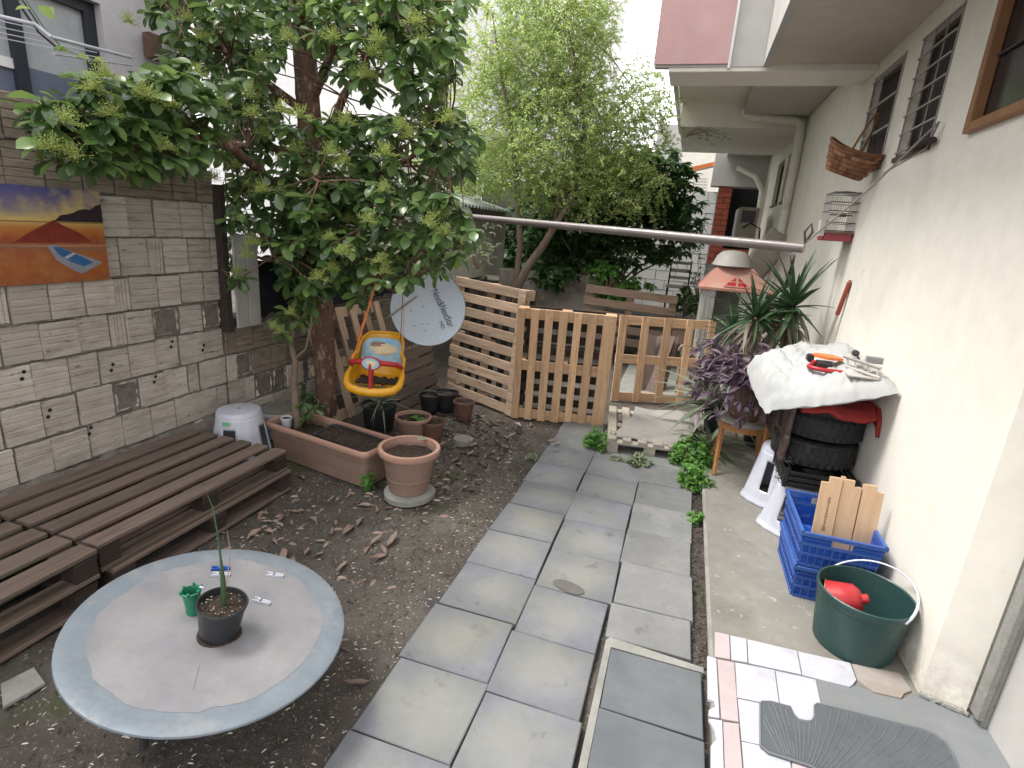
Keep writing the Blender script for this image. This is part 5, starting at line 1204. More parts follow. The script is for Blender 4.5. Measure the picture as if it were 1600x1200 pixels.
# striped grey-green plant between the gate and the chair
def rosette(name, label, c, n, sz, mat, w=.09, droop=.8, e0=75, e1=0, seed=1, group=None, potspec=None, lo=None, shape='blade'):
    t = thing(name, label, 'plant' if not potspec else 'potted plant', c, group=group)
    if potspec:
        r, h, pm_ = potspec; m = MB(); m.lathe([(0,0),(r*.8,0),(r,h-.02),(r+.008,h-.018),(r+.008,h),(r-.004,h),(r-.008,h-.03),(0,h-.03)], c, 24); m.build('pot', pm_, t, smooth=35)
        c = (c[0],c[1],c[2]+h-.02)
    rr = random.Random(seed); L = []
    for i in range(n):
        a = 2.399*i+rr.uniform(-.3,.3); e = R_(e0+(e1-e0)*(i/n)); d = Vector((math.cos(a)*math.cos(e), math.sin(a)*math.cos(e), math.sin(e)))
        L.append(leaf_mat4(Vector(c)+d*.01, d, sz*rr.uniform(.7,1.1), rr.uniform(-.3,.3)))
    place_leaves(t, L, leaf_mesh('leaf', mat, w, droop, .25, 6, shape), 300)
    return t
rosette('striped_plant', 'grey green arching plant between the pale gate pallet and the wooden chair', (.44,5.02,.16), 56, .58, 'leaf_spider', .11, .75, 85, 15, 3, potspec=(.10,.2,'black_pot'))
rosette('striped_plant', 'smaller arching striped plant close to the left of the wooden chair', (.40,4.72,.08), 30, .40, 'leaf_spider', .10, .8, 85, 10, 5)
rosette('spider_plant', 'spider plant in a dark pot on the dirt below the swing', (-2.40,4.02,0), 34, .34, 'leaf_spider', .055, 1.0, 80, 10, 7, potspec=(.15,.24,'black_pot'))
rosette('grassy_weed', 'tuft of bright grassy leaves on the wall ledge behind the stool', (-3.006,3.75,0.249), 16, .16, 'leaf_weed', .06, .6, 80, 20, 8)

# weeds round the low pallet
def weed(label, cx, cy_, r, h, n, seed, mat='leaf_weed', size=.04, base=.0):
    t = thing('weed_clump', label, 'weeds', (cx,cy_,base)); rr = random.Random(seed); L = []; st = MB()
    for i in range(n):
        a = rr.uniform(0,6.28); d = r*math.sqrt(rr.random()); hh_ = h*rr.uniform(.35,1)*(1-.5*(d/r)**2)
        x, y = cx+d*math.cos(a), cy_+d*math.sin(a)
        st.tube([(x*.7+cx*.3,y*.7+cy_*.3,base),(x,y,base+hh_)], .0018, 4)
        for k in range(6):
            q = a+k*1.57+rr.uniform(-.5,.5); zz = base+hh_*(1-.22*(k//2)); e = rr.uniform(-.2,.5)
            L.append(leaf_mat4((x,y,zz), (math.cos(q),math.sin(q),e), size*rr.uniform(.7,1.3), rr.uniform(-.4,.4)))
    st.build('stems', mat, t)
    m = MB(); me, V, F = leaf_mesh('leaf', mat, .62, .3, .15, 3)
    for q in L: m.add(V, F, q)
    stuff(m.build('leaves', mat, t, smooth=180)); return t
weed('bright green leafy weeds at the left front corner of the low pallet', -.50, 4.50, .13, .24, 60, 1)
weed('large mass of bright green weeds between the low pallet and the concrete step', .27, 4.46, .17, .30, 120, 2)
weed('green weeds growing from the gap beside the step, below the wooden chair', .29, 4.06, .12, .22, 60, 3)
weed('small separate green weed in the gap between pavers and step', .30, 3.50, .055, .09, 14, 4)
weed('pale grey green weeds along the front of the low pallet', -.14, 4.30, .10, .12, 40, 5, 'leaf_pale', .034)
weed('tuft of pale weeds creeping along the joint in front of the low pallet', -.33, 4.30, .06, .06, 14, 6, 'leaf_pale', .03)
weed('few tiny weeds where the dirt meets the pavers near the fence', -.98, 4.02, .06, .05, 12, 7, 'leaf_pale', .025)
weed('small fresh green sprig between planter and large pot', -1.86, 2.98, .03, .16, 5, 8, 'leaf_weed', .055)

# ------------------------------------------------------------------ pole, cable, basket, cage, broom on the house wall
pl0 = Vector((-2.428,5.4,1.888)); pl1 = Vector((0.685,3.95,1.812))
t = thing('hanging_pole', 'long grey brown pipe hanging across the yard from the tree to a cable', 'pole', pl0)
m = MB(); m.tube([pl0, pl0.lerp(pl1,.3), pl0.lerp(pl1,.6), pl0.lerp(pl1,.92), pl1], [.031,.031,.032,.032,.030], 16); m.build('pipe', 'pole', t, smooth=50)
m = MB(); d = (pl1-pl0).normalized(); m.tube([pl0-d*.0, pl0+d*.10], .040, 12); m.build('joint', 'grey_metal', t, smooth=40)
hook = Vector((1.155,3.678,2.504)); mid_ = pl1.lerp(hook, .5)
t = thing('steel_cable', 'thin grey cable running from the barred window down to the end of the hanging pole', 'cable', hook)
m = MB(); m.tube([hook, hook.lerp(pl1,.5)+Vector((0,0,-.012)), pl1+Vector((0,.0,.03))], .006, 6); m.build('cable', 'pole', t, smooth=60)
h2 = hook+Vector((0,.10,-.12)); m = MB(); m.tube([hook+Vector((0,.0,.0)), h2, hook.lerp(pl1,.36)+Vector((0,.02,.0))], .005, 6); m.build('cable_end', 'pole', t, smooth=60)
m = MB(); e = pl1; m.tube([e+Vector((.0,0,.035)), e+Vector((.03,0,.10)), e+Vector((.015,0,.15)), e+Vector((-.015,0,.10)), e+Vector((0,0,.03))], .008, 6); m.build('knot', 'curtain', t, smooth=60)
m = MB(); m.tube([(1.15,3.998,2.416), (1.14,3.821,2.426), (1.15,3.685,2.415)], [.018,.024,.020], 8, flat=.9); m.build('rag', 'wood_dark', t, smooth=60)

bk = Vector((1.052,4.72,2.497)) + Vector((-.03,0,0))
t = thing('wicker_basket', 'brown wicker basket with a hoop handle hanging below the far barred window', 'basket', mat=Matrix.Translation(bk) @ Euler((R_(4),R_(20),R_(-25))).to_matrix().to_4x4())
m = MB(); L, Wd, Hh = .19, .12, .165
def bsk(a, b, k=1.0):
    q = 2*math.pi*a; f = .60+.40*b**.7
    return (L*f*math.cos(q)*k, Wd*f*math.sin(q)*k, -Hh+Hh*b+.03*abs(math.cos(q))**3*b)
nst = 22; rows = 6
for j in range(rows):
    m2 = MB()
    for i in range(nst):
        out = (i+j) % 2
        def cell(a, b):
            bu = math.sin(math.pi*min(1,max(0,a)))*.9
            k_ = 1+(.075 if out else .012)*bu+.012*math.sin(math.pi*b)
            return bsk((i+.02+.96*a+(.12*(a-.5) if out else 0))/nst, (j+.06+.88*b)/rows, k_)
        m2.grid(cell, 4, 2)
    m2.build('weave_band', 'weave', t, world=False, smooth=60)
m2 = MB(); m2.grid(lambda a, b: bsk(a, b, .955), 40, 6); m2.build('liner', 'wicker', t, world=False, smooth=60)
m2 = MB(); m2.tube([bsk(i/40, 1.03, 1.04) for i in range(41)], .011, 6, caps=False); m2.build('rim', 'wicker', t, world=False, smooth=60)
m2 = MB(); m2.add([bsk(i/24, .02, .98) for i in range(24)], [tuple(range(24))]); m2.build('bottom', 'wicker', t, world=False)
m2 = MB(); m2.tube([(.02*math.cos(q)*0+.0, -Wd*1.0*math.cos(q), .0+.26*math.sin(q)) for q in [math.pi*i/16 for i in range(17)]], .008, 6); m2.build('handle', 'wicker', t, world=False, smooth=60)

# bird cage
c0 = Vector((0.96,4.35,2.011)); CX0, CX1 = .985, 1.17; CY0, CY1 = 4.92, 5.20; CZ0, CZ1 = (1.044,4.95,1.888)[2], (0.97,4.95,2.244)[2]
t = thing('bird_cage', 'small wire bird cage with a dark red base hanging on the house wall', 'bird cage', ((CX0+CX1)/2, (CY0+CY1)/2, CZ0))
H_ = CZ1-CZ0
def wirebox(y0, y1, n, horizontal):
    pass
m = MB(); r = .0011
for i in range(13):
    x = CX0+(CX1-CX0)*i/12
    for y in (CY0, CY1): m.tube([(x,y,CZ0+.07),(x,y,CZ1)], r, 4)
for i in range(1, 14):
    y = CY0+(CY1-CY0)*i/14
    for x in (CX0, CX1): m.tube([(x,y,CZ0+.07),(x,y,CZ1)], r, 4)
    m.tube([(CX0,y,CZ1),((CX0+CX1)/2,y,CZ1+.012),(CX1,y,CZ1)], r, 4)
stuff(m.build('wires', 'grille', t))
for z in (CZ0+.075, CZ0+H_*.38, CZ0+H_*.62, CZ0+H_*.8, CZ1):
    m = MB(); m.tube([(CX0,CY0,z),(CX1,CY0,z),(CX1,CY1,z),(CX0,CY1,z),(CX0,CY0,z)], .0035, 5); m.build('hoop', 'dark_metal', t)
m = MB(); m.box(CX0-.008, CX1+.003, CY0-.008, CY1+.008, CZ0+.052, CZ0+.070, .003); m.build('ledge', 'brown_pot', t)
m = MB(); m.box(CX0, CX1-.005, CY0, CY1, CZ0, CZ0+.050, .006); m.build('tray', M('dark_pink_plastic', (.33,.06,.075), (.25,.045,.06), 8, .5, .1, vary=0), t)
m = MB(); m.tube([(CX0+.02,CY0+.1,CZ0+H_*.55),(CX1-.01,CY0+.1,CZ0+H_*.55)], .006, 6); m.build('perch', 'wood_dark', t)
m = MB(); m.box(CX0+.05, CX0+.11, CY0-.006, CY0+.02, CZ0+H_*.50, CZ0+H_*.56, .004); m.build('door', 'dark_metal', t)
m = MB(); m.box(CX0-.05, CX0-.006, CY0+.02, CY0+.09, CZ0+.03, CZ0+.15, .004); m.build('feeder', 'grey_pl', t)

# broom leaning on the wall
b1 = Vector((1.165,4.675,1.601)); b0 = Vector((1.06,5.02,.10))
t = thing('broom', 'broom with a red grip leaning on the wall behind the sack', 'broom', b0)
m = MB(); m.tube([b0, b1], .0125, 10); m.build('stick', 'sheet', t, smooth=50)
m = MB(); m.tube([b1.lerp(b0,.17), b1.lerp(b0,.01), b1+Vector((0,0,.01))], [.016,.017,.009], 10); m.build('grip', 'grip_red', t, smooth=50)
m = MB(); m.box(b0.x-.02, b0.x+.03, b0.y-.14, b0.y+.14, .065, .13, .01); m.build('head', 'brown_pot', t)

# ------------------------------------------------------------------ yard beyond the fence
# white painted block wall
YB_ = 12.0
t = thing('white_block_wall', 'white painted block wall at the far end of the yard', 'wall', (-.8, YB_, 0))
m = MB(); m.box(-4.6, .355, YB_+.02, YB_+.2, 0, 2.78); m.build('joints', 'sheet', t)
rr = random.Random(2); k = 0
for row in range(13):
    z0 = .2+row*.197; x = -3.0-(row%2)*.2
    while x < .35:
        w = .395; xe = min(x+w, .352)
        if xe-x > .05:
            m = MB(); m.box(x+.005, xe-.005, YB_-rr.uniform(0,.012), YB_+.03, z0+.005, z0+.190, 0); m.build('block', 'white_paint', t)
        x += w+.004
# pierced top course
t = thing('pierced_blocks', 'row of white pierced ventilation blocks on top of the white block wall', 'blocks', (-.35, YB_, 2.785))
for i in range(4):
    x0 = -1.1+i*.32
    m = MB()
    for k in range(6): m.box(x0+.052*k, x0+.052*k+.012, YB_+.03, YB_+.12, 2.79, 3.03)
    for k in range(5): m.box(x0+.012, x0+.26, YB_+.035, YB_+.115, 2.79+.055*k, 2.80+.055*k)
    m.build('block', 'white_paint', t)
# far end of the yard: brick pier, dark opening and arch
t = thing('far_building', 'building at the far end of the yard with red brick pier and dark doorway', 'building', (.8, 12.2, 0))
rr = random.Random(8)
for row in range(14):
    z0 = 1.42+row*.105*1.0
    if z0 > 2.86: break
    n = 2 if row % 2 else 1
    for k in range(n):
        w = .26/n
        m = MB(); m.box(.362+k*w, .362+(k+1)*w-.012, 11.93-rr.uniform(0,.01), 12.1, z0, z0+.092, 0); m.build('brick', 'redbrick', t)
for row in range(3):
    for k in range(6):
        m = MB(); x = .63+k*.10; m.box(x, x+.088, 11.935-rr.uniform(0,.01), 12.1, 1.42+row*.105, 1.42+row*.105+.092, 0); m.build('brick', 'redbrick', t)
m = MB(); m.box(.356, 1.24, 11.96, 12.09, 1.38, 2.88); 
m = MB(); m.box(.357, .60, 11.95, 12.08, .0, 2.88); m.box(.60, 1.24, 11.95, 12.08, 0, 1.72); m.build('mortar', 'cement', t)
m = MB(); m.box(.60, 1.60, 12.5, 12.6, 1.3, 3.2); m.box(.61,1.6,12.09,12.5,1.70,1.72); m.box(.55,.60,12.09,12.6,1.3,3.2); m.build('painted_dark_room', 'black', t)  # near-black sheets: the shade inside the doorway put in as colour
m = MB(); m.box(.20, 1.24, 11.9, 12.3, 2.885, 3.75); m.build('lintel', 'render_grey', t)
m = MB(); m.tube([(.62,11.7,3.20),(.95,11.6,3.05),(1.10,11.5,2.8),(1.12,11.5,2.2),(1.12,11.5,.2)], .05, 10); m.build('pipe', 'pvc', t, smooth=50)
# air conditioner units
def aircon(label, x0, x1, y0, z0, z1):
    t = thing('air_conditioner', label, 'air conditioner', ((x0+x1)/2, y0, z0), group='air conditioners on the house wall')
    m = MB(); m.box(x0, x1, y0, y0+.75, z0, z1, .02); m.build('casing', 'oldcream', t)
    m = MB(); m.box(x0+.05, x1-.05, y0-.006, y0-.001, z0+(z1-z0)*.55, z1-.05, .003); m.build('side_vent', 'dark_metal', t)
    m = MB(); m.box(x0-.006, x0-.001, y0+.08, y0+.6, z0+.05, z1-.05, .003); m.build('fan_grille', 'grey_metal', t)
    m = MB(); m.tube([(x0+.1,y0-.02,z0+.2),(x0+.2,y0-.05,z0+.28),(x1+.05,y0-.03,z0+.2),(x1+.1,y0+.05,z0-.3)], .014, 6); m.build('hose', 'black_plast', t, smooth=60)
    m = MB(); m.box(x0, XW, y0+.1, y0+.13, z0-.035, z0-.003); m.box(x0, XW, y0+.6, y0+.63, z0-.035, z0-.003); m.build('bracket', 'sheet', t)
aircon('nearer cream air conditioner box mounted on the house wall', .66, .97, 9.9, 1.88, 2.40)
# leaning boards and cushion
t = thing('old_mattress', 'folded stained cushion pad propped beside the playhouse', 'cushion', (1.0, 8.2, 1.2))
m = MB(); m.box(-.17,.17,-.06,.06,-.32,.32,.03, Matrix.Translation((.98,8.2,1.70)) @ Euler((R_(10),R_(28),0)).to_matrix().to_4x4()); m.build('pad', 'oldcream', t)
t = thing('leaning_panel', 'grey board leaning on the house wall behind the playhouse', 'board', (1.1, 7.7, .06))
m = MB(); m.add([(1.165,7.2,1.75),(1.165,8.0,1.80),(.96,8.0,.06),(.96,7.2,.06),(1.13,7.2,1.75),(1.13,8.0,1.80),(.925,8.0,.06),(.925,7.2,.06)], [(0,1,2,3),(7,6,5,4),(0,4,5,1),(1,5,6,2),(2,6,7,3),(3,7,4,0)]); m.build('panel', 'sheet', t)
# playhouse
hx0, hx1, hy0, hy1 = .225, .90, 7.42, 8.05; hz = 1.27
t = thing('playhouse', 'small weathered plastic playhouse with a faded salmon roof and an open front', 'playhouse', ((hx0+hx1)/2, hy0, 0))
m = MB(); m.box(hx0, hx0+.17, hy0, hy0+.03, .0, hz, .01); m.box(hx0+.46, hx1, hy0, hy0+.03, 0, hz, .0); m.box(hx0+.17, hx0+.46, hy0+.001, hy0+.031, 0, .55); m.build('front', 'grey_pl', t)
for k in range(2): 
    m = MB(); m.box(hx0+.035+.06*k, hx0+.05+.06*k, hy0-.012, hy0-.001, .02, hz-.02, .003); m.build('groove', 'grey_pl', t)
m = MB(); m.box(hx0, hx0+.03, hy0+.031, hy1, 0, hz); m.box(hx1-.03, hx1, hy0+.031, hy1, 0, hz); m.box(hx0+.03, hx1-.03, hy1-.03, hy1, 0, hz); m.build('side', 'grey_pl', t)
m = MB(); m.box(hx0+.04, hx1-.04, hy1-.20, hy1-.16, 0, .86); m.build('inner_board', 'sheet', t)
rf = MB(); o = .05
b_ = [(hx0-o,hy0-o,hz),(hx1+o+.12,hy0-o,hz),(hx1+o+.12,hy1+o,hz),(hx0-o,hy1+o,hz)]; tp = [(hx0+.15,hy0+.22,hz+.26),(hx1-.10,hy0+.22,hz+.26),(hx1-.10,hy1-.12,hz+.26),(hx0+.15,hy1-.12,hz+.26)]
rf.add([(*p[:2],p[2]-.03) for p in b_]+b_+tp, [(3,2,1,0),(0,1,5,4),(1,2,6,5),(2,3,7,6),(3,0,4,7),(4,5,9,8),(5,6,10,9),(6,7,11,10),(7,4,8,11),(8,9,10,11)]); rfo = rf.build('roof', 'salmon', t)
# gable window printed proud of the roof slope
n_ = Vector((0,-.26,.27)).normalized(); cxm = (hx0+hx1)/2+.06
def RP(u, v, d=.004): # on the front slope
    p = Vector((cxm+u, hy0-o, hz))+Vector((0,.27,.26)).normalized()*v
    return tuple(p+n_*d)
for u0,u1,v0,v1,v2 in ((-.13,-.012,.05,.11,.11),(.012,.13,.05,.11,.11)):
    m = MB(); m.add([RP(u0 if u0<0 else u0, v0), RP(u1, v0), RP(u1 if u1<0 else u1-.03, v1), RP(u0+.03 if u0<0 else u0, v1)], [(0,1,2,3)]); m.build('gable_window', 'red', rfo)
for s in (-1,1):
    m = MB(); m.add([RP(s*.012,.13), RP(s*.075,.13), RP(s*.012,.20)], [(0,1,2)]); m.build('gable_window', 'red', rfo)
m = MB(); m.tube([RP(-.15,.035,.006),RP(.15,.035,.006)], .012, 6); m.build('window_ledge', 'salmon', rfo)
t = thing('upturned_basin', 'grey basin turned upside down on the playhouse roof', 'basin', (.55,7.80,hz+.262))
m = MB(); m.lathe([(.25,0),(.255,.012),(.24,.03),(.20,.13),(.14,.185),(.06,.20),(0,.202)], (.55,7.78,hz+.262), 32, wob=.01); m.build('shell', 'sheet', t, smooth=50)
m = MB(); m.lathe([(.252,-.002),(.262,.006),(.252,.014)], (.55,7.78,hz+.262), 32); m.build('rim', 'grey_metal', t, smooth=50)
# chair, planter, block wall stub beyond the fence
def chairf(label, x, y, z):
    t = thing('metal_chair', label, 'chair', (x,y,z))
    for dx in (-.16,.16):
        m = MB(); m.tube([(x+dx,y+.18,z),(x+dx,y+.18,z+.45),(x+dx,y+.24,z+.88)], .014, 6); m.build('back_post', 'dark_metal', t)
        m = MB(); m.tube([(x+dx,y-.18,z),(x+dx,y-.18,z+.45)], .014, 6); m.build('leg', 'dark_metal', t)
    m = MB(); m.box(x-.19,x+.19,y-.20,y+.20,z+.45,z+.48,.008); m.build('seat', 'sheet', t)
    for zz in (.60,.72,.84):
        m = MB(); m.box(x-.16,x+.16,y+.195+.06*(zz-.45),y+.215+.06*(zz-.45),z+zz-.03,z+zz+.02,.004); m.build('back_slat', 'sheet', t)
chairf('old slatted chair standing in front of the white block wall', -.10, 9.4, .62)
m = MB(); m.box(-1.4, .6, 8.9, 10.2, .0, .615); o = struct(m.build('terrace', 'concrete'))
t = thing('far_planter', 'terracotta planter trough between the brown pallet and the playhouse', 'planter', (.07,7.7,.55))
m = MB(); m.box(-.06,.205,7.62,7.80,.45,.66,.01); m.box(-.075,.215,7.60,7.82,.66,.69,.006); m.build('body', 'terra', t)
t = thing('rubble_boards', 'grey boards and planks dumped just behind the pale gate pallet', 'boards', (-.2,6.8,0))
rr = random.Random(13)
for i in range(4):
    m = MB(); a = Matrix.Translation((-.30+.07*i, 6.75+.06*i, .30+.03*rr.random())) @ Euler((R_(rr.uniform(55,75)),R_(rr.uniform(-15,15)),R_(rr.uniform(-30,30)))).to_matrix().to_4x4()
    m.box(-.09,.09,-.38,.38,-.01,.01,.003); o = m.build('plank', 'wood_old', t, world=False); o.matrix_basis = XF[t].inverted() @ a
# concrete wall under the trees
t = thing('concrete_retaining_wall', 'stained concrete retaining wall below the trees beyond the fence', 'wall', (-1.9,9.0,0))
m = MB(); m.box(-2.95,-1.22,8.7,8.9,0,1.16,.01); m.box(-1.22,-1.15,8.7,8.9,0,.9); m.build('wall', 'stained_concrete', t)
m = MB(); m.box(-4.5,-1.2,8.9,11.9,0,.9); struct(m.build('raised_bed', 'dirt'))

# ------------------------------------------------------------------ left boundary: sheets, tarp, shed roof
t = thing('black_sheeting', 'torn black plastic sheeting hung along the low wall behind the tree', 'sheeting', (WX+.03,4.5,.98))
m = MB()
def ts(a, b):
    y = 3.30+3.2*a; top = 1.42+.05*mnoise.noise(Vector((a*12,0,3))); bot = .97+.035*mnoise.noise(Vector((a*40,1,3)))+.03*abs(mnoise.noise(Vector((a*9,1,7))))
    return (WX+.05+.03*mnoise.noise(Vector((a*14,b*3,1))), y, bot+(top-bot)*b)
m.grid(ts, 110, 10); m.build('plastic', 'tarp', t, smooth=60)
t = thing('white_signboard', 'narrow white double board fixed at the corner of the tall brick wall', 'board', (WX+.09,3.4,1.2))
for k in range(2):
    m = MB(); m.box(WX+.075, WX+.09, 3.27+.125*k, 3.385+.125*k, .93, 1.62, .003); m.build('panel', 'grey_pl', t)
m = MB(); m.box(WX-.05, WX+.06, 3.205, 3.26, .9, 1.95, .004); m.build('post', 'wood_dark', t)
t = thing('neighbour_shed', 'shed with a mossy corrugated roof and grey sheet walls beyond the low wall', 'shed', (-3.5,8,0))
m = MB()
for k in range(7):
    m = MB(); m.box(WX+.02, WX+.035, 3.9+k*.80, 3.9+k*.80+.79, 1.0+.002*k, 1.93+.03*(k%2), .002); m.build('wall_sheet', 'sheet_light', t)
m = MB()
def cr_(a, b):
    y = 6.3+2.9*a; x = -4.3+1.35*b
    return (x, y, 2.40-.34*b+.022*math.sin(a*2*math.pi*22))
m.grid(cr_, 176, 4); m.build('roof', 'corr', t, smooth=80, solid=.006)
m = MB(); m.box(-3.02,-2.97,6.3,9.2,1.93,1.99); m.build('rafter', 'wood_dark', t)
m = MB(); m.box(-4.25,-3.1,6.32,6.4,1.0,2.1); m.box(-4.25,-3.05,9.1,9.18,1.0,2.1); m.box(-4.3,-4.2,6.3,9.2,1.0,2.4); m.build('side_wall', 'sheet', t)

# ------------------------------------------------------------------ neighbouring buildings
LX = -4.9
t = thing('lilac_house', 'pale lilac rendered house behind the brick wall with a dark framed sliding window', 'house', (LX-1, 2, 0))
m = MB(); hole_wall(m, (LX,0,0), (0,-1,0), (0,0,1), (1,0,0), -4.7, 2.5, 0, 6.5, [(-3.84,-1.2,2.1,3.33)], .2)
m.build('wall', 'lilac', t)
m = MB(); m.box(LX-3.2, LX-.2, -2.5, 4.7, 0, 6.5); m.build('core', 'lilac', t)
m = MB(); xo = LX-.14
for a in ((1.2,3.84,3.25,3.33),(1.2,3.84,2.1,2.18),(3.75,3.84,2.18,3.25),(3.18,3.27,2.18,3.25),(2.3,2.38,2.18,3.25)): m.box(xo, xo+.07, *a)
w = m.build('window', 'anthracite', t)
for y0, y1 in ((1.2,2.3),(2.38,3.18)):
    m = MB(); m.box(xo+.02,xo+.03,y0,y1,2.18,2.68); m.build('pane', 'pane_blue', w)
    m = MB(); m.box(xo+.021,xo+.031,y0,y1,2.75,3.25); m.build('pane', 'pane_light', w)
m = MB(); m.box(xo+.02,xo+.03,3.27,3.75,2.72,3.25); m.build('pane', 'pane_light', w)
m = MB(); m.box(xo+.02,xo+.03,3.27,3.75,2.18,2.72); m.build('pane', 'pane_blue', w)
m = MB(); m.box(xo+.02,xo+.05,1.2,3.18,2.68,2.75); m.build('transom', 'white_paint', w)
# drying rack
t = thing('drying_rack', 'white metal drying rack with lines above the brick wall', 'drying rack', (-3.9,2.6,2.6))
rA = [(-3.7,2.16,2.679),(-3.5,2.367,2.666),(-3.45,2.405,2.616),(-3.9,3.238,2.756),(-3.9,2.267,2.669)]
for a, b in ((0,1),(1,2),(2,3)):
    m = MB(); m.tube([rA[a], rA[b]], .010, 8); m.build('rail', 'white_pl', t, smooth=50)
for k in range(4):
    p0 = Vector(rA[1]).lerp(Vector(rA[3]), k/3.5)+Vector((0,0,-.02-.01*k)); m = MB(); m.tube([p0, p0+Vector((-.6,-1.1,-.02))], .003, 5); m.build('line', 'white_pl', t)
m = MB(); m.tube([Vector(rA[3])+Vector((0,0,-.05)), Vector(rA[2])+Vector((0,0,-.08))], .007, 6); m.build('rail', 'white_pl', t)
m = MB(); m.tube([(-3.6,2.356,2.779),(-3.6,2.445,2.657),(-3.6,2.536,2.605)], .006, 6); m.tube([(-3.62,2.401,2.796),(-3.62,2.486,2.67)], .004, 6); m.build('strut', 'curtain', t)
# plastic peg holder on the rack, brown box beyond
t = thing('wall_lamp_box', 'brown ventilation box on the lilac house wall between the leaves', 'vent box', (-4.88,4.36,3.134))
c = Vector((-4.88,4.36,3.134)); m = MB(); m.box(c.x, c.x+.10, c.y-.18, c.y+.18, c.z-.10, c.z+.10, .01); m.build('box', 'rust', t)
m = MB(); m.box(c.x+.102, c.x+.106, c.y-.08, c.y+.10, c.z-.03, c.z+.04); m.build('plate', 'grey_pl', t)

t = thing('white_house', 'bright white house seen through the leaves behind the tree', 'house', (-7, 10, 0))
m = MB(); m.box(-10.5, -4.95, 10.2, 13, 0, 6.3); m.build('wall', 'white_paint', t)
m = MB(); m.add([(-7.3,9.5,3.2),(-5.3,9.5,3.0),(-6.6,9.5,3.85),(-7.3,10.19,3.2),(-5.3,10.19,3.0),(-6.6,10.19,3.85)], [(0,1,2),(5,4,3),(0,3,4,1),(1,4,5,2),(2,5,3,0)]); m.build('gable', 'soffit', t)
m = MB(); m.box(-10.5,-4.9,10.0,13.1,6.3,6.45); m.build('roof', 'soffit', t)
t = thing('balcony_building', 'cream apartment building with white railed balconies beyond the trees', 'building', (-5.5, 16, 0))
m = MB(); m.box(-9.5,-3.4,17.2,22,0,10); m.build('wall', 'white_paint', t)  # cream wall coloured white to imitate the glare that burns it out
for zf in (4.6, 7.2):
    m = MB(); m.box(-7.6,-4.6,16.2,17.19,zf-.12,zf); fl = m.build('balcony', 'white_paint', t)
    for k in range(16):
        m = MB(); x = -7.55+k*.193; m.box(x,x+.02,16.22,16.24,zf,zf+.9); m.build('baluster', 'white_paint', fl)
    m = MB(); m.box(-7.6,-4.6,16.21,16.25,zf+.9,zf+.95); m.build('rail', 'white_paint', fl)
    m = MB(); m.box(-6.4,-5.3,17.12,17.18,zf,zf+2.0); m.build('window', 'pane_light', t)
    m = MB(); m.box(-6.48,-5.22,17.15,17.19,zf,zf+2.08); m.build('window_frame', 'white_paint', t)
t = thing('pink_building', 'pale pinkish building corner beyond the white block wall', 'building', (.2, 20, 0))
m = MB(); m.box(-.62, .9, 17.5, 22, 0, 5.2); m.build('wall', 'render', t)
m = MB(); m.box(-1.4,-.62,17.6,22,0,5.0); m.build('side_wall', 'render_grey', t)
t = thing('orange_eave', 'sloping orange edged eave board above the white block wall', 'eave', (-.3,12.6,3.0))
m = MB(); m.add([(-.75,12.2,3.03),(.30,12.2,3.32),(.30,12.2,3.38),(-.75,12.2,3.10),(-.75,12.6,3.03),(.30,12.6,3.32),(.30,12.6,3.38),(-.75,12.6,3.10)], [(0,1,2,3),(7,6,5,4),(3,2,6,7),(0,4,5,1),(1,5,6,2),(0,3,7,4)]); m.build('board', MT['orange'], t)
m = MB(); m.box(-1.8,-.74,12.2,12.5,3.03,3.09); m.build('gutter', 'sheet', t)
# green garden hedge and white pipes beyond the shed roof
t = thing('white_fence_rail', 'white tubular rail above the corrugated shed roof', 'railing', (-4.986,9.6,2.659))
m = MB(); m.tube([(-5.116,9.6,2.631),(-3.665,9.6,2.604),(-3.652,9.6,2.39)], .02, 6); m.build('rail', 'white_paint', t)

# ------------------------------------------------------------------ main tree
t = thing('broadleaf_tree', 'broad tree with glossy dark leaves and lime flower clusters, its reddish trunk behind the planter', 'tree', (-2.93,3.98,0))
def trunk_mesh(m, pts, rad, n=14, seed=1):
    k = len(m.v); m.tube(pts, rad, n, caps=True)
    for i in range(k, len(m.v)):
        p = Vector(m.v[i]); q = mnoise.noise(p*9)*.010+mnoise.noise(p*28)*.004; d = Vector((q, mnoise.noise(p*9+Vector((5,5,5)))*.010, 0)); m.v[i] = tuple(p+d)
base = [(-2.91,3.98,-.05),(-2.915,3.98,.25),(-2.93,3.99,.55),(-2.96,4.0,.9),(-2.98,4.0,1.3),(-3.0,4.0,1.8),(-3.02,4.02,2.2),(-3.05,4.03,2.6),(-3.10,4.05,3.1),(-3.16,4.08,3.7)]
m = MB()
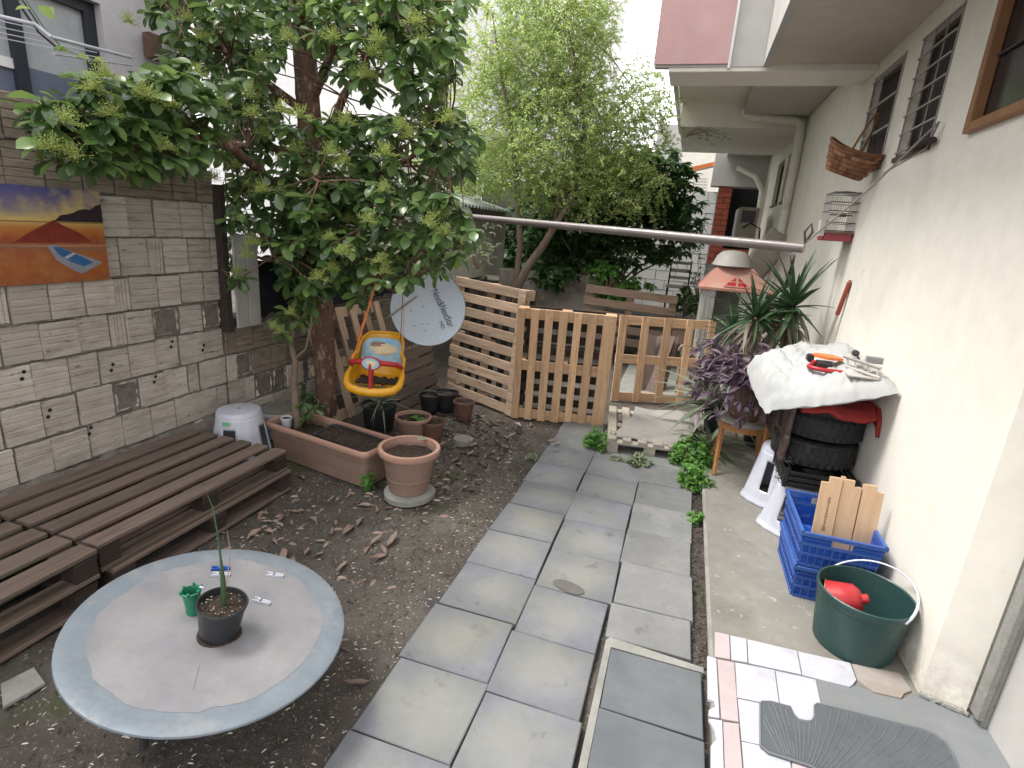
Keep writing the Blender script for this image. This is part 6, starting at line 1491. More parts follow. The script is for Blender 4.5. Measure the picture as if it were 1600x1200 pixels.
# resample for detail
bp = []
for i in range(len(base)-1):
    for k in range(5): bp.append(Vector(base[i]).lerp(Vector(base[i+1]), k/5))
bp.append(Vector(base[-1])); rads = [.078+.022*math.exp(-i/2.5)+(.0014*i if i < 20 else .028-.001*(i-20)) for i in range(len(bp))]
trunk_mesh(m, bp, rads, 18); m.build('trunk', 'bark', t, smooth=60)
W = [Vector(p) for p in [(-2.19,4.06,2.54),(-2.44,4.22,2.59),(-2,4.22,3.43),(-3.06,3.93,3.24),(-3.73,3.95,2.53),(-1.81,3.2,3.02),(-1.92,3.55,3.16),(-2.49,3.73,3.26),(-3.25,3.29,3.06),(-2.03,3.3,2.38),(-2.12,4.44,3.33),(-3.52,4.09,3.39),(-4.08,3.93,3.46),(-3.76,4.1,2.92),(-3.82,4.33,3.33),(-2.12,4.03,3.01),(-3.39,3.76,2.95),(-2.25,3.71,3.3),(-1.91,4.46,3.61),(-3.84,4.44,3.04),(-3.93,3.4,3.27),(-4.32,4.26,2.79),(-2.17,4.04,2.63),(-2.46,3.65,2.48),(-3.66,4.1,2.55),(-2.56,3.56,3.04),(-3.74,4.17,3.42),(-4.31,3.93,3.38),(-3.27,3.96,3.27),(-1.69,3.27,3.06),(-4.74,4.37,3.22),(-4.09,4.44,3.2),(-3.47,4.19,3.45),(-3.09,3.58,2.39),(-3.13,4.14,3.21),(-3.66,3.35,3.04),(-3.41,3.91,2.67),(-3.17,3.65,2.7),(-2.46,3.81,2.86),(-3.45,3.58,2.71),(-2.9,3.29,2.66),(-3.32,3.77,2.58),(-1.72,3.51,2.67),(-1.53,3.43,2.83),(-2.23,3.63,2.67),(-1.98,3.36,3.07),(-2.04,3.23,2.83),(-5.11,4.47,3.6),(-3.24,3.27,2.62),(-2.87,4.36,3.6),(-4.19,3.75,3.33),(-3.34,3.36,3.24),(-2.53,3.76,2.83),(-3.6,3.86,3.06),(-2.78,3.27,3.18),(-2.73,3.91,2.49),(-1.69,3.21,2.81),(-1.9,3.59,2.73),(-2.78,4.12,3.19),(-2.06,4.3,3.57),(-3.73,3.43,2.78),(-3.18,3.73,2.99),(-4.32,4.43,3.4),(-2.47,3.61,3.1),(-2.75,3.35,2.97),(-3.79,3.52,2.75),(-3.45,4.33,3.33),(-2.01,3.65,3.11),(-3.81,4.07,3.41),(-2.98,4.42,3.15),(-2.32,4.01,3.36),(-1.96,3.46,2.99),(-3.52,3.83,2.93),(-2.84,3.62,3.02),(-2.2,3.82,2.85),(-4.56,4,3.31),(-2.14,4.47,3.07),(-2.47,4.1,2.88),(-1.95,3.86,3.22),(-3.95,4.25,2.69),(-2.36,3.86,3.01),(-3.23,3.45,2.57),(-4.26,4.07,2.94),(-1.89,3.55,3.22),(-3.43,3.48,2.54),(-2.01,3.71,2.75),(-2.49,3.83,2.49),(-1.95,3.24,3.05),(-3.96,3.67,3.05),(-4.9,4.45,3.71),(-1.89,3.86,3.28),(-1.65,3.68,2.99),(-3.6,3.79,2.9),(-3.95,4.11,2.76),(-2.85,3.85,3.31),(-3.61,3.73,3.06),(-1.93,3.95,2.99),(-3.22,3.56,2.58),(-3.97,4.09,3.46),(-1.89,3.75,2.89),(-2.39,4.12,3.13),(-3.94,3.65,3.38),(-2.29,4.03,3.48),(-2.3,3.46,2.89),(-2.98,3.83,3.34),(-3.96,3.84,3.33),(-3.06,3.22,2.97),(-3.46,3.36,3.02),(-3.69,3.8,2.97),(-3.64,4.19,2.55),(-3.95,4.25,2.88),(-3.62,4.3,2.53),(-3.66,4.25,3.29),(-3.66,4.46,3.67),(-2.5,3.45,2.38),(-1.54,3.4,3.16),(-3.22,3.38,3.23),(-4.03,4.23,3.19),(-3.11,3.45,3.25),(-3.69,3.61,2.89),(-2.82,3.38,2.79),(-2,4.38,2.99),(-2.97,3.47,2.73),(-1.83,3.51,3.07),(-4.25,3.97,3.22),(-2.17,4.11,3.2),(-3.24,3.25,2.98),(-3.36,3.95,3.41),(-1.84,3.89,2.8),(-3.73,3.92,2.64),(-2.18,3.87,2.89),(-4.49,4.24,3.26),(-3.46,4.27,3.24),(-3.81,4.32,3.66),(-1.68,3.63,2.9),(-1.82,3.25,2.4),(-2.6,3.81,3.32),(-3.01,3.23,3.04),(-2.85,4.03,3.15),(-2.19,3.82,3.18),(-3.63,4.17,3.34),(-2.16,4.28,2.94),(-1.97,4.15,3.32),(-2.22,4.1,3.19),(-3.68,3.63,3.02),(-3.75,4.14,3.18),(-2.51,4.03,2.98),(-3.21,3.48,3.25),(-2.59,4.33,3.29),(-1.73,3.81,3.13),(-3.87,3.89,2.96),(-2.88,3.46,3.29),(-2.56,4.28,3.21),(-3.46,3.82,3.19),(-4.31,4.16,2.91),(-2.21,4.29,2.66),(-1.67,3.87,3.23),(-2.81,3.96,2.88),(-3.83,3.8,3.28),(-2.41,3.51,2.71),(-3.86,4.24,2.67),(-4.75,4.4,3.52),(-1.74,3.25,2.59),(-3.49,3.24,3.15),(-4.24,3.81,3.28),(-3.03,3.3,2.95),(-2.01,3.77,3.36),(-2.05,3.64,3.01),(-2.6,3.51,3.25),(-3.56,4.21,2.75),(-3.29,3.96,2.58),(-2.78,4.4,3.52),(-3.55,3.45,2.89),(-3.86,3.69,2.91),(-2.6,4,3.12),(-4.08,4.2,3),(-2.25,3.76,2.49),(-2.53,3.44,2.93),(-3.68,3.7,2.97),(-1.95,3.94,3.39),(-2.99,4.46,3.44),(-1.8,4.05,3.36),(-2.04,4.3,2.83),(-3.89,4.28,3.66),(-3.88,3.76,3.24),(-3.34,3.86,3.39),(-2.76,4.28,3.42),(-3.93,4.14,3.22),(-2.2,3.72,3.12),(-3.74,3.45,2.84),(-3.01,4.15,3.48),(-2.9,3.58,3.15),(-1.63,3.54,2.99),(-1.87,3.53,2.82),(-2.87,4.09,3.02),(-4.21,4.04,2.8),(-3.93,4.42,3.02),(-2.59,3.97,2.99),(-3.13,3.83,3.04),(-1.85,4.35,3.46),(-1.99,3.38,3.21),(-2.48,3.97,3.14),(-2.63,4.48,3.13),(-2.75,3.63,3.35),(-1.85,3.4,2.57),(-1.73,3.35,3.16),(-2.1,3.24,2.98),(-3.85,4.15,3.6),(-4.18,3.74,3.2),(-4.75,4.27,3.68),(-2.42,4.29,3.48),(-2.98,3.23,2.57),(-2.22,3.6,3.12),(-2.95,3.54,2.91),(-1.93,3.54,2.92),(-2.06,3.24,2.63),(-3.14,3.53,3.1),(-2.26,3.64,2.63),(-1.94,3.79,3.04),(-4.07,3.89,3.07),(-4.62,4.48,3.76),(-1.9,3.34,2.81),(-2.45,3.37,3.09),(-3.49,4.37,3.51),(-3.21,3.57,2.7),(-3.43,3.9,2.97),(-1.8,3.6,2.55),(-3.71,4.36,2.69),(-4.23,4.41,2.99),(-3.74,3.94,3.04),(-1.7,3.32,2.58),(-3.09,3.68,3.09),(-4.1,4.12,3.49),(-3.01,3.94,3.33),(-3.49,3.56,2.77),(-2.74,3.72,3.13),(-1.56,3.28,2.83),(-2.83,3.72,3.2),(-2.66,4.27,3.55),(-2.2,3.7,2.97),(-3.33,3.81,3.04),(-1.99,3.42,2.97),(-2.52,4.13,3.26),(-2.6,3.74,3.11),(-2.67,3.7,2.98),(-3.36,4.21,3.52),(-2.44,3.59,2.39),(-3.12,3.3,3.15),(-3.43,4.03,2.56),(-4.14,4.16,2.97),(-2.15,3.27,2.73),(-1.78,3.65,2.99),(-2.75,4.35,3.37),(-1.75,3.86,2.8),(-1.8,3.73,3.12),(-2.35,3.37,3.04),(-3.2,3.57,2.84),(-2.46,3.96,2.86),(-3.89,4.39,3.56),(-4.02,4.06,3.15),(-4.74,4.46,3.6),(-1.84,3.73,2.97),(-2.65,3.29,2.34),(-3.48,3.64,3.2),(-3.9,3.68,3.2),(-1.83,3.27,2.68),(-1.5,3.31,2.75),(-2.09,4.38,2.79),(-1.93,4.36,3.36),(-2.29,3.37,3.09),(-3.25,3.68,2.4),(-3.89,3.95,2.31),(-1.54,3.41,2.25),(-3.47,3.82,2.11),(-2.72,3.39,1.97),(-3.13,3.86,2.11),(-2.59,3.84,2.49),(-2.52,3.73,2.34),(-3.24,3.61,2.22),(-2.76,4.24,2.2),(-2.71,3.51,2.17),(-3.37,3.89,2.27),(-4.24,4.45,2.53),(-2.37,3.68,2.47),(-3.47,3.75,1.96),(-3.01,4.09,2.06),(-2.47,3.85,2.42),(-2.36,4.22,2.1),(-2.53,4.35,2.13),(-2.82,3.51,2.2),(-3.46,3.85,1.94),(-3.28,3.82,2.02),(-2.25,3.79,2.22),(-1.82,4.03,2.48),(-3.15,3.45,2.46),(-2.23,3.56,1.99),(-2.22,3.52,2.07),(-2.93,3.77,2.38),(-1.58,3.61,2.45),(-3.48,3.59,2.19),(-4.37,4.43,1.97),(-2.82,4,2.25),(-1.74,3.61,2.47),(-2.93,3.33,2.05),(-2.58,4.02,2.32),(-3.96,3.98,2.59),(-1.62,3.94,2.37),(-1.91,3.26,2.34),(-3.5,3.99,2.35),(-2.31,4.24,2.49),(-2.46,3.93,2.34),(-3,4.07,2.13),(-2.28,3.66,2.14),(-2.61,3.69,2.35),(-2.44,3.54,2.1),(-3.91,4.19,2.23),(-3.91,4.17,2.41),(-1.99,3.9,2.14),(-3.67,3.86,1.99),(-1.73,3.58,2.32),(-2.46,4.47,2.19),(-1.63,3.25,2.23),(-2.63,3.93,2.02),(-3.27,3.6,2.36),(-1.76,4.24,2.52),(-3.42,4.46,2.15),(-1.96,3.96,2.1),(-1.72,4.14,2.23),(-1.97,3.47,2.21),(-3.7,4.49,2.38),(-2.44,3.79,1.96),(-3.88,4.33,2.58),(-1.54,3.24,2.19),(-2.06,3.63,2.15),(-1.63,4.11,2.44),(-3.2,3.42,2.22),(-2.79,3.21,1.93),(-2.25,3.62,2.21),(-3.01,4.11,2.42),(-3.58,4.32,2.25),(-1.48,3.44,2.32),(-2.28,3.97,2.35),(-1.89,4.33,2.21),(-4.11,4.19,2.57),(-2.25,4.03,2.4),(-2.7,3.84,2.04),(-3.28,3.5,2.45),(-1.79,3.56,2.36),(-2.39,3.93,2.36),(-2.78,3.59,1.94),(-1.85,4.11,2.63),(-2.33,3.52,2.06),(-2.22,4.01,2.33),(-3.26,3.47,2.03),(-3.63,4.09,2.21),(-3.07,4.35,1.98),(-3.75,4.36,2.5),(-2.27,3.74,2.41),(-1.84,4.41,2.33),(-2.49,3.38,2.17),(-1.6,3.71,2.29),(-2.44,3.57,1.94),(-2.8,3.71,2.26),(-2.83,3.27,2.41),(-2.48,3.67,2.24),(-2.11,3.98,2.39),(-2.3,4.18,2.56),(-3.13,3.78,2.04),(-2.23,4.4,2.64),(-1.83,4.08,2.26),(-1.98,4.16,2.21),(-2.52,4.29,2.2),(-2.95,3.66,2.34),(-2.37,4.19,2.02),(-2.48,3.83,2.04),(-1.68,3.57,2.52),(-2.04,4.07,2.25),(-2.73,4.12,2.25),(-1.55,3.26,2.33),(-2.87,4.13,2.55),(-3.22,4.44,2.35),(-1.94,3.24,2.02),(-3.72,4.43,1.99),(-2.41,3.75,2.22),(-2.03,4.41,2.2),(-1.91,3.71,2.45),(-3.25,3.79,2.34),(-3.89,4.05,2.18),(-1.89,3.59,2.04),(-2.19,3.5,2.39),(-3.07,4.05,2.44),(-2.61,3.64,2.12),(-3.1,3.23,2.25),(-2.56,3.58,2.41),(-3.29,4.36,2.22),(-4.05,4.16,2.44),(-2.52,3.37,2.4),(-2.55,3.86,2.43),(-2.35,3.98,1.98),(-3.09,3.43,1.99),(-1.94,4.27,2.59),(-4.28,4.47,2.69),(-3.27,4.06,2.47),(-2.43,4.22,2.56),(-2.28,3.73,2.1),(-2.7,3.52,2.01),(-3,4.08,1.96),(-3.59,4.34,2.54),(-3.26,4.16,2.33),(-2.32,3.4,2.33),(-2.84,2.5,2.42),(-3.01,2.74,2.27),(-2.8,2.11,2.29),(-2.9,2.72,2.13),(-2.98,2.65,2.29),(-3.02,2.18,2.24),(-2.76,2.31,2.2),(-3.03,2.15,2.11),(-3.04,2.41,2.02),(-2.78,2.42,2.33),(-2.79,2.1,2.03),(-3.07,2.45,2.29),(-2.83,2.22,2.37),(-2.78,1.86,2.03),(-2.8,2.45,2.19),(-3.04,1.97,2.18),(-2.78,2.5,2.31),(-3.04,2.85,2.33),(-3.03,2.12,1.99),(-2.95,2.52,2.14),(-2.8,2.08,2.07),(-2.93,2.92,2.24),(-2.79,2.3,2.12),(-3.08,2.57,2.3),(-2.78,2.7,2.15),(-2.84,2.81,2.39),(-2.77,2.13,2.13),(-3.03,2.45,2.41),(-3.04,2.11,2.16),(-2.92,2.83,2.5),(-3.01,2.87,2.45),(-2.86,2.02,2.24),(-2.86,2.09,2.17),(-2.76,2.61,2.06),(-3,1.98,2.09),(-2.9,2.14,2.35),(-2.76,2.45,2.03),(-2.86,2.42,2.18),(-3,2.82,2.24),(-2.79,1.87,2.19),(-2.93,2.94,2.34),(-2.85,2.41,2.36),(-2.98,2.01,2.17),(-2.84,2.25,2.09),(-2.75,2.51,2.18),(-2.8,2.31,2.01),(-2.89,2.57,2.1),(-2.97,2.55,2.01),(-3.03,2.36,2.31),(-2.89,2.47,2.07),(-3,2.73,2.59),(-2.79,2.62,2.49),(-3.01,2.4,2.19),(-2.96,2.22,2.21),(-2.95,2.06,2.2),(-2.79,2,1.97),(-2.9,2.11,2.11),(-3.04,2.1,2.08),(-3.07,2.5,2.09),(-3.01,2.66,2.52),(-2.89,2.64,2.05),(-2.88,2.67,2.45),(-2.9,2.07,2.05),(-2.86,2.35,2.32),(-2.98,2.59,2.31),(-2.92,2.19,2.16),(-2.76,2.12,2.18),(-2.78,2.11,2.34),(-2.81,2.54,2.47),(-2.99,2.04,1.98),(-2.76,2.11,1.97),(-2.77,2.53,2.37),(-3.08,3.08,2.16),(-3.06,2.98,2.31),(-2.99,2.41,1.97),(-2.8,1.89,2.11),(-2.92,2.5,2.45),(-2.89,2.86,2.46),(-3.3,4.04,1.94),(-1.97,3.32,1.4),(-2.05,3.68,1.45),(-3.1,3.2,1.72),(-2.15,3.31,1.67),(-1.5,3.16,1.94),(-2.3,3.98,1.71),(-2.75,3.97,1.6),(-2.44,3.18,1.35),(-2.42,3.48,1.7),(-2.43,3.39,1.89),(-3.59,3.81,1.89),(-2.42,4.09,1.52),(-1.48,3.37,1.91),(-1.59,3.22,1.59),(-2.69,3.32,1.64),(-1.67,3.46,1.75),(-1.7,3.15,1.91),(-3.24,3.71,1.96),(-3.37,3.91,1.68),(-2.27,3.17,1.6),(-1.76,4.02,1.73),(-3.69,4,1.76),(-1.81,3.65,1.8),(-1.57,3.4,1.61),(-1.79,3.42,1.47),(-1.67,3.35,1.99),(-1.68,3.54,1.89),(-2.1,3.86,1.83),(-3.27,3.55,1.64),(-2.59,3.45,1.92),(-1.96,3.32,1.77),(-2.66,3.92,1.91),(-2.42,3.87,1.58),(-2.69,3.85,1.39),(-2.45,3.71,1.83),(-3.27,3.55,1.95),(-1.68,4.01,1.81),(-2.42,3.61,1.72),(-2.7,3.29,1.52),(-2.54,3.37,1.65),(-3.28,3.35,1.39),(-2.97,3.63,2.01),(-2.51,3.75,1.28),(-2.29,3.35,1.99),(-2.8,3.76,1.41),(-2.48,3.94,2.02),(-2.46,4.08,1.59),(-1.68,3.95,1.67),(-2.38,3.1,1.81),(-2.59,3.64,2.02),(-1.82,3.92,1.5),(-1.41,3.17,1.96),(-1.87,3.97,2.09),(-3.25,3.65,1.59),(-3.22,4.08,1.86),(-2.44,3.9,1.26),(-1.9,3.97,1.62),(-3.54,3.77,1.47),(-3.72,3.88,1.83),(-1.72,3.25,1.73),(-2.43,3.91,1.89),(-3.57,4,1.65),(-3.37,3.57,2),(-2.9,3.25,1.75),(-2.81,3.88,1.8),(-2.66,3.61,1.52),(-2.64,3.46,2.01),(-2.04,3.73,1.58),(-1.25,3.13,1.77),(-2.61,3.75,1.86),(-2.61,3.73,1.54),(-2.69,3.17,1.93),(-2.09,3.35,1.8),(-1.81,4.03,1.63),(-2.48,3.77,1.91),(-1.87,4.05,1.42),(-3.44,3.53,1.89),(-2.74,3.46,1.75),(-2.95,3.37,1.82),(-3.48,4.08,1.31),(-2.38,3.88,1.98),(-3.05,3.22,1.78),(-3.35,3.51,1.56),(-2.67,3.48,1.39),(-2.53,3.42,1.72),(-2.06,4,2.05),(-3.38,3.66,1.56),(-1.83,3.57,1.82),(-1.96,3.99,1.86),(-2.22,3.95,2),(-3.14,4.01,1.4),(-2.47,3.35,2),(-1.98,3.9,1.5),(-2.49,3.48,1.66),(-2.06,4.03,1.7),(-2.83,3.52,1.43),(-1.39,3.35,1.86),(-1.74,3.63,1.49),(-2.22,3.41,1.38),(-3.64,3.74,1.42),(-2.16,3.28,1.61),(-3.13,3.93,1.97),(-3,3.29,1.85),(-2,3.7,1.52),(-2.03,3.94,1.59),(-1.42,3.36,1.62),(-2.16,3.53,1.55),(-3.63,3.77,1.61),(-2.54,3.76,1.37),(-2.96,3.33,1.99),(-2.43,3.15,1.9),(-3.34,4.06,1.77),(-3.28,3.91,1.86),(-2.5,3.92,1.38),(-1.97,3.51,1.52),(-2.92,3.5,1.67),(-2.47,3.13,1.63),(-2.42,3.74,1.48),(-1.56,3.92,1.69),(-2.96,4.1,1.4),(-1.79,3.83,1.67),(-2.2,3.62,1.41),(-2.23,3.56,1.69),(-2.48,3.5,1.76),(-2.44,3.64,1.52),(-1.78,3.29,1.44),(-2.02,3.82,1.65),(-3.39,3.7,2.02),(-1.88,3.21,1.92),(-2.89,3.65,1.49),(-2.6,3.11,1.59),(-1.93,3.21,1.84),(-1.56,3.19,1.7),(-2.82,3.57,1.68),(-2.76,3.6,1.73),(-1.59,3.16,1.89),(-1.62,3.5,1.84),(-2.62,3.62,1.97),(-1.72,3.74,2.02),(-1.45,3.14,1.75),(-2.22,3.96,1.89),(-2.64,3.83,1.46),(-3.05,3.19,1.31),(-3.24,3.4,1.37),(-2.06,3.45,1.71),(-2.01,3.83,1.98),(-1.87,3.37,1.72),(-2.19,3.69,2.01),(-2.11,3.63,1.44),(-3.25,3.93,1.28),(-3.49,3.69,1.71),(-2.94,3.38,1.58),(-2.19,4.03,1.76),(-3.14,3.97,1.21),(-2.18,3.41,1.92),(-2.03,3.66,1.64),(-2.65,3.87,1.76),(-2.25,3.47,1.25),(-3.11,3.69,1.42),(-2.9,3.23,1.91),(-2.82,3.93,1.31),(-1.71,3.5,2.06),(-2.58,4.02,1.75),(-2.11,3.39,1.5),(-3.03,3.7,1.81),(-2.66,3.36,1.81),(-2.76,3.73,1.43),(-2.58,3.49,1.37),(-2.58,3.66,1.84),(-2.65,3.65,2.07),(-2.85,3.66,2.07),(-2.69,3.55,1.77),(-2.73,3.41,1.62),(-2.56,3.68,1.95),(-2.61,3.33,1.9),(-2.74,3.69,1.95),(-2.51,3.45,2),(-3.06,3.55,1.62),(-2.89,3.52,2.06),(-2.59,3.68,2),(-3.06,3.65,1.77),(-2.72,3.39,1.92),(-3.08,3.76,1.98),(-2.49,3.68,1.69),(-2.77,3.45,1.48),(-2.58,3.77,1.57),(-2.79,3.36,1.87),(-2.54,3.55,1.38),(-2.81,3.75,1.84),(-2.4,3.4,1.68),(-2.71,3.73,1.79),(-2.88,3.77,1.44),(-2.47,3.56,1.43),(-2.64,3.7,1.93),(-2.84,3.62,1.69),(-2.54,3.7,1.78),(-3.1,3.62,1.97),(-2.58,3.46,2.01),(-3.05,3.75,1.51),(-2.27,3.34,1.54),(-3.16,3.77,1.61),(-3.05,3.75,1.31),(-2.68,3.51,1.33),(-2.87,3.45,1.3),(-2.54,3.49,1.58),(-2.6,3.41,1.6),(-2.57,3.42,1.72),(-2.61,3.56,1.73),(-2.9,3.59,1.75),(-2.53,3.68,1.86),(-2.91,3.59,1.39),(-2.96,3.57,1.42),(-2.69,3.62,1.59),(-2.93,3.51,1.7),(-3.18,3.72,1.56),(-2.67,3.8,1.56),(-2.59,3.62,1.26),(-2.78,3.4,1.63),(-2.5,3.52,2.08),(-2.74,3.5,1.44),(-2.75,3.78,1.86),(-2.89,3.47,1.37),(-2.6,3.48,1.52),(-2.41,3.4,1.47)]]
limbs = []
def limb(a, b, r0, r1, sag=.1, seed=0, n=8):
    rr = random.Random(seed); a = Vector(a); b = Vector(b); pts = []
    for i in range(n+1):
        s = i/n; p = a.lerp(b, s)+Vector((rr.uniform(-.02,.02), rr.uniform(-.02,.02), rr.uniform(-.02,.02)+sag*math.sin(s*math.pi))); pts.append(p)
    limbs.append(pts); m = MB(); m.tube(pts, [r0+(r1-r0)*i/n for i in range(n+1)], 8); m.build('branch', 'bark', t, smooth=60); return pts
limb((-2.98,4.0,1.35),(-2.2,3.5,1.75),.035,.012,.08,1); limb((-3.0,4.0,1.7),(-1.7,3.7,2.35),.04,.012,.08,2)
limb((-3.0,4.0,1.75),(-3.0,2.3,2.35),.045,.014,.12,3); limb((-3.02,4.02,2.1),(-2.1,3.6,3.1),.045,.014,.05,4)
limb((-3.05,4.03,2.5),(-3.8,3.6,3.1),.04,.014,.05,5); limb((-2.97,4.0,1.2),(-3.2,3.5,1.45),.028,.010,.05,6)
limb((-3.02,4.02,2.2),(-3.5,3.6,2.3),.04,.012,.05,7); limb((-2.98,4.0,1.5),(-1.95,3.5,1.30),.03,.010,.12,8)
limb((-3.05,4.03,2.6),(-2.3,3.9,3.6),.04,.014,.05,9); limb((-3.0,4.0,1.9),(-2.4,3.2,2.0),.03,.01,.08,10); limb((-3.0,3.3,2.2),(-2.95,2.0,2.1),.022,.008,.05,11)
limb((-2.98,4.0,1.45),(-2.75,3.2,1.5),.028,.010,.06,12)
lp_ = [p for l_ in limbs for p in l_]+bp[12:]
rr = random.Random(17); tw = MB(); ml = []
for c in W:
    a = min(lp_, key=lambda p: (p-c).length); d = (c-a); L = d.length
    tw.tube([a, a.lerp(c,.5)+Vector((rr.uniform(-.03,.03), rr.uniform(-.03,.03), .04*L)), c], [.007,.005,.0035], 5)
    out = Vector((d.x, d.y, d.z*.3+.1)).normalized() if L > .02 else Vector((0,0,1))
    for ring, (n, el, sz) in enumerate(((5, -.10, 1.0),(5, -.75, 1.05),(3,.5,.75))):
        for k in range(n):
            q = 2*math.pi*(k/n)+rr.uniform(-.5,.5)+ring*.8; dd = Vector((math.cos(q), math.sin(q), el+rr.uniform(-.3,.3)))+out*.35
            s = .116*sz*rr.uniform(.62,1.22); ml.append(leaf_mat4(c-out*.02*ring, dd, s, rr.uniform(-.6,.6)))
stuff(tw.build('twigs', 'bark', t))
def away(q): return not (q.translation.x < -3.17 and q.translation.z < 2.3 and q.translation.y < 3.3)
ml = [q for q in ml if away(q)]
place_leaves(t, ml, leaf_mesh('leaf', 'leaf', .50, .34, .12, 6, 'obovate'), 300)
# flower clusters
def panicle(seed):
    rr = random.Random(seed); m = MB()
    for i in range(40):
        a = rr.uniform(0,6.28); e = rr.uniform(-.2,1.4); d = Vector((math.cos(a)*math.cos(e), math.sin(a)*math.cos(e), math.sin(e)))*rr.uniform(.02,.065)
        m.tube([d*.15, d], .0009, 3)
        for k in range(6):
            c = d*rr.uniform(.55,1.0)+Vector((rr.uniform(-.012,.012),rr.uniform(-.012,.012),rr.uniform(-.012,.012))); r = rr.uniform(.0013,.0028)
            m.lathe([(0,-r),(r,0),(0,r)], tuple(c), 4)
    me = bpy.data.meshes.new('flower_cluster'); me.from_pydata(m.v, [], m.f); me.materials.append(MT['flower']); return me
PAN = [panicle(i) for i in range(4)]
for i, p in enumerate([(-2.72,2.13,2.35),(-2.72,2.06,2.28),(-2.72,1.9,2.11),(-2.72,2.11,2.18),(-2.72,2.45,2.29),(-2.72,2.32,2.31),(-2.72,1.91,1.97),(-2.72,1.83,1.99),(-3.11,3.2,2.45),(-2.88,3.21,2.51),(-2.8,3.14,2.38),(-3.75,3.12,2.93),(-3.11,3.24,2.93),(-2.55,3.1,2.4),(-2.41,3.11,2.38),(-2.86,3.28,2.29),(-2.61,3.29,2.2),(-2.28,3.2,2.18),(-2.18,3.24,2.37),(-1.9,3.15,2.79),(-1.95,3.19,2.73),(-2.03,3.22,2.62),(-1.64,3.11,2.86),(-1.67,3.26,2.8),(-1.7,3.11,2.32),(-2.21,3.27,2.13),(-1.8,3.05,2.17),(-1.73,3.23,2.29),(-3.03,3.19,2.07),(-2.98,3.3,1.96),(-3.13,3.11,1.98),(-2.73,3.11,1.92),(-1.46,3.16,1.85),(-1.49,3.05,1.79),(-1.42,3.12,1.74),(-1.92,3.08,1.78),(-1.91,3.18,1.53),(-1.9,3.24,1.46),(-2.31,3.12,1.39),(-2.28,3.21,1.45),(-2.12,3.09,1.57),(-2.88,3.09,1.49),(-3.09,3.22,1.34),(-2.79,3.06,1.58),(-3.41,3.26,2.52),(-3.25,3.24,2.86),(-3.41,3.26,2.98),(-2.23,3.19,2.82),(-2.57,3.24,2.84),(-1.43,3.14,2.37)]):
    inst('flower_cluster', PAN[i%4], t, XF[t].inverted() @ Matrix.Translation(p) @ Matrix.Rotation(i*1.3, 4, 'Z') @ Matrix.Diagonal((1.45,1.45,1.35,1)))
rf = random.Random(91); Wt = sorted(W, key=lambda p: (p-Vector((0,0,1.8))).length)[:430]
for i, p in enumerate(rf.sample(Wt, 40)):
    q = p+(Vector((0,0,1.8))-p).normalized()*.05+Vector((0,0,.05)); k_ = rf.uniform(.9,1.6)
    inst('flower_cluster', PAN[i%4], t, XF[t].inverted() @ Matrix.Translation(q) @ Matrix.Rotation(i*2.3, 4, 'Z') @ Matrix.Diagonal((k_,k_,k_,1)))
# vine on the drying rack
t = thing('vine_sprig', 'few bright yellow green vine leaves on the white drying rack', 'vine', (-3.5,2.468,2.599))
m = MB(); m.tube([(-3.5,2.337,2.768),(-3.5,2.412,2.66),(-3.5,2.499,2.583),(-3.6,2.832,2.603)], .003, 5); m.build('stem', 'leaf_weed', t)
me_ = leaf_mesh('leaf', 'leaf_lime', .85, .3, .15, 4); L_ = []
for i, p in enumerate(((-3.45,2.466,2.591),(-3.45,2.491,2.573),(-3.45,2.551,2.584),(-3.5,2.64,2.584),(-3.5,2.715,2.581),(-3.45,2.362,2.746),(-3.45,2.409,2.75),(-3.45,2.322,2.72))): L_.append(leaf_mat4(p, (rf.uniform(-.3,.3), rf.uniform(-1,1), rf.uniform(-.5,.1)), rf.uniform(.05,.08), rf.uniform(-1,1)))
place_leaves(t, L_, me_)
# small tree in the planter
t = thing('young_tree', 'slender young tree growing from the left end of the long planter', 'tree', (-2.68,3.33,.2))
m = MB(); trunk_mesh(m, [Vector(p) for p in ((-2.708,3.33,0.19),(-2.714,3.33,0.337),(-2.742,3.34,0.537),(-2.719,3.35,0.716),(-2.76,3.36,0.857),(-2.713,3.36,1.009))], [.034,.030,.027,.024,.022,.018], 10); m.build('trunk', 'bark2', t, smooth=60)
m = MB(); m.tube([(-2.717,3.35,0.741),(-2.622,3.35,0.828),(-2.578,3.36,1.001),(-2.576,3.38,1.189)], [.012,.010,.009,.006], 8); m.tube([(-2.742,3.36,0.884),(-2.793,3.3,0.936)], [.01,.004], 6); m.build('branch', 'bark2', t, smooth=60)
ml = []; rr = random.Random(3); 
for c in [Vector(p) for p in [(-2.66,3.37,1.27),(-2.73,3.46,1.11),(-2.68,3.37,1.03),(-2.68,3.46,1.06),(-2.76,3.44,1.18),(-2.54,3.32,1.24),(-2.77,3.26,1.06),(-2.75,3.27,0.94),(-2.74,3.31,1.1),(-2.56,3.35,1.17),(-2.49,3.35,1.28)]]:
    for n, el in ((4,-.1),(3,-.8),(2,.6)):
        for k in range(n):
            q = 2*math.pi*k/n+rr.uniform(-.5,.5); ml.append(leaf_mat4(c, (math.cos(q), math.sin(q), el+rr.uniform(-.3,.3)), .105*rr.uniform(.75,1.15), rr.uniform(-.5,.5)))
for c in ((-2.608,3.32,0.306),(-2.641,3.33,0.402),(-2.532,3.3,0.377)):
    for k in range(7): q = k*.9; ml.append(leaf_mat4(c, (math.cos(q), math.sin(q), rr.uniform(-.6,.5)), .09, rr.uniform(-.5,.5)))
place_leaves(t, ml, leaf_mesh('leaf', 'leaf', .50, .34, .12, 6, 'obovate'), 300)
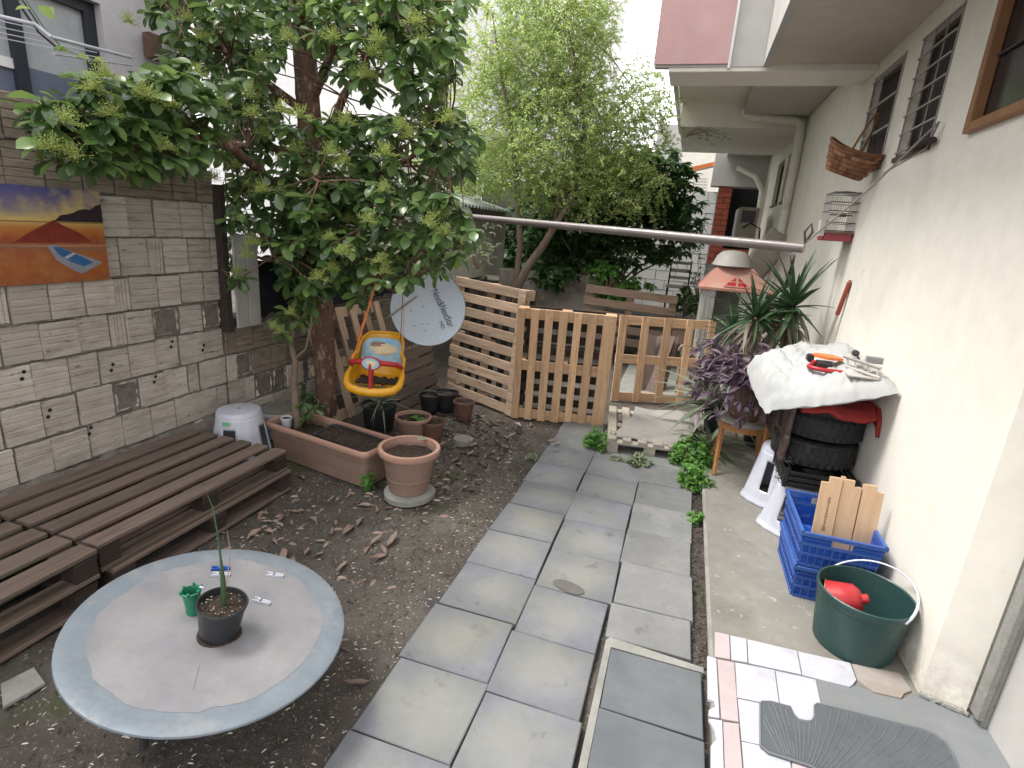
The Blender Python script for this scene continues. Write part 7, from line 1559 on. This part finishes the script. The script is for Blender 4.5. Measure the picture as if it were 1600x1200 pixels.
for i, p in enumerate([(-2.72,3.15,1.01),(-2.58,3.15,1.12),(-2.67,3.15,0.98)]): inst('flower_cluster', PAN[i%4], t, XF[t].inverted() @ Matrix.Translation(p))

# ------------------------------------------------------------------ trees beyond the fence
def blob_pts(blobs, n, rr):
    tot = sum(b[1][0]*b[1][1]*b[1][2]*b[2] for b in blobs); out = []
    for c, r, wgt in blobs:
        k = int(n*r[0]*r[1]*r[2]*wgt/tot)
        for _ in range(k):
            while True:
                v = Vector((rr.uniform(-1,1), rr.uniform(-1,1), rr.uniform(-1,1)))
                if v.length < 1: break
            out.append(Vector((c[0]+v.x*r[0], c[1]+v.y*r[1], c[2]+v.z*r[2])))
    return out
t = thing('feathery_tree', 'tall airy tree with fine lime green foliage and a bare leaning trunk beyond the fence', 'tree', (-2.489,8,0.884))
TB = [(-2.498,8,0.737),(-2.376,8,1.021),(-2.239,8,1.318),(-2.065,8,1.582),(-1.917,8,1.864),(-1.765,8,2.138),(-1.621,8,2.531),(-1.585,8,3.029),(-1.758,8,3.82),(-2.053,8,4.579)]
m = MB(); trunk_mesh(m, [Vector(p) for p in TB], [.085,.07,.062,.056,.050,.042,.035,.028,.02,.01], 10); m.build('trunk', 'bark2', t, smooth=60)
m = MB(); trunk_mesh(m, [Vector(p) for p in ((-2.519,8,0.734),(-2.441,8.05,1.127),(-2.442,8.1,1.599),(-2.548,8.1,2.324),(-2.692,8.1,3.189),(-2.944,8.1,4.014),(-3.081,8.1,4.648))], [.07,.05,.045,.04,.03,.02,.01], 10); m.build('trunk', 'bark2', t, smooth=60)
BL = [((-3.161,8.3,3.216),(.75,.8,.95),1),((-1.938,8.2,2.968),(.95,.9,.95),1.3),((-1.167,8.3,3.252),(.7,.7,.8),1),((-2.24,8.2,4.19),(.85,.8,.95),1.3),((-3.039,8.3,4.395),(.55,.7,.8),.7),((-1.884,8.2,4.642),(.55,.7,.8),1),((-3.857,8.5,2.773),(.55,.6,.35),1.2),((-1.135,8.1,2.478),(.75,.6,.5),1),((-0.851,8.2,3.556),(.35,.5,.55),.5),((-3.743,8.8,2.322),(.5,.4,.25),.8)]
rr = random.Random(31); ctr = blob_pts(BL, 4200, rr); st = MB(); lv = []
core = [Vector(p) for p in TB[4:]]
for i, c in enumerate(ctr):
    L = rr.uniform(.18,.42); q = rr.uniform(0,6.28); d = Vector((math.cos(q)*.6, math.sin(q)*.6, rr.uniform(-1.0,.5))).normalized()
    e = c+d*L; midp = c.lerp(e,.5)+Vector((0,0,.05)); st.tube([c, midp, e], [.0035,.0028,.0015], 3)
    for k in range(11):
        s = (k+.5)/11; p = c.lerp(midp, s*2) if s < .5 else midp.lerp(e, s*2-1)
        for _ in range(2): lv.append((p, Vector((rr.uniform(-1,1), rr.uniform(-1,1), rr.uniform(-.8,.6))), rr.uniform(.028,.055)))
for i in range(26):
    a = rr.choice(core); c = rr.choice(ctr); st.tube([a, a.lerp(c,.5)+Vector((0,0,.12)), c], [.014,.009,.004], 5)
stuff(st.build('twigs', 'bark2', t))
m = MB()
for p, d, s in lv:
    d.normalize(); x = d.orthogonal().normalized()*s*.22
    m.add([tuple(p), tuple(p+d*s*.5+x), tuple(p+d*s), tuple(p+d*s*.5-x)], [(0,1,2,3)])
stuff(m.build('foliage', 'leaf_lime', t))
m = MB()
for i in range(26):
    c = rr.choice(ctr); m.lathe([(0,-.02),(.018,0),(0,.022)], tuple(c), 6)
stuff(m.build('seed_pods', 'rust', t))

def shrub(name, label, base, blobs, n, leaf, size, mat, seed, per=9, shape=.5, core=True, group=None, thick=.03):
    t = thing(name, label, 'shrub' if name != 'leafy_tree' else 'tree', base, group=group); rr = random.Random(seed)
    C = blob_pts(blobs, n, rr); m = MB(); st = MB(); b = Vector(base)
    me, V, F = leaf_mesh('leaf', mat, shape, .3, .15, 3)
    for c in C:
        for k in range(per):
            q = rr.uniform(0,6.28); m.add(V, F, leaf_mat4(c, (math.cos(q), math.sin(q), rr.uniform(-.8,.6)), size*rr.uniform(.7,1.2), rr.uniform(-.6,.6)))
    for i in range(14):
        c = rr.choice(C); st.tube([b, b.lerp(c,.5)+Vector((rr.uniform(-.1,.1),0,.1)), c], [thick,thick*.6,thick*.2], 6)
    st.build('stems', 'bark2', t, smooth=60); stuff(m.build('foliage', mat, t, smooth=180)); return t
shrub('leafy_tree', 'dense dark leafy tree in front of the white block wall beyond the fence', (-1.295,9.3,0.735), [((-1.905,9.4,2.156),(.9,.7,.75),1),((-0.876,9.3,2.406),(.95,.7,.70),1.1),((-0.409,9.2,1.945),(.55,.5,.55),1),((-2.286,9.4,1.501),(.55,.5,.45),1),((-1.273,9.2,1.583),(.75,.6,.35),1.1),((-0.949,9.4,2.891),(.7,.5,.35),.8)], 1150, None, .15, 'leaf_dark', 41)
shrub('leafy_bush', 'dark bush hanging over the retaining wall beside the bare trunk', (-2.021,8.5,1.041), [((-1.977,8.5,1.125),(.35,.2,.20),1)], 40, None, .15, 'leaf_dark', 42)
shrub('leafy_bush', 'brighter green bush between the retaining wall and the brown pallet', (-1.107,8.3,0.855), [((-1.219,8.4,1.268),(.25,.2,.22),1),((-0.97,8.2,1.021),(.30,.2,.18),1),((-0.629,8.4,1.134),(.3,.2,.12),.8)], 70, None, .13, 'leaf_weed', 43)
shrub('leafy_bush', 'small dark shrub between the brown pallet and the playhouse', (0.066,8.3,0.794), [((0.082,8.3,0.981),(.18,.2,.22),1)], 40, None, .10, 'leaf_dark', 44)
shrub('far_hedge', 'mass of dark greenery behind the shed and the bare trunks', (-2.983,10.9,0.659), [((-2.984,10.6,1.674),(.9,.3,.8),1),((-2.102,10.8,1.376),(1.2,.3,.6),1)], 300, None, .2, 'leaf_dark', 45)
shrub('lime_hedge', 'sunlit yellow green hedge above the corrugated shed roof', (-5.192,11.5,2.467), [((-5.211,11.5,2.923),(1.3,.5,.55),1),((-3.698,11.3,2.958),(.9,.5,.6),1)], 320, None, .12, 'leaf_lime', 46)
shrub('thin_shrub', 'thin sparse shrub against the white block wall beside the chair', (0.231,9,0.928), [((0.151,9,1.313),(.2,.15,.5),1)], 28, None, .075, 'leaf_dark', 47, per=4, thick=.008)
shrub('trailing_ivy', 'pale variegated creeper hanging over the grey sheets above the slatted pallet', (-2.388,6.2,1.31), [((-2.523,6.2,1.523),(.35,.12,.22),1),((-2.353,6.5,1.609),(.15,.1,.35),.8),((-2.302,6.2,1.242),(.05,.05,.2),2)], 90, None, .055, 'leaf_pale', 48, per=5, thick=.005)
shrub('potted_leaves', 'dark glossy plant between the two tree trunks behind the planter', (-2.691,3.5,0.153), [((-2.704,3.5,0.288),(.06,.06,.16),1)], 16, None, .085, 'leaf_dark', 49, per=5, thick=.008)
# sprig over the soffit edge of the house
shrub('climber_sprig', 'bare little climber sprig against the far soffit of the house', (-0.305,8.2,3.131), [((0.036,8.2,3.139),(.28,.05,.10),1)], 14, None, .04, 'leaf_dark', 50, per=3, thick=.004)

# ------------------------------------------------------------------ dog behind the pale gate pallet
t = thing('dog', 'small pale shaggy dog looking through the slats of the pale gate pallet', 'dog', (.19,6.85,.0))
def skin(name, mat, nodes, edges, parent, sub=2):
    me = bpy.data.meshes.new(name); me.from_pydata([n[0] for n in nodes], edges, []); me.materials.append(MT[mat])
    o = bpy.data.objects.new(name, me); COL.objects.link(o); o.parent = parent; XF[o] = XF[parent].copy()
    sk_ = o.modifiers.new('skin', 'SKIN'); lay = me.skin_vertices[0].data if me.skin_vertices else None
    if lay is None:
        bm = bmesh.new(); bm.from_mesh(me); bm.verts.layers.skin.verify(); bm.to_mesh(me); bm.free(); lay = me.skin_vertices[0].data
    for i, n in enumerate(nodes): lay[i].radius = (n[1], n[1]); lay[i].use_root = (i == 0)
    sb = o.modifiers.new('sub', 'SUBSURF'); sb.levels = sub; sb.render_levels = sub
    sk_.use_smooth_shade = True
    return o
N = [((0,.10,.42),.10),((0,-.08,.43),.10),((0,-.20,.48),.075),((0,-.27,.55),.062),((0,-.32,.60),.068),((0,-.39,.585),.040),((0,-.44,.57),.026),((0,.28,.42),.085),((0,.38,.50),.03),((0,.44,.62),.018),
     ((.07,-.14,.34),.04),((.075,-.15,.20),.028),((.075,-.14,.10),.02),((.075,-.16,.02),.024),((-.07,-.14,.34),.04),((-.075,-.15,.20),.028),((-.075,-.14,.10),.02),((-.075,-.16,.02),.024),
     ((.075,.24,.34),.052),((.08,.20,.24),.036),((.08,.29,.13),.02),((.08,.26,.02),.024),((-.075,.24,.34),.052),((-.08,.20,.24),.036),((-.08,.29,.13),.02),((-.08,.26,.02),.024)]
E_ = [(0,1),(1,2),(2,3),(3,4),(4,5),(5,6),(0,7),(7,8),(8,9),(1,10),(10,11),(11,12),(12,13),(1,14),(14,15),(15,16),(16,17),(7,18),(18,19),(19,20),(20,21),(7,22),(22,23),(23,24),(24,25)]
skin('body', 'fur', N, E_, t)
for s in (-1, 1):
    skin('ear', 'fur', [((s*.045,-.31,.645),.020),((s*.085,-.32,.615),.022),((s*.095,-.33,.565),.012)], [(0,1),(1,2)], t, 1)
    m = MB(); m.lathe([(0,-.011),(.010,0),(0,.011)], (s*.032,-.378,.617), 10); m.build('eye', 'fur_dark', t, world=False, smooth=180)
m = MB(); m.lathe([(0,-.014),(.015,0),(0,.014)], (0,-.467,.578), 10); m.build('nose', 'fur_dark', t, world=False, smooth=180)
m = MB(); rr = random.Random(5)
for i in range(420):
    a = rr.uniform(0,6.28); e = rr.uniform(-1.4,1.5); d = Vector((math.cos(a)*math.cos(e), math.sin(a)*math.cos(e), math.sin(e))); c = Vector((0,-.30,.58))+Vector((d.x*.066,d.y*.066,d.z*.07))
    if d.y < -.75: continue
    h = c+d*rr.uniform(.015,.03)+Vector((0,0,-.018)); x = d.orthogonal().normalized()*.003; m.add([tuple(c-x), tuple(c+x), tuple(h)], [(0,1,2)])
stuff(m.build('fur', 'fur', t, world=False))
t.rotation_euler = (0,0,R_(-8)); XF[t] = t.matrix_world.copy()

# ------------------------------------------------------------------ leaves and litter on the dirt
def dry_leaf_mesh(seed):
    rr = random.Random(seed); m = MB(); n = 6; vs = []
    cu = rr.uniform(-1.6,2.2); tw_ = rr.uniform(-1.2,1.2); bd = rr.uniform(-.35,.35)
    for i in range(n+1):
        s = i/n; w = .17*math.sin(math.pi*(s*.94+.03))**.8*rr.uniform(.85,1.1); y = (s-.5); z = .05+cu*.35*(s-.5)**2+.04*rr.random(); f = .5+.3*rr.random()
        bx_ = bd*(s-.5)**2*2; vs += [(bx_-w*math.cos(tw_*s), y, z+w*f+w*math.sin(tw_*s)), (bx_,y,z), (bx_+w*math.cos(tw_*s), y, z+w*f+.10*rr.random()-w*math.sin(tw_*s)*.5)]
    fs = []
    for i in range(n):
        a = 3*i; fs += [(a,a+1,a+4,a+3),(a+1,a+2,a+5,a+4)]
    me = bpy.data.meshes.new('fallen_leaf'); me.from_pydata(vs, [], fs); me.materials.append(MT['leaf_dry']); me.polygons.foreach_set('use_smooth', [True]*len(fs)); return me
DL = [dry_leaf_mesh(i) for i in range(7)]
spots = [(-1.015,1.531,0),(-1.947,2.877,0),(-2.007,2.75,0),(-2.391,2.953,0),(-1.959,2.521,0),(-2.105,2.539,0),(-2.12,2.43,0),(-1.769,2.446,0),(-1.701,2.509,0),(-1.67,2.769,0),(-1.767,2.788,0),(-1.827,2.807,0),(-1.773,2.332,0),(-1.517,2.176,0),(-1.394,2.394,0),(-1.509,2.379,0),(-1.711,2.22,0),(-2.098,2.296,0),(-1.998,2.231,0),(-2.189,2.374,0),(-1.77,2.214,0),(-1.616,2.812,0),(-1.659,2.886,0),(-1.494,2.457,0),(-1.23,3.294,0),(-1.178,3.287,0),(-1.282,3.302,0),(-1.503,4.046,0),(-1.462,3.871,0),(-1.528,3.696,0),(-1.516,4.153,0),(-1.366,4.231,0),(-1.324,4.765,0),(-1.202,4.791,0),(-1.282,4.43,0),(-1.314,4.343,0),(-0.9,4.444,0.03),(-0.849,4.354,0.03),(-1.596,3.173,0),(-2.084,4.811,0),(-1.949,4.365,0),(-2.285,4.376,0),(-1.759,2.07,0),(-1.847,2.127,0),(-1.696,2.067,0),(-1.815,2.545,0),(-1.694,2.601,0),(-2.155,2.233,0),(-1.395,2.326,0),(-1.394,2.502,0)]
rr = random.Random(77)
for i, p in enumerate(spots):
    s = rr.choice((.06,.075,.09,.10,.125)); o = inst('fallen_leaf', DL[i%7], None, Matrix.Translation((p[0],p[1],gz(p[0],p[1])+.004+.02*(p[2]>0))) @ Euler((rr.uniform(-.25,.25),rr.uniform(-.35,.35),rr.uniform(0,6.28))).to_matrix().to_4x4() @ Matrix.Diagonal((s,s*1.15,s,1)))
    if i == 0: lab = 'single dry leaf lying alone on dark dirt between the round table and the pavers'
    elif p[2] > 0: lab = 'dry leaf lying on the far left pavers near the orange pallet'
    elif p[1] > 4.2: lab = 'pale dry leaf on the dirt in front of the slatted fence'
    elif p[0] > -1.5 and p[1] > 3.4: lab = 'dry leaf on the dirt between the round grey stone and the pavers'
    elif p[0] > -1.45 and p[1] > 2.9: lab = 'curled dry leaf on the dirt just right of the large terracotta pot'
    elif p[1] > 2.75: lab = 'dry leaf on the dirt at the foot of the long planter'
    elif p[1] > 2.35: lab = 'dry brown leaf in the scatter between the planter and the pallet pile'
    elif p[1] > 2.0: lab = 'dry brown leaf in the dense heap between the pallet corner and the table'
    else: lab = 'dry leaf on the dirt just beyond the far edge of the round table'
    tag(o, lab, 'leaf', lab.replace('dry leaf', 'dry leaves').replace('dry brown leaf', 'dry brown leaves') if i else 'lone leaf')
def litter(name, label, n, mat, area, size, seed, cond=lambda x, y: True, z0=0.0, lenf=2.2):
    rr = random.Random(seed); m = MB(); k = 0
    while k < n:
        x, y = rr.uniform(area[0],area[1]), rr.uniform(area[2],area[3])
        if rr.random() > cond(x, y): continue
        k += 1; s = size*rr.uniform(.5,1.4); a = rr.uniform(0,3.14); c, q = math.cos(a), math.sin(a); z = gz(x,y)+z0+rr.uniform(.001,.004)
        P = [(-1,0),(-.4,.35),(.5,.3),(1,0),(.4,-.35),(-.5,-.3)]
        m.add([(x+(u*c*lenf-v*q)*s*.5, y+(u*q*lenf+v*c)*s*.5, z+(.3*s if i in (1,2) else 0)) for i, (u, v) in enumerate(P)], [tuple(range(6))])
    o = m.build(name, mat); tag(stuff(o), label, 'litter'); return o
dens = lambda x, y: min(1, .12+.9*max(0, mnoise.noise(Vector((x*1.4, y*1.4, 8)))+.25)+(.55 if x > -1.15 and y < 3 else 0))
litter('petal_litter', 'pale husks and petals scattered over the dirt', 1900, 'petal', (-2.35,-.93,.7,4.9), .0080, 5, dens)
litter('twig_litter', 'dark crumbs, bark bits and rotted leaves over the dirt', 3600, 'gravel', (-2.4,-.93,.5,5.0), .012, 6, lambda x, y: .8)
litter('leaf_litter', 'small brown leaf fragments strewn between the pots and the table', 420, 'leaf_dry', (-2.3,-1.1,1.6,4.9), .028, 7, lambda x, y: .1+max(0, mnoise.noise(Vector((x*1.5,y*1.5,2)))+.3), lenf=1.8)
litter('grey_leaf_litter', 'dark grey wet leaves decaying around the pots', 240, 'wood_dark', (-2.0,-1.2,3.0,4.8), .035, 8, lambda x, y: .6, lenf=1.7)
